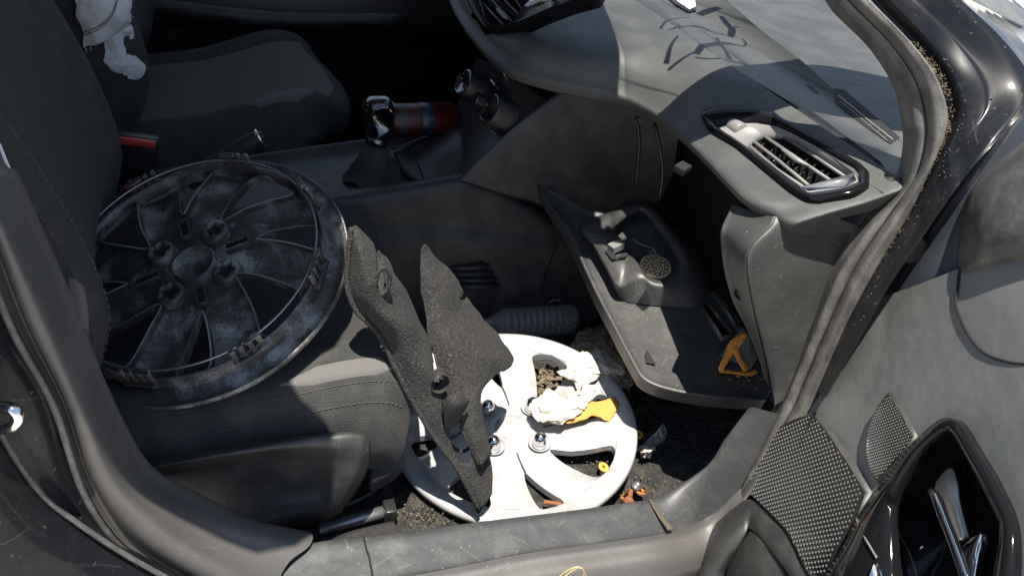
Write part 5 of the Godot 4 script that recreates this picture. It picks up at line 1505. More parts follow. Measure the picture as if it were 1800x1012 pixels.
	grid(st, net([
		[Vector3(1.0532, 1.0043, 0.8358), Vector3(1.03, 1.0269, 0.8657), Vector3(1.0249, 1.0571, 0.8867), Vector3(1.0262, 1.0918, 0.9159)],
		[Vector3(1.0559, 0.964, 0.8107), Vector3(1.0279, 0.9834, 0.8456), Vector3(1.0114, 1.013, 0.8837), Vector3(1.0006, 1.0669, 0.9514)],
		[Vector3(1.0508, 0.9226, 0.8042), Vector3(1.0206, 0.94, 0.8381), Vector3(0.9885, 0.9743, 0.8953), Vector3(0.9738, 1.04, 0.9891)],
		[Vector3(1.0346, 0.8878, 0.8283), Vector3(1.0061, 0.904, 0.8575), Vector3(0.9676, 0.9441, 0.9224), Vector3(0.9529, 1.0174, 1.0195)],
		[Vector3(1.0185, 0.8643, 0.8573), Vector3(0.9909, 0.8801, 0.8841), Vector3(0.9732, 0.916, 0.9227), Vector3(0.949, 1.0063, 1.0294)],
		[Vector3(1.015, 0.8552, 0.8726), Vector3(0.9964, 0.8669, 0.8914), Vector3(0.9864, 0.9026, 0.9219), Vector3(0.9604, 0.9939, 1.0281)],
	], 50, 40))
	put("mirror_corner_cover", st, M.rubber, door)
	# joint line in the trim
	st = S()
	tube(st, cr([Vector3(0.994, 0.8759, 0.88), Vector3(0.9842, 0.8608, 0.8958), Vector3(0.9763, 0.8485, 0.9097), Vector3(0.9646, 0.843, 0.9334), Vector3(0.9526, 0.8412, 0.9596), Vector3(0.9421, 0.8445, 0.9835), Vector3(0.9329, 0.8548, 1.0084), Vector3(0.9239, 0.8717, 1.0356), Vector3(0.9125, 0.9046, 1.0759)], 50), 0.0016, 6)
	put("seam", st, M.matt_black, trim)
	# window rubber and glass edge
	st = S()
	tube(st, cr([Vector3(1.0471, 0.7724, 0.7607), Vector3(1.0658, 0.8738, 0.761), Vector3(1.0716, 0.9409, 0.7719), Vector3(1.0807, 1.0032, 0.7782), Vector3(1.0869, 1.0653, 0.7915)], 30), 0.006, 8)
	put("edge_seal", st, M.rubber, door)
	# speaker grilles
	var sp := part_root("speaker_grille", door, Vector3(0.9258, 0.5496, 0.8932))
	var out := [Vector3(0.9737, 0.607, 0.812), Vector3(0.9523, 0.6207, 0.8659), Vector3(0.9303, 0.6327, 0.9203), Vector3(0.9078, 0.6416, 0.9746), Vector3(0.8974, 0.6184, 0.9843), Vector3(0.8848, 0.575, 0.9901), Vector3(0.8722, 0.5295, 1.0003), Vector3(0.8748, 0.5089, 0.9845), Vector3(0.9074, 0.491, 0.901), Vector3(0.9299, 0.4584, 0.8357), Vector3(0.9459, 0.4338, 0.7903), Vector3(0.9565, 0.4346, 0.7673), Vector3(0.9688, 0.477, 0.759), Vector3(0.9813, 0.5233, 0.7549), Vector3(0.9789, 0.5677, 0.7812)]
	st = S()
	out = flat_on(out, n, Vector3.ZERO)
	plate(st, off(out, n * -0.004), n * 0.0105, 0.003)
	put("grille_panel", st, M.panel_grey, sp)
	dots(sp, flat_on(shrunk(out, 0.94), n, n * 0.0066), n, (Vector3(0.9289, 0.5529, 0.8872) - Vector3(0.9298, 0.5421, 0.8799)).normalized() * 0.0068, Vector3(0, 0.0058, 0), 0.0017, M.bump_glint_grey)
	var tw := part_root("tweeter_grille", door, Vector3(0.9306, 0.6982, 0.9496))
	out = [Vector3(0.9557, 0.7232, 0.9045), Vector3(0.943, 0.7273, 0.935), Vector3(0.931, 0.7285, 0.9626), Vector3(0.9232, 0.7286, 0.9793), Vector3(0.9202, 0.7156, 0.9807), Vector3(0.9164, 0.6875, 0.9773), Vector3(0.9118, 0.655, 0.9736), Vector3(0.9206, 0.6527, 0.9535), Vector3(0.9306, 0.6562, 0.9332), Vector3(0.9429, 0.6732, 0.9132), Vector3(0.9516, 0.6983, 0.9031)]
	st = S()
	out = flat_on(out, n, Vector3.ZERO)
	plate(st, off(out, n * -0.004), n * 0.0085, 0.002)
	put("grille_panel", st, M.panel_grey, tw)
	dots(tw, flat_on(shrunk(out, 0.92), n, n * 0.0046), n, (Vector3(0.9298, 0.7017, 0.9532) - Vector3(0.9302, 0.6968, 0.9499)).normalized() * 0.0040, Vector3(0, 0.0036, 0), 0.0010, M.bump_glint_grey)
	# handle in its gloss black surround
	var h := part_root("door_handle", door, Vector3(0.871, 0.7473, 1.0709))
	var o3 := [Vector3(0.8391, 0.6385, 1.0835), Vector3(0.8502, 0.6538, 1.0631), Vector3(0.8593, 0.6658, 1.0461), Vector3(0.8691, 0.6761, 1.0267), Vector3(0.8765, 0.6878, 1.0138), Vector3(0.8839, 0.7154, 1.0081), Vector3(0.8891, 0.7431, 1.0078), Vector3(0.8916, 0.768, 1.0133), Vector3(0.8917, 0.7831, 1.0199), Vector3(0.8882, 0.7872, 1.0304), Vector3(0.8826, 0.7882, 1.0447), Vector3(0.8763, 0.7879, 1.0602), Vector3(0.8691, 0.7874, 1.0778), Vector3(0.8622, 0.787, 1.0946), Vector3(0.8556, 0.7866, 1.1108), Vector3(0.8498, 0.7858, 1.1248), Vector3(0.8453, 0.7837, 1.1349), Vector3(0.8409, 0.7775, 1.1429), Vector3(0.8356, 0.7669, 1.1513), Vector3(0.8261, 0.7464, 1.1653), Vector3(0.8149, 0.7127, 1.1775), Vector3(0.8111, 0.6623, 1.1638), Vector3(0.8226, 0.6338, 1.1223)]
	st = S()
	var lo := []
	for l in [o1, o2, o3, o4]:
		lo.append(cr(l, 110, true))
	var rnd := []
	var rnd2 := []
	for k in 110:
		lo[0][k] = lo[0][k].lerp(lo[1][k] - n * 0.032, 0.45)
		rnd.append(lo[0][k].lerp(lo[1][k], 0.30) + n * 0.014)
		rnd2.append(lo[2][k].lerp(lo[3][k], 0.15) - n * 0.010)
	grid(st, [lo[0], rnd, lo[1], lo[2], rnd2, lo[3]], true)
	put("handle_surround", st, M.piano_dark, h)
	st = S()
	var bowl := []
	for k in 110:
		bowl.append(lo[3][k].lerp(Vector3(0.9265, 0.6852, 1.0458), 0.55) - n * 0.012)
	grid(st, [lo[3], bowl], true)
	fill(st, bowl)
	put("handle_bowl", st, M.piano_dark, h)
	# lever: a bright curved plate with a rim, and its tip
	st = S()
	sheet(st, net([
		[Vector3(0.9179, 0.7261, 1.0263), Vector3(0.9147, 0.7356, 1.0305), Vector3(0.915, 0.7393, 1.0343)],
		[Vector3(0.9093, 0.7125, 1.0306), Vector3(0.9035, 0.7303, 1.0423), Vector3(0.9051, 0.737, 1.0522)],
		[Vector3(0.8998, 0.7082, 1.0467), Vector3(0.8942, 0.726, 1.0578), Vector3(0.8971, 0.7316, 1.0667)],
		[Vector3(0.8916, 0.7064, 1.066), Vector3(0.8848, 0.7231, 1.077), Vector3(0.8886, 0.7276, 1.0832)],
		[Vector3(0.8812, 0.7041, 1.0907), Vector3(0.8746, 0.7177, 1.0998), Vector3(0.8805, 0.7226, 1.101)],
	], 26, 16), 0.003)
	put("lever", st, M.lever_silver, h)
	st = S()
	tube(st, cr([Vector3(0.8854, 0.7165, 1.0427), Vector3(0.878, 0.7297, 1.0509), Vector3(0.872, 0.7328, 1.0618), Vector3(0.8633, 0.7299, 1.082), Vector3(0.8533, 0.7278, 1.1056), Vector3(0.8417, 0.7241, 1.1326), Vector3(0.8332, 0.7189, 1.1513)], 36), cr([0.002, 0.005, 0.006, 0.006, 0.006, 0.006, 0.006], 36), 12, 0.7)
	put("lever_bar", st, M.piano_black, h)
	st = S()
	tube(st, cr([Vector3(0.8687, 0.7383, 1.059), Vector3(0.8614, 0.7397, 1.0721), Vector3(0.8534, 0.7374, 1.091), Vector3(0.8422, 0.7347, 1.1173), Vector3(0.8297, 0.7306, 1.1465)], 30), 0.0016, 8)
	put("lever_trim", st, M.chrome, h)
	st = S()
	sheet(st, net([
		[Vector3(0.8728, 0.73, 1.1073), Vector3(0.8686, 0.7437, 1.1131), Vector3(0.8727, 0.7469, 1.1154)],
		[Vector3(0.8627, 0.7194, 1.111), Vector3(0.8547, 0.7396, 1.1239), Vector3(0.8633, 0.746, 1.1271)],
		[Vector3(0.8529, 0.7189, 1.1243), Vector3(0.8449, 0.7363, 1.1357), Vector3(0.8537, 0.7383, 1.1366)],
		[Vector3(0.8421, 0.7145, 1.1436), Vector3(0.8369, 0.7239, 1.1499), Vector3(0.8437, 0.7218, 1.1485)],
	], 16, 12), 0.004)
	put("lever_tip", st, M.chrome, h)
	# seam and lower bright piece of the surround
	st = S()
	tube(st, cr([Vector3(0.8851, 0.6203, 0.9886), Vector3(0.8649, 0.632, 1.0223), Vector3(0.8528, 0.6389, 1.0513)], 16), 0.0014, 6)
	put("seam", st, M.grey_plastic, h)
	st = S()
	plate(st, [Vector3(0.8464, 0.6171, 1.0612), Vector3(0.8523, 0.6336, 1.0541), Vector3(0.8517, 0.638, 1.0576), Vector3(0.8414, 0.6362, 1.0822), Vector3(0.8386, 0.6163, 1.0799)], n * 0.004, 0.002)
	put("switch", st, M.chrome, h)
	# door pocket
	var pk := part_root("door_pocket", door, Vector3(0.858, 0.4471, 0.9111))
	var p1 := [Vector3(0.9242, 0.2006, 0.7693), Vector3(0.9378, 0.2246, 0.7467), Vector3(0.9498, 0.2549, 0.731), Vector3(0.9561, 0.2987, 0.7355), Vector3(0.9602, 0.3427, 0.7456), Vector3(0.9619, 0.3828, 0.7599), Vector3(0.9613, 0.4145, 0.7759), Vector3(0.9469, 0.4404, 0.8234), Vector3(0.9261, 0.4705, 0.8886), Vector3(0.9094, 0.4803, 0.9343), Vector3(0.8938, 0.4867, 0.976), Vector3(0.8691, 0.469, 1.0289), Vector3(0.8684, 0.3383, 0.9706), Vector3(0.8928, 0.2076, 0.8502)]
	var p2 := [Vector3(0.8554, 0.3144, 0.8429), Vector3(0.8671, 0.3389, 0.8251), Vector3(0.8771, 0.3654, 0.8126), Vector3(0.8815, 0.4031, 0.8192), Vector3(0.89, 0.4298, 0.824), Vector3(0.9014, 0.4474, 0.8255), Vector3(0.9086, 0.4634, 0.8313), Vector3(0.8935, 0.4924, 0.871), Vector3(0.8682, 0.5256, 0.9326), Vector3(0.8489, 0.5391, 0.9758), Vector3(0.8324, 0.5463, 1.0145), Vector3(0.8135, 0.5344, 1.0557), Vector3(0.8089, 0.429, 1.0106), Vector3(0.8301, 0.3249, 0.9102)]
	var p3 := [Vector3(0.8503, 0.358, 0.8755), Vector3(0.8596, 0.3741, 0.8599), Vector3(0.8646, 0.396, 0.8576), Vector3(0.8688, 0.4227, 0.8595), Vector3(0.8758, 0.4405, 0.8586), Vector3(0.8828, 0.45, 0.8565), Vector3(0.8878, 0.4561, 0.855), Vector3(0.8799, 0.472, 0.8791), Vector3(0.8643, 0.4937, 0.9169), Vector3(0.8502, 0.5142, 0.9556), Vector3(0.8364, 0.5303, 0.9919), Vector3(0.8178, 0.524, 1.0348), Vector3(0.8142, 0.4338, 0.9998), Vector3(0.8298, 0.3629, 0.9286)]
	var p4 := [Vector3(0.8776, 0.3402, 0.8675), Vector3(0.8861, 0.353, 0.8523), Vector3(0.891, 0.372, 0.849), Vector3(0.8954, 0.3934, 0.8479), Vector3(0.8995, 0.4114, 0.846), Vector3(0.902, 0.4249, 0.8462), Vector3(0.9036, 0.4335, 0.846), Vector3(0.8983, 0.4439, 0.864), Vector3(0.8833, 0.4646, 0.8997), Vector3(0.8644, 0.4896, 0.9417), Vector3(0.8528, 0.5015, 0.9758), Vector3(0.8349, 0.4944, 1.017), Vector3(0.8455, 0.3964, 0.9727), Vector3(0.8603, 0.3412, 0.9107)]
	lo = []
	for l in [p1, p2, p3, p4]:
		lo.append(cr(l, 80, true))
	rnd = []
	for k in 80:
		rnd.append(lo[0][k].lerp(lo[1][k], 0.55) + n * 0.012)
	st = S()
	grid(st, [lo[0], rnd, lo[1], lo[2], lo[3]], true)
	put("pocket_frame", st, M.black_plastic, pk)
	st = S()
	fill(st, lo[3])
	put("pocket_back", st, M.matt_black, pk)
	st = S()
	grid(st, net([
		[Vector3(0.8921, 0.4468, 0.8535), Vector3(0.8796, 0.4691, 0.8784), Vector3(0.8696, 0.4847, 0.9049)],
		[Vector3(0.889, 0.4009, 0.8509), Vector3(0.8636, 0.4704, 0.9025), Vector3(0.8545, 0.5032, 0.9509)],
		[Vector3(0.8785, 0.3657, 0.8609), Vector3(0.8438, 0.4683, 0.9342), Vector3(0.8387, 0.517, 0.9962)],
		[Vector3(0.8543, 0.3406, 0.909), Vector3(0.8191, 0.4513, 0.9821), Vector3(0.8228, 0.5072, 1.0311)],
	], 24, 20))
	put("pocket_flap", st, M.black_plastic, pk)

func shrunk(p: Array, k: float) -> Array:
	var m := Vector3.ZERO
	for q in p:
		m += q
	m /= p.size()
	var o := []
	for q in p:
		o.append(m + (q - m) * k)
	return o

# the outline laid flat on the plane through its middle
func flat_on(p: Array, n: Vector3, d: Vector3) -> Array:
	var m := Vector3.ZERO
	for q in p:
		m += q
	m /= p.size()
	var o := []
	for q in p:
		o.append(q - n * (q - m).dot(n) + d)
	return o

func handle_outline() -> Array:
	return [Vector3(0.8905, 0.4972, 0.9835), Vector3(0.9051, 0.5556, 0.9742), Vector3(0.9163, 0.5966, 0.9654), Vector3(0.9253, 0.643, 0.9644), Vector3(0.933, 0.6844, 0.9645), Vector3(0.9369, 0.7155, 0.9692), Vector3(0.9389, 0.7414, 0.9762), Vector3(0.9397, 0.7571, 0.9812), Vector3(0.9386, 0.7681, 0.9891), Vector3(0.9355, 0.7761, 1.0003), Vector3(0.929, 0.779, 1.0179), Vector3(0.9215, 0.7788, 1.0362), Vector3(0.9137, 0.7789, 1.0557), Vector3(0.9062, 0.7791, 1.0743), Vector3(0.8987, 0.7782, 1.0925), Vector3(0.8914, 0.7772, 1.1099), Vector3(0.8855, 0.7748, 1.1234), Vector3(0.879, 0.7696, 1.1371), Vector3(0.8711, 0.7593, 1.152), Vector3(0.8609, 0.7427, 1.1696), Vector3(0.8451, 0.7107, 1.1938), Vector3(0.8403, 0.6138, 1.1611), Vector3(0.8635, 0.5085, 1.0556)]

# a grid without the faces that fall inside an outline, seen along n
func grid_cut(st: SurfaceTool, rows: Array, outline: Array, n: Vector3) -> void:
	var a: Vector3 = (Vector3.UP - n * n.y).normalized()
	var b := n.cross(a)
	var o: Vector3 = outline[0]
	var flat := PackedVector2Array()
	for q in outline:
		flat.append(Vector2((q - o).dot(a), (q - o).dot(b)))
	for i in rows.size() - 1:
		for j in rows[0].size() - 1:
			var m: Vector3 = (rows[i][j] + rows[i + 1][j + 1]) / 2 - o
			if Geometry2D.is_point_in_polygon(Vector2(m.dot(a), m.dot(b)), flat):
				continue
			quad(st, rows[i][j], rows[i][j + 1], rows[i + 1][j + 1], rows[i + 1][j])

# ================================================================ wheel covers
func wheel_cover(called: String, label: String, at: Vector3, view_n: Vector3, back_up: bool, turn: float, face: Material) -> Node3D:
	var o := thing(called, label, "wheel cover", at, "wheel covers thrown into the cabin")
	var n := view_n.normalized()
	var a := (Vector3.RIGHT - n * n.x).normalized()
	var y := -n if back_up else n
	o.basis = Basis(a, y, a.cross(y))
	var ro := 0.176
	var rh := 0.046
	var cen := []
	var wid := []
	var tip := []
	for k in 8:
		cen.append(deg_to_rad(45.0 * k) + turn)
		wid.append(deg_to_rad(14.5) if k % 2 == 0 else deg_to_rad(8.0))
		tip.append(0.074 if k % 2 == 0 else 0.092)
	var half := func(k: int, r: float) -> float:
		var s := clampf((r - tip[k]) / (ro - 0.002 - tip[k]), 0, 1)
		return wid[k] * pow(s, 0.5) * sqrt(maxf(0.0, 1.0 - pow(s, 16.0)))
	var mid := func(k: int, r: float) -> float:
		return cen[k] - 2.0 * (r - 0.13)
	var rs := []
	for i in 40:
		var t := i / 39.0
		rs.append(rh + (ro - rh) * (1.0 - pow(1.0 - t, 1.7)))
	for k in [0, 1]:
		for e in [0.0005, 0.002, 0.005, 0.010]:
			rs.append(tip[k] + e)
	rs.sort()
	for k in 8:
		var k2 := (k + 1) % 8
		var rows := []
		var st := S()
		for r in rs:
			var h0: float = half.call(k, r)
			var h1: float = half.call(k2, r)
			var t0: float = mid.call(k, r) + h0
			var t1: float = mid.call(k2, r) + (TAU if k2 == 0 else 0.0) - h1
			var base := -0.022 + 0.018 * pow((r - rh) / (ro - rh), 1.5)
			var row := []
			for j in 11:
				var f := j / 10.0
				var open := minf(1.0, (h0 + h1) / 0.2)
				var yy := base + (0.012 * (1.0 - pow(absf(2 * f - 1), 1.5)) - 0.005) * open
				var an := lerpf(t0, t1, f)
				row.append(Vector3(r * cos(an), yy, r * sin(an)))
			rows.append(row)
		grid(st, rows)
		# inner face and edges
		var low := []
		for i in rows.size():
			var row := []
			for j in 11:
				row.append(rows[i][j] + Vector3(0, -0.0026, 0))
			low.append(row)
		grid(st, low, false, true)
		put_local("spoke", st, face, o)
		for side in 2:
			st = S()
			var lip := S()
			var kk: int = [k, k2][side]
			var j: int = [0, 10][side]
			for i in rows.size() - 1:
				if half.call(kk, rs[i]) < 0.001 and half.call(kk, rs[i + 1]) < 0.001:
					continue
				var p: Vector3 = rows[i][j]
				var q: Vector3 = rows[i + 1][j]
				var d := Vector3(0, -0.013, 0)
				quad(st, p, q, q + d, p + d)
				var thick: Vector3 = (rows[i][5] - p).normalized() * 0.0022
				var thick2: Vector3 = (rows[i + 1][5] - q).normalized() * 0.0022
				quad(lip, p + d, q + d, q + d + thick2, p + d + thick)
				quad(st, q + thick2, p + thick, p + d + thick, q + d + thick2)
			var ed := put_local("spoke_edge", st, face, o)
			put_local("edge_lip", lip, M.hub_edge if back_up else face, ed)  # lip is a paler grey on the face-down cover
	var st := S()
	lathe(st, [Vector2(0.175, -0.005), Vector2(0.181, -0.002), Vector2(0.190, 0.002), Vector2(0.198, 0.004), Vector2(0.2032, 0.002), Vector2(0.2052, -0.003), Vector2(0.2045, -0.009), Vector2(0.2030, -0.009), Vector2(0.2015, -0.002), Vector2(0.197, 0.001), Vector2(0.189, -0.001), Vector2(0.181, -0.005), Vector2(0.175, -0.008)], Transform3D.IDENTITY, 128)
	put_local("rim", st, face, o)
	st = S()
	lathe(st, [Vector2(0.0465, -0.022), Vector2(0.040, -0.0205), Vector2(0.031, -0.020), Vector2(0.0300, -0.0225), Vector2(0.0285, -0.0225), Vector2(0.0275, -0.0185), Vector2(0.012, -0.017), Vector2(0, -0.0168)], Transform3D.IDENTITY, 64)
	lathe(st, [Vector2(0.0465, -0.0245), Vector2(0.030, -0.0245), Vector2(0.029, -0.031), Vector2(0.0265, -0.031), Vector2(0.0255, -0.0262), Vector2(0.004, -0.0258), Vector2(0.002, -0.0235), Vector2(0, -0.0235)], Transform3D.IDENTITY, 64)
	put_local("hub", st, face, o)
	# wheel nuts seen in the front, their sockets in the back
	for k in 4:
		var an := turn + deg_to_rad(90.0 * k + 8.0)
		var q := Vector3(cos(an), 0, sin(an)) * 0.054
		st = S()
		if back_up:
			var rows := []
			for s in [[0.021, -0.024], [0.0190, -0.032], [0.0165, -0.036], [0.0125, -0.0365], [0.0105, -0.033], [0.0095, -0.029]]:
				var r := []
				for m in 30:
					var am := TAU * m / 30
					var jag: float = 1.0 + (0.22 * sin(am * 5.0 + k) if s[0] < 0.013 else 0.0)
					r.append(q + Vector3(cos(am) * s[0] * jag, s[1], sin(am) * s[0] * jag))
				rows.append(r)
			grid(st, rows, true, true)
			put_local("nut_socket", st, face, o)
			st = S()
			lathe(st, [Vector2(0.0105, -0.0300), Vector2(0, -0.0300)], Transform3D(Basis(), q), 20)
			put_local("socket_hole", st, M.matt_black, o)
		else:
			lathe(st, [Vector2(0.019, -0.019), Vector2(0.017, -0.0225), Vector2(0.0135, -0.0235)], Transform3D(Basis(), q + Vector3(0, 0.004, 0)), 24)
			put_local("nut_pocket", st, face, o)
			st = S()
			lathe(st, [Vector2(0.0125, -0.022), Vector2(0.0118, -0.010), Vector2(0.0095, -0.003), Vector2(0.005, 0.001), Vector2(0, 0.002)], Transform3D(Basis(), q + Vector3(0, 0.004, 0)), 24)
			put_local("nut_cap", st, M.chrome, o)
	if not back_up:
		# dark crease line between the blades of each pair
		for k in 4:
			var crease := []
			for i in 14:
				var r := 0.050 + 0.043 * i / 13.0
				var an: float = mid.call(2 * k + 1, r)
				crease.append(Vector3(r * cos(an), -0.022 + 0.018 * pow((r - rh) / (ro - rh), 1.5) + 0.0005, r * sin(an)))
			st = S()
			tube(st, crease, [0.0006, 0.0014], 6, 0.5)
			put_local("blade_crease", st, M.crease_dark, o)
	if back_up:
		st = S()
		lathe(st, [Vector2(0.1785, -0.006), Vector2(0.1765, -0.030), Vector2(0.1745, -0.030), Vector2(0.1755, -0.006)], Transform3D.IDENTITY, 128)
		put_local("inner_wall", st, face, o)
		var ring := []
		for k in 96:
			ring.append(Vector3(cos(TAU * k / 96), 0, sin(TAU * k / 96)) * 0.172 + Vector3(0, -0.043, 0))
		st = S()
		tube(st, ring, 0.0016, 6, 1.0, true)
		put_local("retaining_ring", st, M.dull_metal, o)
		for k in 8:
			var an := turn + deg_to_rad(45.0 * k + 20.0)
			var b := Basis(Vector3.UP, -an)
			var c := Vector3(cos(an), 0, sin(an))
			st = S()
			for s in [-0.018, -0.006, 0.006, 0.018]:
				block(st, b, c * 0.1785 + Vector3(0, -0.033, 0) + b * Vector3(0, 0, s), Vector3(0.0025, 0.017, 0.0035), 0.0008, 1)
			block(st, b, c * 0.181 + Vector3(0, -0.024, 0), Vector3(0.004, 0.003, 0.023), 0.001, 1)
			block(st, b, c * 0.1765 + Vector3(0, -0.048, 0) + b * Vector3(0, 0, 0.010), Vector3(0.004, 0.002, 0.010), 0.0008, 1)
			put_local("clip", st, face, o)
		for k in 4:
			var an := turn + deg_to_rad(90.0 * k + 45.0) - 2.0 * (0.065 - 0.13)
			var b := Basis(Vector3.UP, -an)
			var c := Vector3(cos(an), 0, sin(an))
			st = S()
			for s in [-0.0055, 0.0055]:
				block(st, b, c * 0.062 + Vector3(0, -0.030, 0) + b * Vector3(0, 0, s), Vector3(0.016, 0.006, 0.0009), 0.0004, 1)
			for s in [-0.0155, 0.0155]:
				block(st, b, c * (0.062 + s) + Vector3(0, -0.030, 0), Vector3(0.0009, 0.006, 0.006), 0.0004, 1)
			put_local("stiffening_rib", st, face, o)
	return o

# a sheet with round holes torn in it
func sheet_torn(st: SurfaceTool, rows: Array, t: float, holes: Array) -> void:
	var nn := normals(rows)
	var back := []
	var n := rows.size()
	var m: int = rows[0].size()
	for i in n:
		var r := []
		for j in m:
			r.append(rows[i][j] - nn[i][j] * t)
		back.append(r)
	var gone := func(i: int, j: int) -> bool:
		if i < 0 or j < 0 or i >= n - 1 or j >= m - 1:
			return true
		var c: Vector3 = (rows[i][j] + rows[i + 1][j + 1] + rows[i + 1][j] + rows[i][j + 1]) / 4
		for h in holes:
			var d: Vector3 = c - h[0]
			if Vector2(d.dot(h[1]) / h[2], d.dot(h[3]) / h[4]).length() < 1.0:
				return true
		return false
	for i in n - 1:
		for j in m - 1:
			if gone.call(i, j):
				continue
			quad(st, rows[i][j], rows[i][j + 1], rows[i + 1][j + 1], rows[i + 1][j])
			quad(st, back[i][j], back[i + 1][j], back[i + 1][j + 1], back[i][j + 1])
			if gone.call(i - 1, j):
				quad(st, rows[i][j], back[i][j], back[i][j + 1], rows[i][j + 1])
			if gone.call(i + 1, j):
				quad(st, rows[i + 1][j], rows[i + 1][j + 1], back[i + 1][j + 1], back[i + 1][j])
			if gone.call(i, j - 1):
				quad(st, rows[i][j], rows[i + 1][j], back[i + 1][j], back[i][j])
			if gone.call(i, j + 1):
				quad(st, rows[i][j + 1], back[i][j + 1], back[i + 1][j + 1], rows[i + 1][j + 1])

func crumple(rows: Array, seed_: int, freq: float, amount: float) -> Array:
	var a := noise(seed_, freq, FastNoiseLite.TYPE_CELLULAR, 2)
	var b := noise(seed_ + 1, freq * 0.6, FastNoiseLite.TYPE_SIMPLEX, 3)
	var out := []
	for r in rows:
		var o := []
		for p in r:
			o.append(p + Vector3(b.get_noise_3d(p.x, p.y, p.z + 3.0), a.get_noise_3d(p.x, p.y, p.z) + 0.4, b.get_noise_3d(p.x + 9.0, p.y, p.z)) * amount)
		out.append(o)
	return out

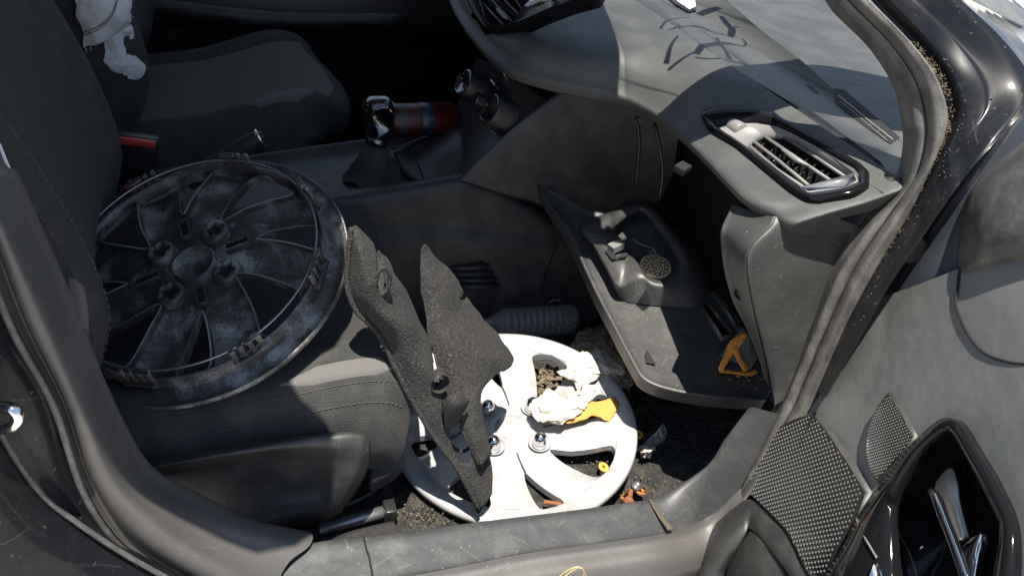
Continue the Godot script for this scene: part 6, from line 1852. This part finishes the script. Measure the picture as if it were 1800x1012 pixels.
func make_loose_things() -> void:
	wheel_cover("wheel_cover", "white multi-spoke wheel cover lying face up on the floor in the sun", Vector3(0.691, 0.353, 0.497), Vector3(-0.121, 1, 0.105), false, deg_to_rad(46), M.white_paint)
	wheel_cover("wheel_cover_001", "blackened wheel cover lying face down on the passenger seat", Vector3(0.221, 0.606, 0.413) + Vector3(0, 0.0, 0), Vector3(-0.405, 1, 0.323), true, deg_to_rad(46), M.dirty_hub)

	# folded felt panel leaning from the seat to the floor
	var felt := thing("felt_panel", "folded black felt trim panel with torn holes, leaning against the passenger seat", "felt panel", Vector3(0.5906, 0.338, 0.66))
	var fa := net([
		[Vector3(0.3913, 0.758, 0.56), Vector3(0.395, 0.7575, 0.555), Vector3(0.3987, 0.7553, 0.55), Vector3(0.4027, 0.7492, 0.545)],
		[Vector3(0.3893, 0.7282, 0.565), Vector3(0.3968, 0.7416, 0.585), Vector3(0.4124, 0.7352, 0.57), Vector3(0.4322, 0.7109, 0.535)],
		[Vector3(0.3901, 0.684, 0.57), Vector3(0.4017, 0.7079, 0.6), Vector3(0.4245, 0.7069, 0.59), Vector3(0.4545, 0.6776, 0.54)],
		[Vector3(0.3986, 0.6532, 0.58), Vector3(0.4156, 0.6753, 0.6), Vector3(0.4469, 0.6675, 0.58), Vector3(0.4789, 0.643, 0.54)],
		[Vector3(0.4139, 0.6353, 0.585), Vector3(0.4359, 0.6488, 0.605), Vector3(0.4667, 0.6357, 0.59), Vector3(0.4995, 0.5982, 0.545)],
		[Vector3(0.4378, 0.596, 0.59), Vector3(0.4617, 0.6043, 0.605), Vector3(0.4894, 0.5903, 0.59), Vector3(0.5207, 0.554, 0.55)],
		[Vector3(0.4564, 0.5651, 0.6), Vector3(0.4841, 0.5654, 0.61), Vector3(0.5112, 0.5544, 0.6), Vector3(0.5438, 0.5187, 0.56)],
		[Vector3(0.4766, 0.5219, 0.61), Vector3(0.5051, 0.5177, 0.615), Vector3(0.5368, 0.5103, 0.605), Vector3(0.5744, 0.4844, 0.57)],
		[Vector3(0.5001, 0.4847, 0.62), Vector3(0.5269, 0.4803, 0.625), Vector3(0.5582, 0.47, 0.615), Vector3(0.5896, 0.4509, 0.59)],
		[Vector3(0.5237, 0.4496, 0.635), Vector3(0.5463, 0.4406, 0.635), Vector3(0.5738, 0.4334, 0.625), Vector3(0.6001, 0.4195, 0.605)],
		[Vector3(0.5486, 0.4096, 0.65), Vector3(0.5632, 0.4014, 0.65), Vector3(0.5844, 0.3933, 0.64), Vector3(0.608, 0.3835, 0.625)],
		[Vector3(0.5793, 0.3454, 0.668), Vector3(0.5845, 0.3514, 0.668), Vector3(0.5943, 0.3551, 0.66), Vector3(0.6047, 0.3591, 0.65)],
	], 110, 44)
	var u := Vector3(0.3, 0.9, 0).normalized()
	var h1: Vector3 = fa[24][31]
	var h2: Vector3 = Vector3(0.5128, 0.5473, 0.6)
	var h3: Vector3 = Vector3(0.5511, 0.4532, 0.612)
	for q in fa:
		for p in q:
			if p.distance_to(Vector3(0.4276, 0.7034, 0.59)) < h1.distance_to(Vector3(0.4276, 0.7034, 0.59)):
				h1 = p
	var st := S()
	sheet_torn(st, crumple(fa, 5, 9.0, 0.006), 0.0026, [[h1, Vector3.RIGHT, 0.0075, Vector3.UP, 0.018], [h2, Vector3.RIGHT, 0.008, Vector3.UP, 0.014], [h3, Vector3(0.93, 0.3, 0).normalized(), 0.016, Vector3(-0.3, 0.93, 0).normalized(), 0.036]])
	put("flap", st, M.felt, felt)
	st = S()
	tube(st, crumple([cr([Vector3(0.3916, 0.7599, 0.562), Vector3(0.3873, 0.7301, 0.568), Vector3(0.3881, 0.6861, 0.573), Vector3(0.3966, 0.6545, 0.583), Vector3(0.4126, 0.6358, 0.588), Vector3(0.4365, 0.5965, 0.593), Vector3(0.4549, 0.5657, 0.603), Vector3(0.4751, 0.5227, 0.613), Vector3(0.4985, 0.4856, 0.623), Vector3(0.522, 0.4505, 0.638), Vector3(0.5472, 0.4096, 0.652), Vector3(0.5776, 0.3467, 0.67)], 70)], 5, 9.0, 0.006)[0], 0.0035, 7)
	put("rolled_edge", st, M.felt, felt)
	for hh in [[h1, 0.0085, 0.019], [h2, 0.009, 0.0155], [h3, 0.0175, 0.038]]:
		var loop := []
		for k in 40:
			var an := TAU * k / 40
			var tilt := 0.35 if hh[1] > 0.01 else 0.0
			var e := Vector3(cos(an) * hh[1], sin(an) * hh[2], 0)
			loop.append(hh[0] + Basis(Vector3(0, 0, 1), tilt) * e + Vector3(rng.randfn(), rng.randfn(), 0) * 0.0005 + Vector3(0, 0, 0.004))
		st = S()
		tube(st, loop, 0.0028, 7, 1.0, true)
		put("hole_edge", st, M.felt, felt)
	# collar of felt round the hole near the top
	st = S()
	var colr := []
	for i in 6:
		var r := []
		for k in 22:
			var an := TAU * k / 22
			r.append(h2 + Vector3(cos(an) * lerpf(0.010, 0.013, i / 5.0), sin(an) * 0.016, 0.006 + 0.002 * i))
		colr.append(r)
	grid(st, colr, true)
	put("felt_collar", st, M.felt, felt)
	# curled tongue by the large hole
	st = S()
	sheet(st, net([[Vector3(0.5145, 0.5241, 0.625), Vector3(0.5206, 0.5438, 0.635), Vector3(0.5367, 0.5419, 0.635), Vector3(0.5572, 0.5165, 0.62)], [Vector3(0.5164, 0.51, 0.63), Vector3(0.5206, 0.5346, 0.645), Vector3(0.5334, 0.533, 0.645), Vector3(0.5518, 0.5092, 0.625)], [Vector3(0.5241, 0.4715, 0.63), Vector3(0.5258, 0.4943, 0.638), Vector3(0.5331, 0.5005, 0.638), Vector3(0.5422, 0.4882, 0.628)], [Vector3(0.528, 0.4638, 0.628), Vector3(0.5285, 0.4688, 0.63), Vector3(0.5299, 0.4707, 0.63), Vector3(0.5313, 0.4708, 0.628)]], 16, 16), 0.004)
	put("curled_tongue", st, M.felt, felt)
	var fb := net([
		[Vector3(0.5138, 0.6751, 0.47), Vector3(0.5181, 0.6766, 0.465), Vector3(0.5232, 0.6707, 0.46), Vector3(0.5297, 0.6609, 0.455)],
		[Vector3(0.5094, 0.6501, 0.485), Vector3(0.523, 0.6501, 0.48), Vector3(0.5417, 0.6437, 0.465), Vector3(0.5627, 0.6226, 0.45)],
		[Vector3(0.5073, 0.6158, 0.505), Vector3(0.5255, 0.6214, 0.505), Vector3(0.5547, 0.6103, 0.485), Vector3(0.5883, 0.5822, 0.455)],
		[Vector3(0.5104, 0.5859, 0.525), Vector3(0.5306, 0.5928, 0.53), Vector3(0.5636, 0.5791, 0.51), Vector3(0.6148, 0.5456, 0.465)],
		[Vector3(0.5169, 0.5555, 0.545), Vector3(0.5413, 0.5621, 0.55), Vector3(0.5824, 0.5495, 0.53), Vector3(0.6483, 0.5048, 0.475)],
		[Vector3(0.5262, 0.5297, 0.565), Vector3(0.5515, 0.5362, 0.57), Vector3(0.5969, 0.5272, 0.55), Vector3(0.6732, 0.4709, 0.485)],
		[Vector3(0.5353, 0.506, 0.585), Vector3(0.5575, 0.5107, 0.59), Vector3(0.5885, 0.5082, 0.575), Vector3(0.6342, 0.4871, 0.53)],
		[Vector3(0.5443, 0.4832, 0.605), Vector3(0.5588, 0.4889, 0.61), Vector3(0.5761, 0.4949, 0.6), Vector3(0.5921, 0.4908, 0.58)],
		[Vector3(0.5558, 0.4537, 0.625), Vector3(0.5653, 0.4602, 0.63), Vector3(0.5791, 0.4608, 0.62), Vector3(0.5926, 0.4584, 0.605)],
		[Vector3(0.5724, 0.4129, 0.645), Vector3(0.5795, 0.4169, 0.648), Vector3(0.5903, 0.4184, 0.64), Vector3(0.6003, 0.4184, 0.63)],
	], 90, 44)
	st = S()
	sheet_torn(st, crumple(fb, 8, 12.0, 0.008), 0.0026, [[Vector3(0.5852, 0.582, 0.54), Vector3(0.9, -0.4, 0).normalized(), 0.010, Vector3(0.4, 0.9, 0).normalized(), 0.0035]])
	put("flap", st, M.felt, felt)

	# crushed clear bottle
	st = S()
	var ba: Vector3 = Vector3(0.715, 0.335, 0.2097)
	var bb: Vector3 = Vector3(0.9279, 0.335, 0.2092)
	var ln := ba.distance_to(bb)
	var prof := [Vector2(0.012, 0.0), Vector2(0.013, 0.018), Vector2(0.028, 0.05)]
	var nr := 9
	for k in nr:
		var y0 := 0.055 + (ln - 0.09) * k / nr
		var w := (ln - 0.09) / nr
		prof.append_array([Vector2(0.0315, y0), Vector2(0.0315, y0 + w * 0.62), Vector2(0.0285, y0 + w * 0.74), Vector2(0.0285, y0 + w * 0.88)])
	prof.append_array([Vector2(0.0320, ln - 0.030), Vector2(0.0315, ln - 0.012), Vector2(0.024, ln - 0.002), Vector2(0.012, ln - 0.008), Vector2(0, ln - 0.012)])
	var bf := axis_frame(bb - ba, ba)
	bf.basis = bf.basis * Basis.from_scale(Vector3(0.86, 1, 1))
	lathe(st, prof, bf, 64)
	single("plastic_bottle", st, M.bottle_plastic, "crushed clear ribbed plastic bottle lying in the footwell", "bottle")
	# stained film and paper scraps on the wheel cover
	st = S()
	sheet(st, crumple(net([[Vector3(0.8696, 0.34, 0.3073), Vector3(0.9106, 0.345, 0.2694), Vector3(0.9634, 0.35, 0.2535), Vector3(0.996, 0.345, 0.2733)], [Vector3(0.8558, 0.36, 0.3595), Vector3(0.8788, 0.39, 0.3706), Vector3(0.9247, 0.39, 0.3588), Vector3(0.9682, 0.36, 0.3454)], [Vector3(0.8578, 0.37, 0.417), Vector3(0.872, 0.4, 0.4323), Vector3(0.9195, 0.38, 0.4131), Vector3(0.9644, 0.345, 0.3917)], [Vector3(0.881, 0.35, 0.4513), Vector3(0.8928, 0.36, 0.4571), Vector3(0.9121, 0.36, 0.4519), Vector3(0.9345, 0.34, 0.447)]], 40, 40), 21, 40.0, 0.016), 0.0006)
	single("plastic_film", st, M.stained_film, "crumpled clear film with brown stains behind the white wheel cover", "plastic film")
	st = S()
	sheet(st, crumple(net([[Vector3(0.7125, 0.3653, 0.4921), Vector3(0.73, 0.3789, 0.4789), Vector3(0.7516, 0.3826, 0.4687), Vector3(0.7708, 0.3769, 0.4676)], [Vector3(0.721, 0.368, 0.5146), Vector3(0.7422, 0.3839, 0.5036), Vector3(0.7683, 0.3879, 0.4949), Vector3(0.7939, 0.3827, 0.4778)], [Vector3(0.7445, 0.3675, 0.5273), Vector3(0.7613, 0.3799, 0.5245), Vector3(0.7948, 0.3879, 0.506), Vector3(0.8395, 0.3877, 0.463)], [Vector3(0.7587, 0.3626, 0.5323), Vector3(0.7725, 0.3704, 0.5321), Vector3(0.8087, 0.3807, 0.514), Vector3(0.8527, 0.383, 0.4652)]], 36, 36), 31, 45.0, 0.012), 0.001)
	single("torn_rag", st, M.white_cloth, "torn cream rag across the spokes of the white wheel cover", "rag")
	st = S()
	sheet(st, crumple(net([[Vector3(0.7937, 0.3821, 0.4251), Vector3(0.8298, 0.3969, 0.4036), Vector3(0.8677, 0.4029, 0.3896), Vector3(0.8973, 0.3971, 0.3822)], [Vector3(0.8005, 0.3828, 0.4456), Vector3(0.8295, 0.3997, 0.4344), Vector3(0.8663, 0.4054, 0.4223), Vector3(0.9041, 0.3968, 0.4128)], [Vector3(0.8201, 0.3794, 0.4624), Vector3(0.8463, 0.389, 0.4593), Vector3(0.8758, 0.3954, 0.4509), Vector3(0.9094, 0.3901, 0.444)]], 30, 36), 37, 45.0, 0.012), 0.001)
	single("torn_rag_001", st, M.white_cloth, "torn pale paper at the rim of the white wheel cover", "paper")
	st = S()
	sheet(st, crumple(net([[Vector3(0.7629, 0.3625, 0.519), Vector3(0.7869, 0.3705, 0.5091), Vector3(0.8164, 0.3751, 0.4986), Vector3(0.8733, 0.3784, 0.4944)], [Vector3(0.769, 0.3626, 0.5243), Vector3(0.7888, 0.3714, 0.5217), Vector3(0.8182, 0.3752, 0.5191), Vector3(0.8725, 0.3765, 0.5113)], [Vector3(0.7815, 0.3619, 0.5268), Vector3(0.7999, 0.3679, 0.5293), Vector3(0.8247, 0.3707, 0.5307), Vector3(0.845, 0.3678, 0.5432)]], 18, 26), 41, 25.0, 0.006), 0.0012)
	single("torn_card", st, M.tan_card, "torn orange brown card piece between the wheel cover spokes", "card")
	# litter under and beside the white wheel cover
	st = S()
	for k in 120:
		var c: Vector3 = [Vector3(0.7947, 0.325, 0.3742), Vector3(0.7963, 0.325, 0.3906), Vector3(0.7666, 0.325, 0.4055), Vector3(0.8134, 0.325, 0.3636)][k % 4]
		var p := c + Vector3(rng.randfn() * 0.012, rng.randf() * 0.012, rng.randfn() * 0.012)
		block(st, Basis(Vector3(rng.randfn(), rng.randfn(), 1).normalized(), rng.randf() * 3.0), p, Vector3(0.004, 0.0008, 0.0025) * rng.randf_range(0.4, 1.6), 0.0003, 1)
	single("dry_leaf_litter", st, M.leaf_dirt, "dry leaf crumbs in an opening of the white wheel cover", "leaf litter").set_meta("kind", "stuff")
	st = S()
	for k in 260:
		var t := k % 5
		var c: Vector3 = [Vector3(0.5337, 0.303, 0.6285), Vector3(0.8132, 0.303, 0.5687), Vector3(0.9657, 0.303, 0.4557), Vector3(0.895, 0.303, 0.6411), Vector3(0.4921, 0.303, 0.6207)][t]
		var sp: float = [0.030, 0.025, 0.030, 0.030, 0.02][t]
		var p := Vector3(c.x + rng.randfn() * sp, 0.306 + rng.randf() * 0.002, c.z + rng.randfn() * sp * 0.6)
		block(st, Basis(Vector3.UP, rng.randf() * 6.0), p, Vector3(1, 0.5, 0.7) * rng.randf_range(0.0004, 0.0016), 0.0002, 1)
	single("floor_crumbs", st, M.leaf_dirt, "tan crumbs and grit scattered over the floor carpet", "grit").set_meta("kind", "stuff")
	for s in [[Vector3(0.7085, 0.315, 0.6479), "rusty_screw", "rusty screw seen through the narrow gap of the white wheel cover", "screw", 0.5], [Vector3(0.8402, 0.318, 0.6556), "rusty_screw_001", "larger rusty screw at the sill beside the white wheel cover", "screw", 2.2]]:
		st = S()
		var p: Vector3 = s[0]
		var d := Vector3(cos(s[4]), 0.12, sin(s[4]))
		var fr := axis_frame(d, p)
		var pr := []
		for k in 14:
			pr.append(Vector2(0.0042 if k % 2 == 0 else 0.0030, -0.012 + k * 0.0022))
		pr.append_array([Vector2(0.009, 0.019), Vector2(0.009, 0.022), Vector2(0.006, 0.026), Vector2(0, 0.026)])
		lathe(st, pr, fr, 14)
		single(s[1], st, M.rust_brown, s[2], s[3])
	for s in [[Vector3(0.8214, 0.315, 0.5914), "yellow_washer", "yellow plastic washer inside the wide opening of the white wheel cover"], [Vector3(0.9167, 0.315, 0.5277), "yellow_washer_001", "yellow plastic washer on the floor at the wheel cover's outer edge"]]:
		st = S()
		lathe(st, [Vector2(0.003, 0.0), Vector2(0.003, 0.004), Vector2(0.0075, 0.0045), Vector2(0.009, 0.003), Vector2(0.009, 0.0), Vector2(0.003, 0.0)], axis_frame(Vector3(0.15, 1, 0.3), s[0]), 22)
		single(s[1], st, M.yellow_plastic, s[2], "washer", "washers")
	for s in [[Vector3(0.8593, 0.318, 0.6541), "orange_chip", "orange plastic chip beside the dark bolt at the sill"], [Vector3(0.8317, 0.316, 0.6618), "orange_chip_001", "orange plastic chip next to the larger rusty screw"]]:
		st = S()
		plate(st, off([Vector3(-0.009, 0, -0.004), Vector3(0.0, 0.004, -0.008), Vector3(0.010, 0.001, -0.003), Vector3(0.006, 0, 0.006), Vector3(-0.006, 0.002, 0.006)], s[0]), Vector3(0, 0.004, 0.001), 0.001)
		single(s[1], st, M.rust_orange, s[2], "chip", "orange chips")
	st = S()
	lathe(st, [Vector2(0.0, 0.012), Vector2(0.0055, 0.011), Vector2(0.0065, 0.006), Vector2(0.0095, 0.005), Vector2(0.0095, 0.0), Vector2(0, 0)], axis_frame(Vector3(0.1, 1, 0.1), Vector3(0.8535, 0.322, 0.6471)), 6)
	single("dark_bolt", st, M.dull_metal, "dark hexagonal bolt among orange chips at the sill", "bolt")
	# clear shard and crumpled wrapper
	st = S()
	sheet(st, crumple(net([[Vector3(0.9104, 0.315, 0.5565), Vector3(0.9225, 0.33, 0.5505), Vector3(0.9422, 0.345, 0.5472), Vector3(0.9574, 0.345, 0.5351)], [Vector3(0.9155, 0.312, 0.5611), Vector3(0.9342, 0.322, 0.5537), Vector3(0.9492, 0.33, 0.5548), Vector3(0.9618, 0.335, 0.545)], [Vector3(0.9233, 0.308, 0.561), Vector3(0.9418, 0.314, 0.5563), Vector3(0.9552, 0.318, 0.5542), Vector3(0.9617, 0.322, 0.5482)]], 16, 20), 51, 30.0, 0.005), 0.001)
	single("clear_shard", st, M.clear_plastic, "jagged clear plastic shard beside the white wheel cover", "shard")
	st = S()
	sheet(st, crumple(net([[Vector3(0.9013, 0.312, 0.5588), Vector3(0.9121, 0.325, 0.5631), Vector3(0.9298, 0.32, 0.5635)], [Vector3(0.8962, 0.315, 0.572), Vector3(0.9014, 0.335, 0.5855), Vector3(0.9284, 0.322, 0.5737)], [Vector3(0.9015, 0.308, 0.5739), Vector3(0.913, 0.315, 0.5776), Vector3(0.9294, 0.31, 0.5696)]], 20, 22), 53, 60.0, 0.010), 0.0008)
	single("crumpled_wrapper", st, M.white_cloth, "small crumpled pale wrapper beside the clear shard", "wrapper")
	st = S()
	sheet(st, crumple(net([[Vector3(0.8777, 0.33, 0.1255), Vector3(0.9018, 0.345, 0.1288), Vector3(0.9353, 0.335, 0.1212)], [Vector3(0.8803, 0.33, 0.1425), Vector3(0.8949, 0.35, 0.1607), Vector3(0.9363, 0.335, 0.1447)]], 16, 22), 57, 60.0, 0.012), 0.0006)
	single("crumpled_bag", st, M.stained_film, "scrap of crumpled bag behind the crushed bottle", "bag scrap")
	st = S()
	plate(st, [Vector3(0.8032, 0.32, 0.089), Vector3(0.8437, 0.32, 0.0969), Vector3(0.8403, 0.32, 0.103), Vector3(0.8017, 0.32, 0.0973)], Vector3(0, 0.0015, 0), 0.0004)
	single("white_strip", st, M.white_label, "thin white plastic strip under the console's footwell grille", "plastic strip")
	# coaster and chain in the lid's hollow
	var n := Vector3(-0.1559, 0.9564, 0.2469)
	var cc: Vector3 = Vector3(0.9569, 0.5638, 0.3809)
	st = S()
	lathe(st, [Vector2(0.0, 0.004), Vector2(0.026, 0.004), Vector2(0.0275, 0.003), Vector2(0.0275, 0.0), Vector2(0.0, 0.0)], axis_frame(n, cc), 48)
	var coin := thing("wooden_disc", "round pale disc with dark ornament in the glovebox lid's hollow", "disc", cc)
	put("disc_body", st, M.cream, coin)
	var fr := axis_frame(n, cc + n * 0.0046)
	for k in 14:
		var an := TAU * k / 14
		st = S()
		var c := fr * (Vector3(cos(an), 0, sin(an)) * (0.0205 if k % 2 == 0 else 0.0185))
		var loop := []
		for q in 14:
			var aq := TAU * q / 14
			loop.append(c + fr.basis * Vector3(cos(aq), 0, sin(aq)) * 0.0038)
		tube(st, loop, 0.0008, 5, 1.0, true)
		put("ornament", st, M.dark_ink, coin)
	for k in 5:
		st = S()
		var pts := []
		for q in 12:
			var t := q / 11.0
			var an := TAU * k / 5 + t * 2.4
			pts.append(fr * (Vector3(cos(an), 0, sin(an)) * (0.003 + 0.011 * t)))
		tube(st, pts, 0.0010, 5)
		put("ornament", st, M.dark_ink, coin)
	st = S()
	var line := cr([Vector3(0.9343, 0.5887, 0.3269), Vector3(0.9406, 0.5858, 0.3341), Vector3(0.9498, 0.5839, 0.3392), Vector3(0.9577, 0.5821, 0.3427), Vector3(0.966, 0.5808, 0.3449), Vector3(0.9658, 0.578, 0.3557), Vector3(0.956, 0.577, 0.3534), Vector3(0.9639, 0.5792, 0.3498), Vector3(0.9697, 0.577, 0.3619), Vector3(0.9637, 0.5751, 0.3659)], 90)
	for k in range(0, 88, 2):
		var loop := []
		var d: Vector3 = (line[k + 2] - line[k]).normalized() if k < 88 else Vector3.RIGHT
		var sd := d.cross(n if k % 4 == 0 else d.cross(n)).normalized()
		for q in 8:
			var an := TAU * q / 8
			loop.append(line[k + 1] + d * cos(an) * 0.0016 + sd * sin(an) * 0.0008)
		tube(st, loop, 0.00035, 4, 1.0, true)
	single("thin_chain", st, M.satin_silver, "thin broken metal chain lying in the glovebox lid's hollow", "chain")
	# red can behind the gear lever
	var ca: Vector3 = Vector3(0.571, 0.6345, -0.07)
	var cb: Vector3 = Vector3(0.7103, 0.6425, -0.07)
	var can := thing("drink_can", "dark red can with a blue band lying behind the gear lever", "can", ca)
	var cf := axis_frame(cb - ca, ca)
	var cl := ca.distance_to(cb)
	st = S()
	lathe(st, [Vector2(0, 0.002), Vector2(0.026, 0.0), Vector2(0.033, 0.008), Vector2(0.033, cl * 0.14)], cf, 32)
	lathe(st, [Vector2(0.033, cl * 0.26), Vector2(0.033, cl - 0.008), Vector2(0.026, cl), Vector2(0, cl - 0.002)], cf, 32)
	put("can_body", st, M.can_red, can)
	st = S()
	lathe(st, [Vector2(0.033, cl * 0.14), Vector2(0.0331, cl * 0.2), Vector2(0.033, cl * 0.26)], cf, 32)
	put("grey_band", st, M.can_grey, can)
	st = S()
	lathe(st, [Vector2(0.033, cl * 0.46), Vector2(0.0335, cl * 0.465), Vector2(0.0335, cl * 0.635), Vector2(0.033, cl * 0.64)], cf, 32)
	put("blue_band", st, M.can_blue, can)
	var tm := TextMesh.new()
	var fnt := SystemFont.new()
	fnt.font_names = PackedStringArray(["Droid Sans"])
	tm.font = fnt
	tm.text = "MAXI"
	tm.font_size = 24
	tm.pixel_size = 0.00042
	tm.depth = 0.001
	var tmi := MeshInstance3D.new()
	tmi.name = "lettering"
	tmi.mesh = tm
	tmi.material_override = M.pale_blue_letter
	can.add_child(tmi, true)
	var face := (Vector3(0, 0.45, 1)).normalized()
	var tx := (cb - ca).normalized()
	face = (face - tx * face.dot(tx)).normalized()
	tmi.transform = Transform3D(Basis(tx, face.cross(tx), face), (cb - ca) * 0.55 + face * 0.0338)

	# card on the dashboard
	var card := thing("white_card", "white card with a dark edge lying on the dashboard near the windscreen", "card", Vector3(1.1438, 0.908, -0.0405))
	st = S(false)
	plate(st, [Vector3(1.1482, 0.912, -0.1118), Vector3(1.2062, 0.912, -0.119), Vector3(1.143, 0.912, 0.0003), Vector3(1.1151, 0.912, 0.0253), Vector3(1.1185, 0.912, -0.0319)], Vector3(0, 0.002, 0), 0.0006)
	put("card_face", st, M.white_label, card)
	st = S(false)
	plate(st, [Vector3(1.1274, 0.908, -0.1209), Vector3(1.1618, 0.908, -0.1301), Vector3(1.1316, 0.908, -0.0493), Vector3(1.1267, 0.908, 0.009), Vector3(1.1471, 0.908, -0.0069), Vector3(1.1379, 0.908, 0.0138), Vector3(1.1107, 0.908, 0.0309), Vector3(1.1084, 0.908, -0.0205)], Vector3(0, 0.003, 0), 0.0006)
	put("card_edge", st, M.dark_plastic, card)

	# torn airbag cloth hanging beside the driver's seat
	var bag := thing("torn_airbag", "torn white airbag cloth hanging between the seats", "airbag", Vector3(0.0972, 0.8175, -0.12))
	st = S()
	sheet(st, crumple(net([
		[Vector3(0.0417, 0.868, -0.12), Vector3(0.0786, 0.876, -0.1), Vector3(0.1117, 0.8775, -0.105), Vector3(0.1413, 0.8738, -0.13)],
		[Vector3(0.0457, 0.8139, -0.12), Vector3(0.0778, 0.8232, -0.095), Vector3(0.1116, 0.8241, -0.1), Vector3(0.1344, 0.8173, -0.13)],
		[Vector3(0.0478, 0.7859, -0.12), Vector3(0.0779, 0.7959, -0.093), Vector3(0.1094, 0.7977, -0.1), Vector3(0.1304, 0.7905, -0.135)],
		[Vector3(0.05, 0.7573, -0.12), Vector3(0.0752, 0.7702, -0.096), Vector3(0.1012, 0.7766, -0.105), Vector3(0.1244, 0.773, -0.14)],
		[Vector3(0.0522, 0.7322, -0.125), Vector3(0.0728, 0.7476, -0.1), Vector3(0.0921, 0.7564, -0.112), Vector3(0.1165, 0.7646, -0.14)],
	], 44, 44), 61, 22.0, 0.008), 0.0012)
	put("upper_cloth", st, M.airbag_cloth, bag)
	st = S()
	sheet(st, crumple(net([
		[Vector3(0.0828, 0.7468, -0.14), Vector3(0.1005, 0.7609, -0.13), Vector3(0.1165, 0.767, -0.145), Vector3(0.127, 0.769, -0.16)],
		[Vector3(0.0778, 0.7157, -0.145), Vector3(0.0972, 0.7252, -0.135), Vector3(0.1154, 0.7333, -0.15), Vector3(0.1315, 0.7455, -0.165)],
		[Vector3(0.077, 0.6903, -0.15), Vector3(0.0967, 0.701, -0.14), Vector3(0.1154, 0.7107, -0.15), Vector3(0.1247, 0.7164, -0.165)],
		[Vector3(0.0889, 0.6804, -0.15), Vector3(0.106, 0.683, -0.145), Vector3(0.1255, 0.6967, -0.15), Vector3(0.1451, 0.6979, -0.155)],
		[Vector3(0.1069, 0.6738, -0.15), Vector3(0.118, 0.6718, -0.148), Vector3(0.1292, 0.6715, -0.15), Vector3(0.1392, 0.6807, -0.155)],
	], 40, 40), 67, 30.0, 0.010), 0.0012)
	put("torn_flap", st, M.airbag_cloth, bag)
	for k in 2:
		st = S()
		var d := Vector3(0.0, -0.005 * k, 0.0)
		stitches(st, cr(off([Vector3(0.0519, 0.7619, -0.112), Vector3(0.0652, 0.7725, -0.096), Vector3(0.0801, 0.7819, -0.09), Vector3(0.0932, 0.7937, -0.088), Vector3(0.1028, 0.8059, -0.09), Vector3(0.1089, 0.8185, -0.093), Vector3(0.1136, 0.8349, -0.095)], d), 40), 40, 0.0008)
		put("seam_stitching", st, M.brown_thread, bag)
	st = S()
	for s in [[Vector3(0.0829, 0.7507, -0.11), Vector3(0.0922, 0.7506, -0.1), Vector3(0.0957, 0.741, -0.1), Vector3(0.0914, 0.7274, -0.11)], [Vector3(0.0852, 0.7237, -0.12), Vector3(0.0926, 0.7215, -0.11), Vector3(0.0975, 0.7257, -0.11)], [Vector3(0.0545, 0.734, -0.12), Vector3(0.0546, 0.7261, -0.12)], [Vector3(0.0627, 0.7398, -0.11), Vector3(0.0629, 0.7329, -0.11)], [Vector3(0.128, 0.7919, -0.13), Vector3(0.133, 0.7883, -0.13)], [Vector3(0.1215, 0.7779, -0.13), Vector3(0.1245, 0.7712, -0.13)]]:
		tube(st, cr(s, 12), 0.0006, 4)
	put("loose_threads", st, M.airbag_cloth, bag).set_meta("kind", "stuff")
	# dry grass caught under the sill
	for s in [[[Vector3(0.6295, 0.3819, 0.83), Vector3(0.6391, 0.4037, 0.835), Vector3(0.6505, 0.4159, 0.84), Vector3(0.6616, 0.4053, 0.84), Vector3(0.6627, 0.3859, 0.84)], "dry_grass_blade", "curled dry grass blade under the middle of the sill, longest of the two"], [[Vector3(0.6341, 0.3893, 0.835), Vector3(0.6461, 0.4104, 0.84), Vector3(0.6533, 0.4191, 0.845), Vector3(0.6688, 0.3914, 0.842)], "dry_grass_blade_001", "shorter dry grass blade looped beside the longest one under the sill"]]:
		st = S()
		tube(st, cr(s[0], 24), [0.0006, 0.0010], 5)
		single(s[1], st, M.straw, s[2], "grass blade", "dry grass blades")
